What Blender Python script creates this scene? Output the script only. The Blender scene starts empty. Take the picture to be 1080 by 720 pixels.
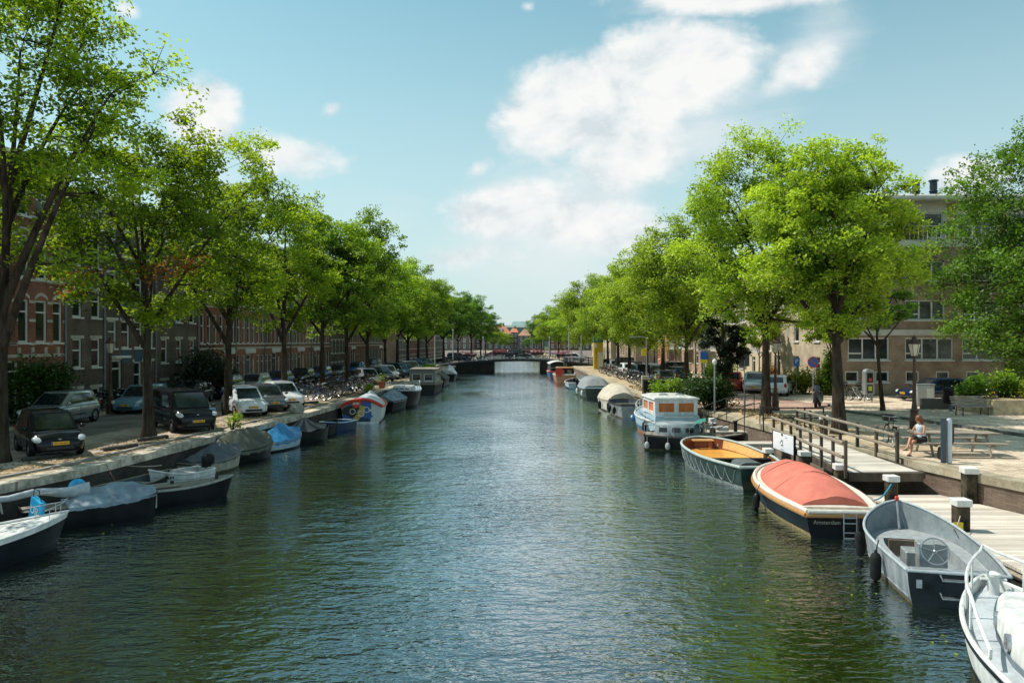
import bpy, bmesh, math, random
import numpy as np
from mathutils import Vector, Matrix, Euler
R = math.radians; PI = math.pi
random.seed(7)
SC = bpy.context.scene
COL = SC.collection
CAM_Z = 5.05; STREET = 1.15; DOCK = 0.30
FPX = 800.0                                   # focal length for a 1080 px wide frame
SUN_AZ = math.atan2(-0.965, 0.26)              # compass angle from +Y, the sun stands left and a little ahead
SUN_EL = R(57)

# ------------------------------------------------------------------ mesh builder
class MB:
    def __init__(s): s.v = []; s.f = []; s.m = []
    def add(s, vs, fs, mi=0):
        n = len(s.v); s.v += [tuple(v) for v in vs]
        s.f += [tuple(i + n for i in f) for f in fs]; s.m += [mi] * len(fs)
        return s
    def quad(s, a, b, c, d, mi=0): return s.add([a, b, c, d], [(0, 1, 2, 3)], mi)
    def box(s, c, d, mi=0, rot=None, taper=1.0, bev=0.0):
        x, y, z = d[0] / 2, d[1] / 2, d[2] / 2
        if bev > 0:
            b = min(bev, x * .9, y * .9, z * .9); vs = []; fs = []
            # chamfered box: 24 verts
            for sx in (-1, 1):
                for sy in (-1, 1):
                    for sz in (-1, 1):
                        vs += [(sx * x, sy * (y - b), sz * (z - b)), (sx * (x - b), sy * y, sz * (z - b)), (sx * (x - b), sy * (y - b), sz * z)]
            def I(sx, sy, sz, k): return (((sx > 0) * 2 + (sy > 0)) * 2 + (sz > 0)) * 3 + k
            for q in (-1, 1):
                fs.append((I(q, -1, -1, 0), I(q, 1, -1, 0), I(q, 1, 1, 0), I(q, -1, 1, 0)))
                fs.append((I(-1, q, -1, 1), I(1, q, -1, 1), I(1, q, 1, 1), I(-1, q, 1, 1)))
                fs.append((I(-1, -1, q, 2), I(1, -1, q, 2), I(1, 1, q, 2), I(-1, 1, q, 2)))
            for p in (-1, 1):
                for q in (-1, 1):
                    fs.append((I(p, q, -1, 0), I(p, q, 1, 0), I(p, q, 1, 1), I(p, q, -1, 1)))
                    fs.append((I(p, -1, q, 0), I(p, 1, q, 0), I(p, 1, q, 2), I(p, -1, q, 2)))
                    fs.append((I(-1, p, q, 1), I(1, p, q, 1), I(1, p, q, 2), I(-1, p, q, 2)))
            for sx in (-1, 1):
                for sy in (-1, 1):
                    for sz in (-1, 1): fs.append((I(sx, sy, sz, 0), I(sx, sy, sz, 1), I(sx, sy, sz, 2)))
        else:
            t = taper
            vs = [(-x, -y, -z), (x, -y, -z), (x, y, -z), (-x, y, -z), (-x * t, -y * t, z), (x * t, -y * t, z), (x * t, y * t, z), (-x * t, y * t, z)]
            fs = [(0, 3, 2, 1), (4, 5, 6, 7), (0, 1, 5, 4), (1, 2, 6, 5), (2, 3, 7, 6), (3, 0, 4, 7)]
        M = Euler(rot).to_matrix() if rot else None
        out = []
        for v in vs:
            v = Vector(v)
            if M: v = M @ v
            out.append(v + Vector(c))
        return s.add(out, fs, mi)
    def loft(s, rings, closed=True, cap0=False, cap1=False, mi=0):
        n = len(rings[0]); vs = [p for r in rings for p in r]; fs = []
        for i in range(len(rings) - 1):
            for j in range(n if closed else n - 1):
                k = (j + 1) % n
                fs.append((i * n + j, i * n + k, (i + 1) * n + k, (i + 1) * n + j))
        if cap0: fs.append(tuple(range(n))[::-1])
        if cap1: fs.append(tuple((len(rings) - 1) * n + j for j in range(n)))
        return s.add(vs, fs, mi)
    def tube(s, pts, r, n=8, cap=True, closed=False, mi=0, flat=1.0):
        pts = [Vector(p) for p in pts]; N = len(pts)
        rs = r if isinstance(r, (list, tuple)) else [r] * N
        rings = []; up = None
        for i, p in enumerate(pts):
            if closed: t = pts[(i + 1) % N] - pts[i - 1]
            else: t = pts[min(i + 1, N - 1)] - pts[max(i - 1, 0)]
            if t.length < 1e-9: t = Vector((0, 0, 1))
            t.normalize()
            if up is None:
                up = Vector((0, 0, 1)) if abs(t.z) < .95 else Vector((1, 0, 0))
            a = t.cross(up)
            if a.length < 1e-6: a = t.orthogonal()
            a.normalize(); b = a.cross(t).normalized(); up = b
            rings.append([p + a * math.cos(2 * PI * k / n) * rs[i] + b * math.sin(2 * PI * k / n) * rs[i] * flat for k in range(n)])
        if closed:
            rings.append(rings[0]); return s.loft(rings, True, mi=mi)
        return s.loft(rings, True, cap, cap, mi)
    def lathe(s, prof, c=(0, 0, 0), n=16, axis='Z', mi=0, cap=True):
        rings = []
        for r_, h in prof:
            ring = []
            for k in range(n):
                a = 2 * PI * k / n; p = (r_ * math.cos(a), r_ * math.sin(a), h)
                if axis == 'Y': p = (p[0], p[2], p[1])
                elif axis == 'X': p = (p[2], p[0], p[1])
                ring.append((p[0] + c[0], p[1] + c[1], p[2] + c[2]))
            rings.append(ring)
        return s.loft(rings, True, cap, cap, mi)
    def ball(s, c, r, n=12, m=8, mi=0):
        r = (r, r, r) if not isinstance(r, (tuple, list)) else r
        rings = []
        for i in range(m + 1):
            a = -PI / 2 + PI * i / m
            rr = max(math.cos(a), .02)
            rings.append([(c[0] + r[0] * rr * math.cos(2 * PI * k / n), c[1] + r[1] * rr * math.sin(2 * PI * k / n), c[2] + r[2] * math.sin(a)) for k in range(n)])
        return s.loft(rings, True, True, True, mi)
    def build(s, name, mat, parent=None, smooth=False, angle=40):
        me = bpy.data.meshes.new(name); me.from_pydata(s.v, [], s.f)
        mats = mat if isinstance(mat, (list, tuple)) else [mat]
        for m in mats: me.materials.append(m)
        if len(mats) > 1: me.polygons.foreach_set('material_index', s.m)
        bm = bmesh.new(); bm.from_mesh(me)
        bmesh.ops.recalc_face_normals(bm, faces=bm.faces)
        if smooth:
            for f in bm.faces: f.smooth = True
            ca = R(angle)
            for e in bm.edges:
                if len(e.link_faces) == 2 and e.calc_face_angle(0) > ca: e.smooth = False
        bm.to_mesh(me); bm.free(); me.update()
        return link(name, me, parent)
def link(name, me, parent=None):
    o = bpy.data.objects.new(name, me); COL.objects.link(o)
    if parent is not None: o.parent = parent
    return o
def tag(o, label=None, cat=None, group=None, kind=None):
    if label: o['label'] = label
    if cat: o['category'] = cat
    if group: o['group'] = group
    if kind: o['kind'] = kind
    return o
def thing(name, label, cat, loc=(0, 0, 0), rz=0.0, group=None):
    o = bpy.data.objects.new(name, None); COL.objects.link(o); o.empty_display_size = .2
    o.location = loc; o.rotation_euler = (0, 0, rz)
    return tag(o, label, cat, group)
def dup(o, loc=None, rz=None, label=None, group=None, parent=None):
    c = o.copy(); COL.objects.link(c)
    if parent is not None: c.parent = parent
    if loc is not None: c.location = loc
    if rz is not None: c.rotation_euler = (0, 0, rz)
    if label: c['label'] = label
    if group: c['group'] = group
    for ch in list(o.children): dup(ch, parent=c)
    return c
def struct(o): o['kind'] = 'structure'; return o
def text_mesh(body, size, mat, name, parent, loc, rot, extrude=.002, scale=(1, 1, 1)):
    cu = bpy.data.curves.new(name, 'FONT'); cu.body = body; cu.size = size; cu.extrude = extrude
    cu.align_x = 'CENTER'; cu.align_y = 'CENTER'
    t = bpy.data.objects.new(name, cu); COL.objects.link(t)
    bpy.context.view_layer.update()
    me = bpy.data.meshes.new_from_object(t.evaluated_get(bpy.context.evaluated_depsgraph_get()))
    bpy.data.objects.remove(t)
    me.materials.clear(); me.materials.append(mat)
    o = link(name, me, parent); o.location = loc; o.rotation_euler = rot; o.scale = scale
    return o

# ------------------------------------------------------------------ materials
def _mat(name):
    m = bpy.data.materials.new(name); m.use_nodes = True
    nt = m.node_tree; nt.nodes.clear()
    out = nt.nodes.new('ShaderNodeOutputMaterial')
    return m, nt, out
def N(nt, t, **kw):
    n = nt.nodes.new(t)
    for k, v in kw.items():
        if k.startswith('_'): setattr(n, k[1:], v)
    return n
def ramp(nt, stops, interp='LINEAR'):
    r_ = nt.nodes.new('ShaderNodeValToRGB'); e = r_.color_ramp.elements; r_.color_ramp.interpolation = interp
    while len(e) < len(stops): e.new(.5)
    for i, (p, c) in enumerate(stops):
        e[i].position = p; e[i].color = (c[0], c[1], c[2], 1)
    return r_
def c4(c): return (c[0], c[1], c[2], 1)
MATS = {}
def pm(name, col, rough=.6, metal=0.0, var=.18, scale=6.0, bump=0.0, bscale=40.0, spec=.5, coat=0.0, stretch=(1, 1, 1), col2=None, detail=4):
    """painted / plain surface: base colour broken up by two scales of noise, dirt and a little bump"""
    if name in MATS: return MATS[name]
    m, nt, out = _mat(name); L = nt.links
    tc = N(nt, 'ShaderNodeTexCoord'); mp = N(nt, 'ShaderNodeMapping'); mp.inputs['Scale'].default_value = stretch
    L.new(tc.outputs['Object'], mp.inputs['Vector'])
    n1 = N(nt, 'ShaderNodeTexNoise'); n1.inputs['Scale'].default_value = scale; n1.inputs['Detail'].default_value = detail; n1.inputs['Roughness'].default_value = .65
    L.new(mp.outputs[0], n1.inputs['Vector'])
    lo = tuple(max(0, c * (1 - var * 1.6)) for c in col); hi = tuple(min(1, c * (1 + var)) for c in (col2 or col))
    rp = ramp(nt, [(.3, lo), (.7, hi)]); L.new(n1.outputs['Fac'], rp.inputs['Fac'])
    b = N(nt, 'ShaderNodeBsdfPrincipled'); L.new(rp.outputs['Color'], b.inputs['Base Color'])
    b.inputs['Metallic'].default_value = metal; b.inputs['Specular IOR Level'].default_value = spec
    b.inputs['Coat Weight'].default_value = coat; b.inputs['Coat Roughness'].default_value = .05
    mr = N(nt, 'ShaderNodeMapRange'); mr.inputs['To Min'].default_value = max(.02, rough - .1); mr.inputs['To Max'].default_value = min(1, rough + .12)
    L.new(n1.outputs['Fac'], mr.inputs['Value']); L.new(mr.outputs[0], b.inputs['Roughness'])
    if bump > 0:
        n2 = N(nt, 'ShaderNodeTexNoise'); n2.inputs['Scale'].default_value = bscale; n2.inputs['Detail'].default_value = 3
        L.new(mp.outputs[0], n2.inputs['Vector'])
        bp = N(nt, 'ShaderNodeBump'); bp.inputs['Strength'].default_value = bump; bp.inputs['Distance'].default_value = .02
        L.new(n2.outputs['Fac'], bp.inputs['Height']); L.new(bp.outputs[0], b.inputs['Normal'])
    L.new(b.outputs[0], out.inputs['Surface']); MATS[name] = m
    return m
def brick(name, c1, c2, mortar, sx=1.0, rough=.85, planar=False, bw=.21, rh=.065, ms=.008):
    if name in MATS: return MATS[name]
    m, nt, out = _mat(name); L = nt.links
    tc = N(nt, 'ShaderNodeTexCoord')
    if planar: vec = tc.outputs['Object']
    else:
        sp = N(nt, 'ShaderNodeSeparateXYZ'); L.new(tc.outputs['Object'], sp.inputs[0])
        ad = N(nt, 'ShaderNodeMath', _operation='ADD'); L.new(sp.outputs[0], ad.inputs[0]); L.new(sp.outputs[1], ad.inputs[1])
        cb = N(nt, 'ShaderNodeCombineXYZ'); L.new(ad.outputs[0], cb.inputs[0]); L.new(sp.outputs[2], cb.inputs[1]); vec = cb.outputs[0]
    bt = N(nt, 'ShaderNodeTexBrick'); bt.inputs['Scale'].default_value = sx; L.new(vec, bt.inputs['Vector'])
    bt.inputs['Color1'].default_value = c4(c1); bt.inputs['Color2'].default_value = c4(c2); bt.inputs['Mortar'].default_value = c4(mortar)
    bt.inputs['Brick Width'].default_value = bw; bt.inputs['Row Height'].default_value = rh; bt.inputs['Mortar Size'].default_value = ms; bt.inputs['Bias'].default_value = 0
    n1 = N(nt, 'ShaderNodeTexNoise'); n1.inputs['Scale'].default_value = .9; n1.inputs['Detail'].default_value = 6; L.new(tc.outputs['Object'], n1.inputs['Vector'])
    mr = N(nt, 'ShaderNodeMapRange'); mr.inputs['From Min'].default_value = .3; mr.inputs['From Max'].default_value = .7; mr.inputs['To Min'].default_value = .62; mr.inputs['To Max'].default_value = 1.25
    L.new(n1.outputs['Fac'], mr.inputs['Value'])
    mx = N(nt, 'ShaderNodeVectorMath', _operation='SCALE'); L.new(bt.outputs['Color'], mx.inputs[0]); L.new(mr.outputs[0], mx.inputs['Scale'])
    b = N(nt, 'ShaderNodeBsdfPrincipled'); b.inputs['Roughness'].default_value = rough; b.inputs['Specular IOR Level'].default_value = .25
    L.new(mx.outputs[0], b.inputs['Base Color'])
    bp = N(nt, 'ShaderNodeBump'); bp.inputs['Strength'].default_value = .5; bp.inputs['Distance'].default_value = .01; bp.invert = True
    L.new(bt.outputs['Fac'], bp.inputs['Height']); L.new(bp.outputs[0], b.inputs['Normal'])
    L.new(b.outputs[0], out.inputs['Surface']); MATS[name] = m
    return m
def planks(name, col, across='X', width=.14, rough=.75, var=.35, gap=.07, gloss=0):
    """boards running along one axis: per-board tone, dark gaps, grain"""
    if name in MATS: return MATS[name]
    m, nt, out = _mat(name); L = nt.links
    tc = N(nt, 'ShaderNodeTexCoord'); sp = N(nt, 'ShaderNodeSeparateXYZ'); L.new(tc.outputs['Object'], sp.inputs[0])
    k = {'X': 0, 'Y': 1, 'Z': 2}[across]
    dv = N(nt, 'ShaderNodeMath', _operation='DIVIDE'); L.new(sp.outputs[k], dv.inputs[0]); dv.inputs[1].default_value = width
    fl = N(nt, 'ShaderNodeMath', _operation='FLOOR'); L.new(dv.outputs[0], fl.inputs[0])
    fr = N(nt, 'ShaderNodeMath', _operation='FRACT'); L.new(dv.outputs[0], fr.inputs[0])
    wn = N(nt, 'ShaderNodeTexWhiteNoise', _noise_dimensions='1D'); L.new(fl.outputs[0], wn.inputs['W'])
    mp = N(nt, 'ShaderNodeMapping'); sc = [2.0, 2.0, 2.0]; sc[k] = 40.0; mp.inputs['Scale'].default_value = sc; L.new(tc.outputs['Object'], mp.inputs[0])
    ng = N(nt, 'ShaderNodeTexNoise'); ng.inputs['Scale'].default_value = 1.0; ng.inputs['Detail'].default_value = 6; L.new(mp.outputs[0], ng.inputs['Vector'])
    nb = N(nt, 'ShaderNodeTexNoise'); nb.inputs['Scale'].default_value = 1.1; nb.inputs['Detail'].default_value = 4; L.new(tc.outputs['Object'], nb.inputs['Vector'])
    a = N(nt, 'ShaderNodeMath', _operation='MULTIPLY_ADD'); L.new(wn.outputs['Value'], a.inputs[0]); a.inputs[1].default_value = var; a.inputs[2].default_value = 1 - var * .95
    a2 = N(nt, 'ShaderNodeMath', _operation='MULTIPLY_ADD'); L.new(ng.outputs['Fac'], a2.inputs[0]); a2.inputs[1].default_value = var; L.new(a.outputs[0], a2.inputs[2])
    a3 = N(nt, 'ShaderNodeMath', _operation='MULTIPLY_ADD'); L.new(nb.outputs['Fac'], a3.inputs[0]); a3.inputs[1].default_value = .5; L.new(a2.outputs[0], a3.inputs[2])
    a4 = N(nt, 'ShaderNodeMath', _operation='SUBTRACT'); L.new(a3.outputs[0], a4.inputs[0]); a4.inputs[1].default_value = .25
    ga = N(nt, 'ShaderNodeMath', _operation='GREATER_THAN'); L.new(fr.outputs[0], ga.inputs[0]); ga.inputs[1].default_value = gap
    gm = N(nt, 'ShaderNodeMath', _operation='MULTIPLY_ADD'); L.new(ga.outputs[0], gm.inputs[0]); gm.inputs[1].default_value = .8; gm.inputs[2].default_value = .2
    g2 = N(nt, 'ShaderNodeMath', _operation='MULTIPLY'); L.new(a4.outputs[0], g2.inputs[0]); L.new(gm.outputs[0], g2.inputs[1])
    cs = N(nt, 'ShaderNodeVectorMath', _operation='SCALE'); cs.inputs[0].default_value = col; L.new(g2.outputs[0], cs.inputs['Scale'])
    b = N(nt, 'ShaderNodeBsdfPrincipled'); b.inputs['Roughness'].default_value = rough; L.new(cs.outputs[0], b.inputs['Base Color'])
    b.inputs['Coat Weight'].default_value = gloss; b.inputs['Coat Roughness'].default_value = .15
    bp = N(nt, 'ShaderNodeBump'); bp.inputs['Strength'].default_value = .4; bp.inputs['Distance'].default_value = .008
    L.new(g2.outputs[0], bp.inputs['Height']); L.new(bp.outputs[0], b.inputs['Normal'])
    L.new(b.outputs[0], out.inputs['Surface']); MATS[name] = m
    return m
def ground_mat(name, c1, c2, scale=1.2, fine=60, rough=.9, bricks=None, c3=None):
    """pavings and earth: big stains + fine grain, optionally a paver joint pattern"""
    if name in MATS: return MATS[name]
    m, nt, out = _mat(name); L = nt.links
    tc = N(nt, 'ShaderNodeTexCoord')
    n1 = N(nt, 'ShaderNodeTexNoise'); n1.inputs['Scale'].default_value = scale; n1.inputs['Detail'].default_value = 8; n1.inputs['Roughness'].default_value = .7
    L.new(tc.outputs['Object'], n1.inputs['Vector'])
    st = [(.38, c1), (.60, c2)] + ([(.72, c3)] if c3 else [])
    rp = ramp(nt, st); L.new(n1.outputs['Fac'], rp.inputs['Fac'])
    n2 = N(nt, 'ShaderNodeTexNoise'); n2.inputs['Scale'].default_value = fine; n2.inputs['Detail'].default_value = 3; L.new(tc.outputs['Object'], n2.inputs['Vector'])
    mr = N(nt, 'ShaderNodeMapRange'); mr.inputs['From Min'].default_value = .3; mr.inputs['From Max'].default_value = .7; mr.inputs['To Min'].default_value = .75; mr.inputs['To Max'].default_value = 1.2
    L.new(n2.outputs['Fac'], mr.inputs['Value'])
    sc = N(nt, 'ShaderNodeVectorMath', _operation='SCALE'); L.new(rp.outputs['Color'], sc.inputs[0]); L.new(mr.outputs[0], sc.inputs['Scale'])
    col = sc.outputs[0]; h = n2.outputs['Fac']
    if bricks:
        bt = N(nt, 'ShaderNodeTexBrick'); bt.inputs['Scale'].default_value = 1; L.new(tc.outputs['Object'], bt.inputs['Vector'])
        bt.inputs['Brick Width'].default_value = bricks[0]; bt.inputs['Row Height'].default_value = bricks[1]; bt.inputs['Mortar Size'].default_value = bricks[2]
        bt.inputs['Color1'].default_value = (.8, .8, .8, 1); bt.inputs['Color2'].default_value = (1.1, 1.08, 1.05, 1); bt.inputs['Mortar'].default_value = (.45, .43, .4, 1)
        mu = N(nt, 'ShaderNodeVectorMath', _operation='MULTIPLY'); L.new(col, mu.inputs[0]); L.new(bt.outputs['Color'], mu.inputs[1]); col = mu.outputs[0]
    b = N(nt, 'ShaderNodeBsdfPrincipled'); b.inputs['Roughness'].default_value = rough; b.inputs['Specular IOR Level'].default_value = .2
    L.new(col, b.inputs['Base Color'])
    bp = N(nt, 'ShaderNodeBump'); bp.inputs['Strength'].default_value = .35; bp.inputs['Distance'].default_value = .02
    L.new(h, bp.inputs['Height']); L.new(bp.outputs[0], b.inputs['Normal'])
    L.new(b.outputs[0], out.inputs['Surface']); MATS[name] = m
    return m
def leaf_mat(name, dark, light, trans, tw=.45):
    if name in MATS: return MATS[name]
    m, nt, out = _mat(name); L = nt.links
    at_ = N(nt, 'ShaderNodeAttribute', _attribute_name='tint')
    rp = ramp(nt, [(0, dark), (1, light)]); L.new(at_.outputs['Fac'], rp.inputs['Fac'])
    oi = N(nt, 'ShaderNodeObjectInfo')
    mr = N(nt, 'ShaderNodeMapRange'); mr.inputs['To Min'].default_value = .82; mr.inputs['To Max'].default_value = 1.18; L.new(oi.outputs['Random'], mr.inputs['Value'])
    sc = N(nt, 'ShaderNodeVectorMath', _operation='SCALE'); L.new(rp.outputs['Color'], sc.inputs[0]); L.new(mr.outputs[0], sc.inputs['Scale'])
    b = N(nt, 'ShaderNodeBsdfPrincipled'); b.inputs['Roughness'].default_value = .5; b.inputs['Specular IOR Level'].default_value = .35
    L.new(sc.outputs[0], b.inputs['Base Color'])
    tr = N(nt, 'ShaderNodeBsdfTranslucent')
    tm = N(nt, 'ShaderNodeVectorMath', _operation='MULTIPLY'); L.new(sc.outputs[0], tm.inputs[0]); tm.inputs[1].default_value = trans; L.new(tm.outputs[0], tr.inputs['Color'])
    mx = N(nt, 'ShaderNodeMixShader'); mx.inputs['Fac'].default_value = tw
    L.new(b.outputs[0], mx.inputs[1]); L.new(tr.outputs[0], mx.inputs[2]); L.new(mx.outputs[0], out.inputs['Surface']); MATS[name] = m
    return m

BARK = pm('bark', (.055, .042, .03), .95, var=.5, scale=5, bump=.9, bscale=14, stretch=(1, 1, .25), spec=.1)
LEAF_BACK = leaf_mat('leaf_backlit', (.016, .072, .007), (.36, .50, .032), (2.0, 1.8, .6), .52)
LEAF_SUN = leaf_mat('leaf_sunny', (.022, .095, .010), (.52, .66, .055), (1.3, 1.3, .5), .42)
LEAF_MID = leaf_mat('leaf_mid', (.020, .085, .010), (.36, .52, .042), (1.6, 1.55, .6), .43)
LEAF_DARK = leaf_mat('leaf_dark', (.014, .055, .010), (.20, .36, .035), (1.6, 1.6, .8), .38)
LEAF_COPPER = leaf_mat('leaf_copper', (.010, .018, .010), (.035, .055, .022), (1.4, 1.2, .8), .25)
LEAF_HEDGE = leaf_mat('leaf_hedge', (.010, .034, .008), (.07, .14, .022), (1.5, 1.5, .8), .3)
LEAF_YEL = leaf_mat('leaf_yellow', (.10, .15, .015), (.30, .34, .03), (1.4, 1.3, .8), .4)
LEAF_RUST = leaf_mat('leaf_rust', (.16, .06, .012), (.32, .15, .03), (1.4, 1.3, .8), .4)
GLASS = pm('window_glass', (.018, .024, .028), .04, var=.5, scale=.6, spec=.8)
GLASS_CURT = pm('window_glass_curtained', (.12, .13, .13), .12, var=.5, scale=1.5, spec=.6)
WHITE = pm('white_paint', (.74, .73, .69), .45, var=.09, scale=5)
CREAM = pm('cream_paint', (.62, .58, .48), .5, var=.12, scale=4)
STONE = pm('cream_sandstone', (.52, .48, .40), .8, var=.2, scale=3, bump=.3)
DARKDOOR = pm('dark_green_paint', (.012, .02, .018), .3, var=.3, scale=3)
BLUEP = pm('blue_panel_paint', (.05, .11, .17), .45, var=.2, scale=3)
BLACK = pm('black_paint', (.010, .010, .011), .45, spec=.25, var=.3, scale=5)
RUBBER = pm('black_rubber', (.014, .014, .015), .7, spec=.2, var=.3, scale=9)
IRON = pm('dark_iron', (.03, .027, .025), .55, metal=.3, var=.4, scale=12, bump=.2)
STEEL = pm('brushed_steel', (.55, .56, .57), .3, metal=.9, var=.12, scale=14)
GREYMET = pm('grey_metal', (.33, .35, .36), .45, metal=.5, var=.15, scale=6)
# ------------------------------------------------------------------ camera, sun, sky
cam = bpy.data.cameras.new('camera'); cam.sensor_width = 36; cam.lens = FPX / 1080 * 36; cam.clip_end = 4000; cam.clip_start = .1
co = bpy.data.objects.new('camera', cam); COL.objects.link(co); co.location = (0, 0, CAM_Z); co.rotation_euler = (R(90), 0, 0); SC.camera = co
sl = bpy.data.lights.new('sun', 'SUN'); sl.energy = 5.0; sl.angle = R(.5); sl.color = (1.0, .95, .86)
so = bpy.data.objects.new('sun', sl); COL.objects.link(so)
SUN_DIR = Vector((math.sin(SUN_AZ) * math.cos(SUN_EL), math.cos(SUN_AZ) * math.cos(SUN_EL), math.sin(SUN_EL)))
so.rotation_euler = SUN_DIR.to_track_quat('Z', 'Y').to_euler(); so.location = (-60, 40, 80)
SC.view_settings.view_transform = 'Standard'; SC.view_settings.look = 'None'; SC.view_settings.exposure = 0; SC.view_settings.gamma = 1
SC.cycles.max_bounces = 5; SC.cycles.transmission_bounces = 3; SC.cycles.diffuse_bounces = 2; SC.cycles.glossy_bounces = 2; SC.cycles.adaptive_threshold = .02
SC.cycles.sample_clamp_indirect = 6

def build_world():
    w = bpy.data.worlds.new('World'); SC.world = w; w.use_nodes = True
    nt = w.node_tree; nt.nodes.clear(); L = nt.links
    out = N(nt, 'ShaderNodeOutputWorld'); bg = N(nt, 'ShaderNodeBackground'); bg.inputs['Strength'].default_value = .1
    L.new(bg.outputs[0], out.inputs['Surface'])
    sky = N(nt, 'ShaderNodeTexSky', _sky_type='NISHITA'); sky.sun_disc = False; sky.sun_elevation = SUN_EL; sky.sun_rotation = SUN_AZ
    sky.air_density = 1.0; sky.dust_density = .6; sky.ozone_density = 1.0
    tint = N(nt, 'ShaderNodeVectorMath', _operation='MULTIPLY'); L.new(sky.outputs[0], tint.inputs[0]); tint.inputs[1].default_value = SKY_TINT
    tc = N(nt, 'ShaderNodeTexCoord'); sp = N(nt, 'ShaderNodeSeparateXYZ'); L.new(tc.outputs['Generated'], sp.inputs[0])
    def M(op, a, b=None, c=None, clamp=False):
        n = N(nt, 'ShaderNodeMath', _operation=op); n.use_clamp = clamp
        for i, x in enumerate((a, b, c)):
            if x is None: continue
            if isinstance(x, (int, float)): n.inputs[i].default_value = x
            else: L.new(x, n.inputs[i])
        return n.outputs[0]
    az = M('ARCTAN2', sp.outputs[0], sp.outputs[1]); el = M('ARCSINE', sp.outputs[2])
    cb = N(nt, 'ShaderNodeCombineXYZ'); L.new(az, cb.inputs[0]); L.new(el, cb.inputs[1])
    def noise(scale, det, off=(0, 0, 0), sc=(1, 1.5, 1), dist=0):
        mp = N(nt, 'ShaderNodeMapping'); mp.inputs['Location'].default_value = off; mp.inputs['Scale'].default_value = sc
        L.new(cb.outputs[0], mp.inputs[0])
        n = N(nt, 'ShaderNodeTexNoise'); n.inputs['Scale'].default_value = scale; n.inputs['Detail'].default_value = det; n.inputs['Roughness'].default_value = .58; n.inputs['Distortion'].default_value = dist
        L.new(mp.outputs[0], n.inputs['Vector']); return n.outputs['Fac']
    nb = noise(9, 8, dist=.3); nf = noise(30, 5, (3, 1, 0)); nw = noise(6, 5, (7, 2, 0), (1, 2.6, 1), .8)
    # cloud banks: (azimuth, elevation, half width, half height, tilt) in degrees of sky
    def bank(a, e, wa, we, tilt=0, amp=1.0, p=1.0):
        dx = M('SUBTRACT', az, R(a)); dy = M('SUBTRACT', el, R(e)); ct, s_ = math.cos(R(tilt)), math.sin(R(tilt))
        u = M('DIVIDE', M('ADD', M('MULTIPLY', dx, ct), M('MULTIPLY', dy, s_)), R(wa))
        v = M('DIVIDE', M('SUBTRACT', M('MULTIPLY', dy, ct), M('MULTIPLY', dx, s_)), R(we))
        d = M('SQRT', M('ADD', M('MULTIPLY', u, u), M('MULTIPLY', v, v)))
        return M('MULTIPLY', M('SUBTRACT', 1.0, d, None, True), amp)
    def mx(lst):
        r_ = lst[0]
        for x in lst[1:]: r_ = M('MAXIMUM', r_, x)
        return r_
    CB = [bank(*b) for b in CLOUD_BANKS]; mask = mx(CB)
    dens = M('ADD', M('ADD', M('MULTIPLY', mask, 2.3), M('MULTIPLY', M('SUBTRACT', nb, .5), 1.35)), M('MULTIPLY', M('SUBTRACT', nf, .5), .8))
    cover = N(nt, 'ShaderNodeMapRange', _interpolation_type='SMOOTHSTEP'); L.new(dens, cover.inputs['Value']); cover.inputs['From Min'].default_value = .34; cover.inputs['From Max'].default_value = 1.12
    cov = M('MULTIPLY', cover.outputs[0], M('GREATER_THAN', mask, .001))
    # thin wisps and the veil low over the canal
    WB = mx([bank(*b) for b in WISP_BANKS])
    wis = N(nt, 'ShaderNodeMapRange', _interpolation_type='SMOOTHSTEP'); L.new(M('ADD', M('MULTIPLY', WB, 1.2), M('SUBTRACT', nw, .5)), wis.inputs['Value']); wis.inputs['From Min'].default_value = .25; wis.inputs['From Max'].default_value = 1.1
    # a scatter of small fair-weather clouds over the rest of the dome (seen only in reflections)
    hi = noise(3.5, 5, (11, 5, 0), (1, 1.2, 1)); oth = N(nt, 'ShaderNodeMapRange', _interpolation_type='SMOOTHSTEP'); L.new(hi, oth.inputs['Value']); oth.inputs['From Min'].default_value = .50; oth.inputs['From Max'].default_value = .68
    far = N(nt, 'ShaderNodeMapRange'); L.new(el, far.inputs['Value']); far.inputs['From Min'].default_value = R(27); far.inputs['From Max'].default_value = R(38)
    cov2 = M('MULTIPLY', oth.outputs[0], far.outputs[0])
    haze = N(nt, 'ShaderNodeMapRange', _interpolation_type='SMOOTHSTEP'); L.new(el, haze.inputs['Value']); haze.inputs['From Min'].default_value = R(31); haze.inputs['From Max'].default_value = R(-4); haze.inputs['To Max'].default_value = .92
    veil = N(nt, 'ShaderNodeMix', _data_type='RGBA'); L.new(haze.outputs[0], veil.inputs['Factor']); L.new(tint.outputs[0], veil.inputs['A']); veil.inputs['B'].default_value = HAZE_COL
    # cloud light: lit where the density falls off towards the sun, grey in the thick parts
    nb2 = noise(9, 5, (.022, -.03, 0), dist=.3)
    lit = M('ADD', M('MULTIPLY', M('SUBTRACT', nb, nb2), 3.2), .62)
    ccr = ramp(nt, [(.15, CLOUD_SHADE), (.55, CLOUD_MID), (.95, CLOUD_LIT)])
    L.new(M('ADD', lit, M('MULTIPLY', M('SUBTRACT', el, R(13)), 1.2)), ccr.inputs['Fac'])
    cs = N(nt, 'ShaderNodeVectorMath', _operation='SCALE'); L.new(ccr.outputs['Color'], cs.inputs[0]); cs.inputs['Scale'].default_value = 10.0
    m1 = N(nt, 'ShaderNodeMix', _data_type='RGBA'); L.new(M('MULTIPLY', wis.outputs[0], .75), m1.inputs['Factor']); L.new(veil.outputs['Result'], m1.inputs['A']); m1.inputs['B'].default_value = (8.2, 8.7, 8.9, 1)
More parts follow.
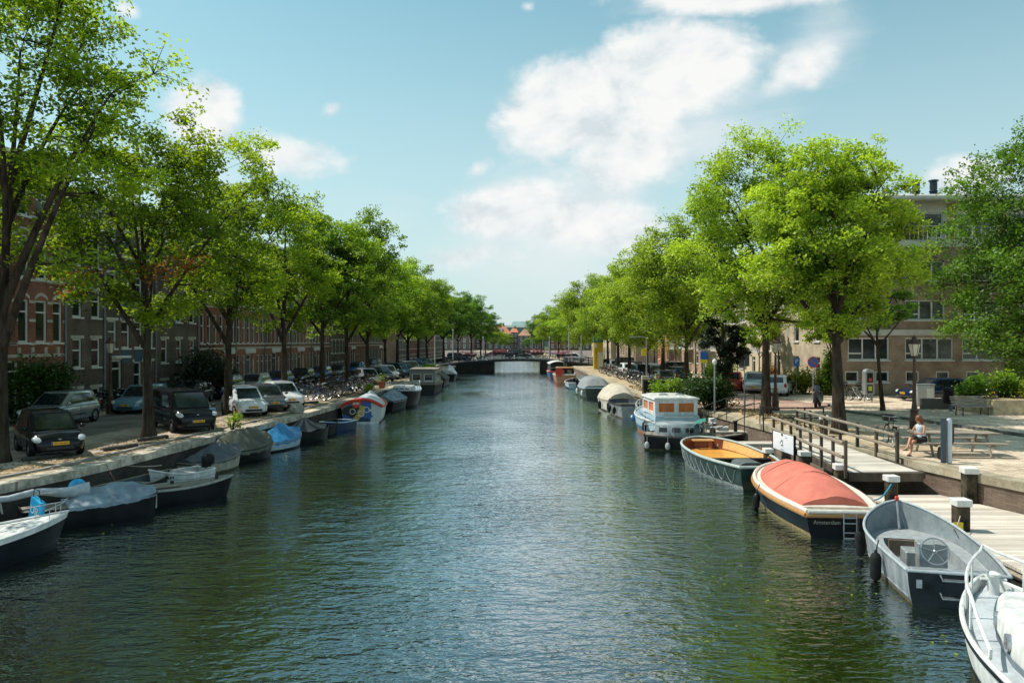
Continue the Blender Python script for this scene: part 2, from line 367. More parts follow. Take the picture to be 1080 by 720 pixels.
    m2 = N(nt, 'ShaderNodeMix', _data_type='RGBA'); L.new(M('MULTIPLY', M('MAXIMUM', cov, cov2), .96), m2.inputs['Factor']); L.new(m1.outputs['Result'], m2.inputs['A']); L.new(cs.outputs[0], m2.inputs['B'])
    L.new(m2.outputs['Result'], bg.inputs['Color'])
SKY_TINT = (1.42, 1.94, 1.47)
HAZE_COL = (6.2, 7.3, 7.9, 1)
CLOUD_SHADE = (.70, .77, .80); CLOUD_MID = (.86, .89, .90); CLOUD_LIT = (.97, .97, .95)
# azimuth, elevation, half width, half height, tilt, strength
CLOUD_BANKS = [(4.0, 17.0, 7.2, 5.0, 18, 1.0), (11.0, 19.0, 9.5, 4.8, 6, 1.1), (8.6, 14.0, 7.5, 4.6, 20, .78), (20.8, 18.4, 4.8, 2.2, 22, .5),
               (.2, 9.8, 7.2, 3.0, 4, .95), (6.0, 8.6, 8.0, 3.4, -6, .8), (-4.0, 6.4, 8, 2.0, 3, .45), (19, 23.9, 14, 2.3, 0, .9), (-22.0, 15.6, 3.6, 3.6, 0, .95), (-16.5, 13.2, 6.5, 2.6, -8, .6),
               (-2.5, 12.8, 2.0, 1.2, 30, .5), (31, 10.5, 4, 2, 0, .7), (-26.8, 21.3, 1.6, 1.0, 0, .45), (-13.5, 16.5, 1.8, 1.0, 20, .42), (1.2, 23.8, 1.5, .8, 0, .45)]
WISP_BANKS = [(4, 8, 15, 9, 0, 1.0), (14, 15, 11, 7, 20, .85), (-9, 9, 11, 4, 0, .55), (22, 20, 7, 4, 25, .8), (16, 25, 20, 4.5, 0, .7), (-22, 12, 10, 5, 0, .5)]
build_world()

# ------------------------------------------------------------------ lines of the two quays
def interp(tab):
    ys = [t[0] for t in tab]; xs = [t[1] for t in tab]
    def f(y):                                  # smooth cubic through the table
        if y <= ys[0]: return xs[0] + (y - ys[0]) * (xs[1] - xs[0]) / (ys[1] - ys[0])
        if y >= ys[-1]: return xs[-1] + (y - ys[-1]) * (xs[-1] - xs[-2]) / (ys[-1] - ys[-2])
        i = max(k for k in range(len(ys)) if ys[k] <= y); i = min(i, len(ys) - 2)
        def sl(k):
            a, b = max(k - 1, 0), min(k + 1, len(ys) - 1); return (xs[b] - xs[a]) / (ys[b] - ys[a])
        h = ys[i + 1] - ys[i]; t = (y - ys[i]) / h
        return ((2 * t**3 - 3 * t * t + 1) * xs[i] + (t**3 - 2 * t * t + t) * h * sl(i) + (-2 * t**3 + 3 * t * t) * xs[i + 1] + (t**3 - t * t) * h * sl(i + 1))
    return f
qL = interp([(-40, -32), (5, -20.5), (14, -16.4), (18, -14.8), (20.7, -13.9), (23.6, -13.15), (28, -12.6), (33.2, -12.1), (38.5, -11.4), (46.6, -10.8), (60, -10.2), (80, -9.7), (104, -9.2), (130, -9.0), (200, -8.6), (330, -8.2)])
qR = interp([(-40, 30), (8, 18.6), (14, 16.3), (20.7, 14.2), (23.6, 13.35), (27, 12.8), (30, 12.4), (38, 11.5), (45, 10.8), (52, 9.9), (60, 9.25), (87, 9.3), (110, 9.6), (130, 9.7), (200, 8.8), (330, 8.0)])
fX = lambda y: -24.6 + .038 * y                # house fronts on the left
YS = [-40, -20, 0, 8] + [11 + 1.5 * i for i in range(42)] + [76, 82, 90, 100, 110, 120, 130, 150, 175, 200, 250, 330]
def strip(name, xa, xb, z, m, ys=YS, side=0.0):
    mb = MB(); pa = [(xa(y), y, z) for y in ys]; pb = [(xb(y), y, z) for y in ys]
    mb.loft([pa, pb], closed=False)
    if side: mb.loft([pa, [(p[0], p[1], z - side) for p in pa]], closed=False); mb.loft([pb, [(p[0], p[1], z - side) for p in pb]], closed=False)
    return struct(mb.build(name, m))

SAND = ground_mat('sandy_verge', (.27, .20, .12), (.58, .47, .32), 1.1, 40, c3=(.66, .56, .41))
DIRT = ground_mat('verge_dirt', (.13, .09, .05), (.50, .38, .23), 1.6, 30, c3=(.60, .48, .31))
PAVE = ground_mat('clay_pavers', (.46, .36, .265), (.80, .67, .52), .8, 25, bricks=(.2, .1, .006))
PINK = ground_mat('red_brick_road', (.36, .23, .18), (.52, .36, .29), .5, 25, bricks=(.2, .08, .005))
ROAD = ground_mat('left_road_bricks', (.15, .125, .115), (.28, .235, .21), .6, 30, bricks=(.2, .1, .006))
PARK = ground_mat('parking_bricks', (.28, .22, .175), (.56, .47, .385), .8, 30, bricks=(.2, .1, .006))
CAPM = ground_mat('quay_cap_stone', (.26, .23, .18), (.70, .63, .52), 1.8, 50, bricks=(1.1, 5.0, .012))
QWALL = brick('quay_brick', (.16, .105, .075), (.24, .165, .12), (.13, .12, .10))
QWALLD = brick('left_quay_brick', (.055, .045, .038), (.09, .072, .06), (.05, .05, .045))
KERB = ground_mat('kerb_stone', (.26, .25, .23), (.38, .36, .33), 3, 60)

# water
def water():
    m, nt, out = _mat('canal_water'); L = nt.links
    tc = N(nt, 'ShaderNodeTexCoord')
    def nz(scale, sc, det, rough, dist=0.0, off=(0, 0, 0)):
        mp = N(nt, 'ShaderNodeMapping'); mp.inputs['Scale'].default_value = sc; mp.inputs['Location'].default_value = off; L.new(tc.outputs['Object'], mp.inputs[0])
        n = N(nt, 'ShaderNodeTexNoise'); n.inputs['Scale'].default_value = scale; n.inputs['Detail'].default_value = det; n.inputs['Roughness'].default_value = rough; n.inputs['Distortion'].default_value = dist
        L.new(mp.outputs[0], n.inputs['Vector']); return n.outputs['Fac']
    a = nz(1.25, (.6, 1.3, 1), 3, .5, .5); b = nz(3.6, (.62, 1.25, 1), 3, .55, .4, (4, 9, 0)); d = nz(8.5, (.6, 1.2, 1), 2, .5, .3, (1, 5, 0)); c = nz(.16, (1, .7, 1), 2, .5, 0, (2, 2, 0))
    def M(op, x, y, z=None):
        n = N(nt, 'ShaderNodeMath', _operation=op)
        for i, v in enumerate((x, y, z)):
            if v is None: continue
            if isinstance(v, (int, float)): n.inputs[i].default_value = v
            else: L.new(v, n.inputs[i])
        return n.outputs[0]
    wind = N(nt, 'ShaderNodeMapRange'); L.new(c, wind.inputs['Value']); wind.inputs['From Min'].default_value = .3; wind.inputs['From Max'].default_value = .7; wind.inputs['To Min'].default_value = .35; wind.inputs['To Max'].default_value = 1.4
    h = M('MULTIPLY', M('ADD', M('ADD', M('MULTIPLY', a, .60), M('MULTIPLY', b, .36)), M('MULTIPLY', d, .18)), wind.outputs[0])
    bp = N(nt, 'ShaderNodeBump'); bp.inputs['Strength'].default_value = 1.0; bp.inputs['Distance'].default_value = WAVE; L.new(h, bp.inputs['Height'])
    p = N(nt, 'ShaderNodeBsdfDiffuse'); g = N(nt, 'ShaderNodeBsdfGlossy'); g.inputs['Roughness'].default_value = .05; g.inputs['Color'].default_value = (.88, .96, 1, 1)
    fr = N(nt, 'ShaderNodeFresnel'); fr.inputs['IOR'].default_value = 1.333; L.new(bp.outputs[0], fr.inputs['Normal']); L.new(bp.outputs[0], g.inputs['Normal'])
    fac = M('MINIMUM', M('MULTIPLY_ADD', M('POWER', fr.outputs[0], .68), 1.62, .09), 1.0); ms = N(nt, 'ShaderNodeMixShader'); L.new(fac, ms.inputs[0])
    rp = ramp(nt, [(.3, (.003, .006, .003)), (.7, (.006, .012, .004))]); L.new(c, rp.inputs['Fac']); L.new(rp.outputs['Color'], p.inputs['Color'])
    L.new(p.outputs[0], ms.inputs[1]); L.new(g.outputs[0], ms.inputs[2]); L.new(ms.outputs[0], out.inputs['Surface'])
    mb = MB(); mb.quad((-400, -120, 0), (400, -120, 0), (400, 360, 0), (-400, 360, 0))
    return struct(mb.build('water', m))
WAVE = .112
water()

# left bank
strip('ground', lambda y: -600, lambda y: qL(y) - .02, STREET - .02, PAVE)
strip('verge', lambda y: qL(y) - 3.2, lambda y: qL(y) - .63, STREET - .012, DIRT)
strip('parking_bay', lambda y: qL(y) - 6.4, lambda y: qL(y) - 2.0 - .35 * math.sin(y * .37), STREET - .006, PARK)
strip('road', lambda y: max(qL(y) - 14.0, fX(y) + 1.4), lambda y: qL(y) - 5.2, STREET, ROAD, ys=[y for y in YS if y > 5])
strip('pavement', lambda y: fX(y) - .5, lambda y: fX(y) + 1.2, STREET + .12, PAVE, side=.16)
strip('quay_kerb', lambda y: qL(y) - 1.12, lambda y: qL(y) - .95, STREET + .05, KERB, side=.1)
mb = MB()
capA = [(qL(y) - .62, y) for y in YS]; capB = [(qL(y) + .05, y) for y in YS]
mb.loft([[(x, y, STREET - .24) for x, y in capA], [(x, y, STREET + .01) for x, y in capA], [(x, y, STREET + .01) for x, y in capB], [(x, y, STREET - .24) for x, y in capB], [(x - .04, y, STREET - .24) for x, y in capB]], closed=False)
struct(mb.build('quay_coping', CAPM))
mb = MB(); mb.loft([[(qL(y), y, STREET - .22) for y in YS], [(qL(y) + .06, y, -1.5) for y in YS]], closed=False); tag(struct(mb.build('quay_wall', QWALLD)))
# right bank
strip('ground', lambda y: qR(y) + .02, lambda y: 600, STREET - .02, PAVE)
strip('verge', lambda y: qR(y) + .5, lambda y: qR(y) + 3.6 + .3 * math.sin(y * .5), STREET - .012, SAND, ys=[y for y in YS if y >= 27])
strip('road', lambda y: 14.6 + .2 * math.sin(y * .3), lambda y: 18.8, STREET - .006, PINK, ys=[44, 50, 56, 62, 70, 82, 100, 120, 150, 200])
mb = MB(); mb.quad((8.9, 43.6, STREET - .004), (24, 43.6, STREET - .004), (24, 49.0, STREET - .004), (10.9, 47.6, STREET - .004)); struct(mb.build('crossing', PINK))
capA = [(qR(y) + .62, y) for y in YS]; capB = [(qR(y) - .06, y) for y in YS]
mb = MB(); mb.loft([[(x, y, STREET - .3) for x, y in capA], [(x, y, STREET + .01) for x, y in capA], [(x, y, STREET + .01) for x, y in capB], [(x, y, STREET - .24) for x, y in capB], [(x + .05, y, STREET - .24) for x, y in capB]], closed=False)
struct(mb.build('quay_coping', ground_mat('weathered_coping', (.30, .25, .17), (.50, .44, .33), 1.5, 40, bricks=(1.3, 5, .012))))
mb = MB(); mb.loft([[(qR(y), y, STREET - .22) for y in YS], [(qR(y) - .06, y, -1.5) for y in YS]], closed=False); struct(mb.build('quay_wall', QWALL))
# raised pavement with a kerb, between the plaza and the apartment block
mb = MB(); pl = [(18.3, 42.5), (18.6, 41.0), (19.8, 37.6), (21.2, 30.0), (60, 26), (60, 47.0), (19.3, 46.5)]
mb.loft([[(x, y, STREET - .03) for x, y in pl], [(x, y, STREET + .11) for x, y in pl]], cap1=False)
mb.loft([[(x, y, STREET + .11) for x, y in pl], [(x + (.16 if x < 25 else 0), y + (.0 if y > 43 else .06), STREET + .11) for x, y in pl]])
struct(mb.build('kerb', ground_mat('dark_kerb', (.10, .10, .10), (.2, .2, .19), 3, 60)))
mb = MB(); mb.add([(x + (.16 if x < 25 else 0), y + (.0 if y > 43 else .06), STREET + .112) for x, y in pl], [tuple(range(len(pl)))]); struct(mb.build('pavement', ground_mat('plaza_paving', (.48, .375, .28), (.80, .66, .51), .7, 30, bricks=(.3, .3, .008))))
# far end: ground closing the canal
mb = MB(); mb.quad((-600, 328, STREET - .03), (600, 328, STREET - .03), (600, 3500, STREET - .03), (-600, 3500, STREET - .03)); struct(mb.build('ground', ground_mat('far_ground', (.03, .05, .02), (.08, .10, .05), .05, 1)))
mb = MB(); mb.quad((-3500, -200, -.6), (3500, -200, -.6), (3500, 3600, -.6), (-3500, 3600, -.6)); struct(mb.build('ground', MATS['far_ground']))

# ------------------------------------------------------------------ landing stage on the right
DOCKM = planks('dock_boards', (.60, .525, .44), 'Y', .145, var=.5)
DOCKX = planks('ramp_boards', (.54, .49, .42), 'Y', .14, var=.45)
OLDWOOD = pm('old_dark_timber', (.085, .065, .045), .85, var=.5, scale=3, bump=.7, bscale=18, stretch=(1, 1, .2))
GREYWOOD = pm('weathered_grey_wood', (.30, .25, .19), .85, var=.35, scale=5, bump=.5, bscale=22, stretch=(.4, 3, 3))
dk = thing('jetty', 'low wooden jetty of pale weathered boards along the brick quay wall', 'jetty', (0, 0, 0))
yy = [8, 12, 16, 20, 23.55]; xo = interp([(8, 10.35), (16, 10.6), (23.55, 11.0)])
mb = MB()
ra = [(xo(y), y, DOCK) for y in yy]; rb = [(qR(y) - .10, y, DOCK) for y in yy]
mb.loft([ra, rb], closed=False); mb.loft([ra, [(x, y, DOCK - .07) for x, y, z in ra]], closed=False)
mb.quad(ra[-1], rb[-1], (rb[-1][0], 23.55, DOCK - .07), (ra[-1][0], 23.55, DOCK - .07))
mb.build('deck', DOCKM, dk)
mb = MB()
for a, b in zip(ra[:-1], ra[1:]): mb.tube([(a[0] + .07, a[1], DOCK - .17), (b[0] + .07, b[1], DOCK - .17)], .10, 4)
mb.build('edge_beam', GREYWOOD, dk)
rp_ = thing('gangway', 'sloping gangway of pale boards with a dark end beam above the jetty', 'gangway')
mb = MB(); A, B_, C_, D = (10.55, 30.4, 1.16), (12.35, 30.2, 1.17), (12.75, 23.75, .98), (10.55, 23.75, .96)
mb.quad(A, B_, C_, D); mb.build('deck', DOCKX, rp_)
mb = MB(); mb.box((11.65, 23.68, .83), (2.3, .16, .26)); mb.box((10.5, 27, .95), (.12, 6.6, .2), rot=(R(1.7), 0, 0)); mb.box((12.86, 26.8, .95), (.12, 6.2, .2), rot=(R(1.7), 0, 0)); mb.build('beam', OLDWOOD, rp_)
def railing(name, label, pts, h, rails, m, post_r=.05, rail_r=.035, cat='railing', group=None, square=True, postm=None):
    t = thing(name, label, cat, pts[0], group=group)
    o = Vector(pts[0])
    for p in pts:
        q = Vector(p) - o; mb = MB()
        if square: mb.box((q.x, q.y, q.z + h / 2 - .1), (post_r * 2, post_r * 2, h + .2), bev=.01)
        else: mb.tube([(q.x, q.y, q.z - .2), (q.x, q.y, q.z + h)], post_r, 8)
        mb.build('post', postm or m, t)
    for z in rails:
        mb = MB(); mb.tube([Vector(p) - o + Vector((-post_r - rail_r if square else 0, 0, z)) for p in pts], rail_r, 6 if square else 8, flat=1.6 if square else 1)
        mb.build('rail', m, t)
    return t
lp = [(10.42, 30.2 - .93 * i, 1.12 - .022 * i) for i in range(8)]
railing('railing', 'wooden post railing on the water side of the gangway, behind the white sign', lp, 1.0, [.48, .92], GREYWOOD, .045, .04, postm=OLDWOOD)
lp = [(12.55 + .05 * i, 33.4 - 1.35 * i, 1.16 - .02 * i) for i in range(7)]
railing('railing', 'wooden post railing on the street side of the gangway', lp, 1.0, [.5, .9], GREYWOOD, .05, .035, postm=OLDWOOD)
PIPE = pm('rusty_pipe_paint', (.10, .085, .07), .6, metal=.3, var=.4, scale=8)
railing('railing', 'thin dark pipe railing at the jetty beside the black boat, nearest the white sign', [(8.9, 33.6, .6), (10.6, 34.6, 1.1), (11.7, 35.8, 1.15)], 1.0, [.5, 1.0], PIPE, .025, .022, square=False)
railing('railing', 'thin dark pipe railing behind the dark boat, in front of the big bush', [(9.7, 38.4, .8), (11.2, 39.6, 1.15), (12.6, 41.0, 1.15), (13.6, 42.6, 1.15)], .95, [.45, .95], PIPE, .025, .022, square=False)
railing('railing', 'thin dark pipe railing behind the roof of the cabin cruiser', [(9.6, 46.4, 1.1), (10.7, 45.4, 1.15), (11.9, 44.0, 1.15)], .95, [.45, .95], PIPE, .025, .022, square=False)
railing('railing', 'dark low railing crossing the plaza left of the thick tree trunk', [(13.2, 34.2, 1.15), (14.0, 34.1, 1.15), (14.1, 33.0, 1.15), (12.9, 31.0, 1.15)][:2] + [(11.4, 34.4, 1.15)], .95, [.45, .9], IRON, .035, .03, square=False)
# small side jetties of dark timber between the boats
def side_jetty(x0, x1, y, w, z, label):
    t = thing('side_jetty', label, 'jetty', (0, 0, 0))
    mb = MB(); mb.quad((x0, y - w / 2, z), (x1, y - w / 2, z), (x1, y + w / 2, z), (x0, y + w / 2, z)); mb.quad((x0, y - w / 2, z), (x1, y - w / 2, z), (x1, y - w / 2, z - .12), (x0, y - w / 2, z - .12)); mb.quad((x0, y - w / 2, z), (x0, y + w / 2, z), (x0, y + w / 2, z - .12), (x0, y - w / 2, z - .12))
    mb.build('deck', DOCKX, t)
    for xx in (x0 + .15, (x0 + x1) / 2):
        mb = MB(); mb.lathe([(.1, -1.2), (.1, z - .13)], (xx, y, 0), 10); mb.build('pile', OLDWOOD, t)
side_jetty(8.9, 12.2, 33.3, .9, .62, 'narrow timber side jetty between the green boat and the black boat')
side_jetty(9.7, 11.9, 37.6, .8, .62, 'narrow timber side jetty behind the black boat')
side_jetty(8.2, 10.6, 47.6, .8, .7, 'narrow timber side jetty behind the cabin cruiser')
# mooring piles
PILEM = pm('tarred_pile', (.030, .026, .022), .8, var=.6, scale=2.5, bump=.6, bscale=16, col2=(.075, .06, .04), spec=.2)
CAPW = pm('white_pile_cap', (.72, .70, .66), .6, var=.12, scale=7)
def pile(x, y, zt, r, label, tagc=None):
    t = thing('mooring_pile', label, 'mooring post', (x, y, 0), R(random.uniform(-12, 12)), 'mooring piles with white caps')
    mb = MB(); mb.box((0, 0, zt / 2 - .75), (2 * r, 2 * r, zt + 1.5 - .18), bev=.05); mb.build('post', PILEM, t)
    mb = MB(); mb.box((0, 0, zt - .05), (2 * r + .05, 2 * r + .05, .17), bev=.012); mb.build('cap', CAPW, t)
    if tagc: mb = MB(); mb.box((-r * .9, -r - .012, zt - .62), (.24, .02, .2), rot=(0, 0, .1)); mb.build('reflector', tagc, t)
YEL = pm('yellow_paint', (.75, .55, .02), .5, var=.08)
pile(10.25, 26.6, 1.18, .16, 'white capped pile right of the white sign, behind the salmon cover')
pile(10.35, 23.95, 1.15, .16, 'white capped pile at the near water-side end of the gangway')
pile(9.75, 28.9, .95, .14, 'white capped pile left of the white sign, with yellow mark', YEL)
pile(12.95, 31.5, 1.95, .14, 'white capped pile at the far street end of the gangway')
pile(11.05, 22.1, 1.12, .15, 'white capped pile beyond the bow of the grey aluminium boat')
pile(11.3, 19.1, 1.06, .17, 'white capped pile with yellow plate on the jetty beside the grey boat', YEL)
pile(13.5, 22.4, 1.30, .18, 'tall white capped pile standing against the brick quay wall')
pile(9.6, 36.3, 1.35, .13, 'white capped pile beside the black boat, further back')
pile(8.9, 40.0, 1.2, .13, 'white capped pile beside the cabin cruiser')

strip('road', lambda y: -60, lambda y: qL(y) - 3, STREET, ROAD, ys=[133, 150, 175, 200, 250, 327])
strip('road', lambda y: qR(y) + 3, lambda y: 60, STREET, ROAD, ys=[133, 150, 175, 200, 250, 327])
# ------------------------------------------------------------------ trees
def leaf_mesh(name, cen, size, rng, tint, up=.55):
    """cen: N x 3 leaf places; every leaf is a folded four-point blade"""
    n = len(cen)
    nrm = rng.normal(size=(n, 3)); nrm[:, 2] = np.abs(nrm[:, 2]) + up; nrm /= np.linalg.norm(nrm, axis=1)[:, None]
    t = rng.normal(size=(n, 3)); t -= nrm * (t * nrm).sum(1)[:, None]; t /= np.linalg.norm(t, axis=1)[:, None]
    b = np.cross(nrm, t)
    s = size * rng.uniform(.65, 1.35, n)[:, None]
    p0 = cen - t * s * .5; p2 = cen + t * s * .5 - nrm * s * .08
    p1 = cen + b * s * .34 + nrm * s * .1; p3 = cen - b * s * .34 + nrm * s * .1
    v = np.stack([p0, p1, p2, p3], 1).reshape(-1, 3)
    me = bpy.data.meshes.new(name)
    me.vertices.add(4 * n); me.vertices.foreach_set('co', v.astype(np.float32).ravel())
    me.loops.add(4 * n); me.loops.foreach_set('vertex_index', np.arange(4 * n, dtype=np.int32))
    me.polygons.add(n); me.polygons.foreach_set('loop_start', np.arange(0, 4 * n, 4, dtype=np.int32))
    me.update(calc_edges=True)
    a = me.attributes.new('tint', 'FLOAT', 'POINT'); a.data.foreach_set('value', np.repeat(np.clip(tint, 0, 1), 4).astype(np.float32))
    return me
def bez(a, b, c, n):
    return [a * (1 - t)**2 + b * 2 * t * (1 - t) + c * t * t for t in [i / n for i in range(n + 1)]]
def tree_meshes(H, Rr, base, fork, tr, seed, ncl, leaves, lsize, nl=7, lean=(0, 0), sparse=1.0, top=1.0, squash=.8, crs=1.08):
    rng = np.random.default_rng(seed); rnd = random.Random(seed)
    mb = MB(); zc = (base + H) / 2; rz = (H - base) / 2
    V = Vector
    ld = [V((0, 0, -.15))]; n = 9
    hl = fork + (H - fork) * .72
    ph = rnd.uniform(0, 6.3)
    for i in range(1, n + 1):
        t = i / n; z = hl * t
        ld.append(V((lean[0] * t + .12 * math.sin(t * 5 + ph) * t * Rr * .18, lean[1] * t + .12 * math.cos(t * 4 + ph) * t * Rr * .18, z)))
    def rad(z): return tr * max(.10, (1 - .45 * min(z, fork) / fork) if z < fork else .55 * (1 - (z - fork) / (hl - fork) * .9))
    rr = [rad(max(p.z, 0)) for p in ld]; rr[0] = tr * 1.45; 
    ld.insert(1, V((0, 0, .35))); rr.insert(1, tr * 1.05)
    mb.tube(ld, rr, 12, True)
    def at_z(z):
        for a, b in zip(ld[:-1], ld[1:]):
            if b.z >= z: k = (z - a.z) / max(b.z - a.z, 1e-6); return a.lerp(b, k)
        return ld[-1]
    pts = []                                    # (point, radius) samples branches can leave from
    for p, r_ in zip(ld, rr):
        if p.z > fork: pts.append((p, r_))
    az = rnd.uniform(0, 6.3)
    for i in range(nl):
        h0 = fork + (H - fork) * (.0 + .5 * (i / nl)**1.3) + rnd.uniform(-.2, .2)
        s = at_z(h0); az += 2.4 + rnd.uniform(-.3, .3)
        zt = zc + rz * (-.25 + 1.0 * i / nl * .9) + rnd.uniform(-.3, .5)
        k = math.sqrt(max(.12, 1 - ((zt - zc) / rz)**2)) * Rr * rnd.uniform(.62, .9)
        e = V((math.cos(az) * k + lean[0], math.sin(az) * k + lean[1], zt))
        m_ = s.lerp(e, .5) + V((0, 0, (e.z - s.z) * .10 - .25 * (1 if i < 4 else 0)))
        m_ += V((rnd.uniform(-.3, .3), rnd.uniform(-.3, .3), 0)) * Rr * .2
        P = bez(s, m_, e, 8); r0 = tr * (.46 if i < 4 else .32) ; RS = [r0 * (1 - .82 * j / 8) for j in range(9)]
        mb.tube(P, RS, 8, True)
        pts += list(zip(P[2:], RS[2:]))
    # clumps of foliage
    cl = []; tries = 0
    while len(cl) < ncl and tries < 6000:
        tries += 1
        d = rng.normal(size=3); d /= np.linalg.norm(d)
        u = rng.uniform(.16, 1)**.45
        ph2 = math.atan2(d[1], d[0]); lob = 1 + .16 * math.sin(3 * ph2 + ph) * (1 - abs(d[2])) + .12 * math.sin(5 * ph2 + d[2] * 4 + 2 * ph)
        p = V((d[0] * Rr * u * lob + lean[0], d[1] * Rr * u * lob + lean[1], zc + d[2] * rz * u * (1 + .08 * math.sin(4 * ph2 + ph)) * (top if d[2] > 0 else 1)))
        if p.z < base - .3: continue
        rc = Rr * rnd.uniform(.15, .27) * crs
        if any((p - q).length < .40 * (rc + r2) for q, r2 in cl): continue
        cl.append((p, rc))
    cen = []; tint = []
    for p, rc in cl:
        best = min(pts, key=lambda q: (q[0] - p).length + max(0, q[0].z - p.z) * 1.2)
        q, r_ = best
        mid = q.lerp(p, .55) + V((0, 0, -.05 * (p - q).length)) + V((rnd.uniform(-1, 1), rnd.uniform(-1, 1), rnd.uniform(-.3, .6))) * .12 * (p - q).length
        r0 = min(r_ * .6, .05 + .012 * (p - q).length); P = bez(q, mid, p, 4)
        mb.tube(P, [max(.008, r0 * (1 - .8 * j / 4)) for j in range(5)], 5, False)
        # flat sprays of leaves, carried by twigs, make up each clump
        ns = rnd.choice((5, 6, 7)); nn = int(leaves / len(cl) * (rc / (Rr * .21 * crs))**2 * rnd.uniform(.6, 1.3) * sparse / ns) + 3
        tone = rnd.uniform(-.14, .14)
        for k in range(ns):
            w = p + V((rnd.uniform(-1, 1), rnd.uniform(-1, 1), rnd.uniform(-.6, .75) * squash * 1.5)) * rc * (.85 if k else .1)
            mb.tube([P[3], (P[3] + w) / 2 + V((0, 0, .06)), w], [.017, .012, .006], 3, False)
            rs = rc * rnd.uniform(.46, .78); rad_ = rs * np.sqrt(rng.uniform(0, 1, nn)) * rng.uniform(.75, 1.08, nn); th = rng.uniform(0, 2 * PI, nn)
            tx, ty = rnd.uniform(-.3, .3), rnd.uniform(-.3, .3)
            c = np.stack([w.x + rad_ * np.cos(th), w.y + rad_ * np.sin(th), w.z + rng.normal(size=nn) * .25 * rs - .2 * rad_**2 / rs + tx * rad_ * np.cos(th) + ty * rad_ * np.sin(th)], 1)
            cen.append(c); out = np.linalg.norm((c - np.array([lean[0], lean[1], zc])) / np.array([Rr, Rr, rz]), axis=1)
            tint.append(.40 + tone + rnd.uniform(-.1, .1) + .35 * np.clip((out - .72) * 1.6, -.6, .5) + .22 * np.clip((c[:, 2] - p.z) / rc, -1, 1) + rng.normal(size=nn) * .13)  # inner and lower leaves darker: crown shade put into the tint
    cen = np.concatenate(cen); tint = np.concatenate(tint)
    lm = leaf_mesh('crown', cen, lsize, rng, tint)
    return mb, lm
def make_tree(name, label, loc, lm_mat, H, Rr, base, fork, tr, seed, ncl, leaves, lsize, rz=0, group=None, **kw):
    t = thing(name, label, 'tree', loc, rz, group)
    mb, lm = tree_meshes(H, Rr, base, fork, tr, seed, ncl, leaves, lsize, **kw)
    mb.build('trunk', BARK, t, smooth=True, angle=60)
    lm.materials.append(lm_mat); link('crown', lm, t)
    return t
def copy_tree(src, loc, s, rz, label, lm_mat=None, group=None):
    c = dup(src, loc, rz, label, group); c.scale = s if isinstance(s, tuple) else (s, s, s)
    if lm_mat:
        for ch in c.children:
            if ch.name.startswith('crown'): ch.material_slots[0].link = 'OBJECT'; ch.material_slots[0].material = lm_mat
    return c
def gl(px, Y, z=STREET): return ((px - 540) * Y / FPX, Y, z)
# left row
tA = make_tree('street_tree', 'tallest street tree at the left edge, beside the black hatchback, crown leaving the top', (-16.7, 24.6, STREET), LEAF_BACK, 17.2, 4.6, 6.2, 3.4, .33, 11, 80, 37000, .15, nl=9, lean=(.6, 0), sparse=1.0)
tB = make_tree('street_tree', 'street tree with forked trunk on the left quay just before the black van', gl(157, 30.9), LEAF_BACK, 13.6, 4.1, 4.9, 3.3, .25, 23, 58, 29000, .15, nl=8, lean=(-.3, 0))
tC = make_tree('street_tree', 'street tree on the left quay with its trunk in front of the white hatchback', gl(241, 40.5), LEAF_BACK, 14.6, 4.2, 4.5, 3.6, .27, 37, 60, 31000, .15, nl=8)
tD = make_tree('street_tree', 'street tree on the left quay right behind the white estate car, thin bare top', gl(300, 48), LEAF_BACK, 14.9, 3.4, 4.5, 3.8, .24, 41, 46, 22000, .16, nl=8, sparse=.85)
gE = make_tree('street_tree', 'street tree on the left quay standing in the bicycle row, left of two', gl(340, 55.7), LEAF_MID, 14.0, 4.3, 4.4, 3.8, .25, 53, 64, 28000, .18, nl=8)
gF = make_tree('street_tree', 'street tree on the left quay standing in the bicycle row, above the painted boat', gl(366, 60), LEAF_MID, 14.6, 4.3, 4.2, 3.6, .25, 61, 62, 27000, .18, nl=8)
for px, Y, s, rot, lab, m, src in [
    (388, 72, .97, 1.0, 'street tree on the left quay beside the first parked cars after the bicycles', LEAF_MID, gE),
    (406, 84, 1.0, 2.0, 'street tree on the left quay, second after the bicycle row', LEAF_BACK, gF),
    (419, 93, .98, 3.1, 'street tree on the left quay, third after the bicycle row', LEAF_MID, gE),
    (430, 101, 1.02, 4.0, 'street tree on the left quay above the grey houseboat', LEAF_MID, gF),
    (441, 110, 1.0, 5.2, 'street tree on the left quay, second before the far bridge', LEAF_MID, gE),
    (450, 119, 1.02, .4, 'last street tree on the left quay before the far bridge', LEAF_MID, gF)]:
    copy_tree(src, gl(px, Y), (s * (.9 + .23 * (rot * 7.3 % 1)), s * (.9 + .2 * (rot * 3.7 % 1)), s * (.93 + .13 * (rot * 5.1 % 1))), rot, lab, m)
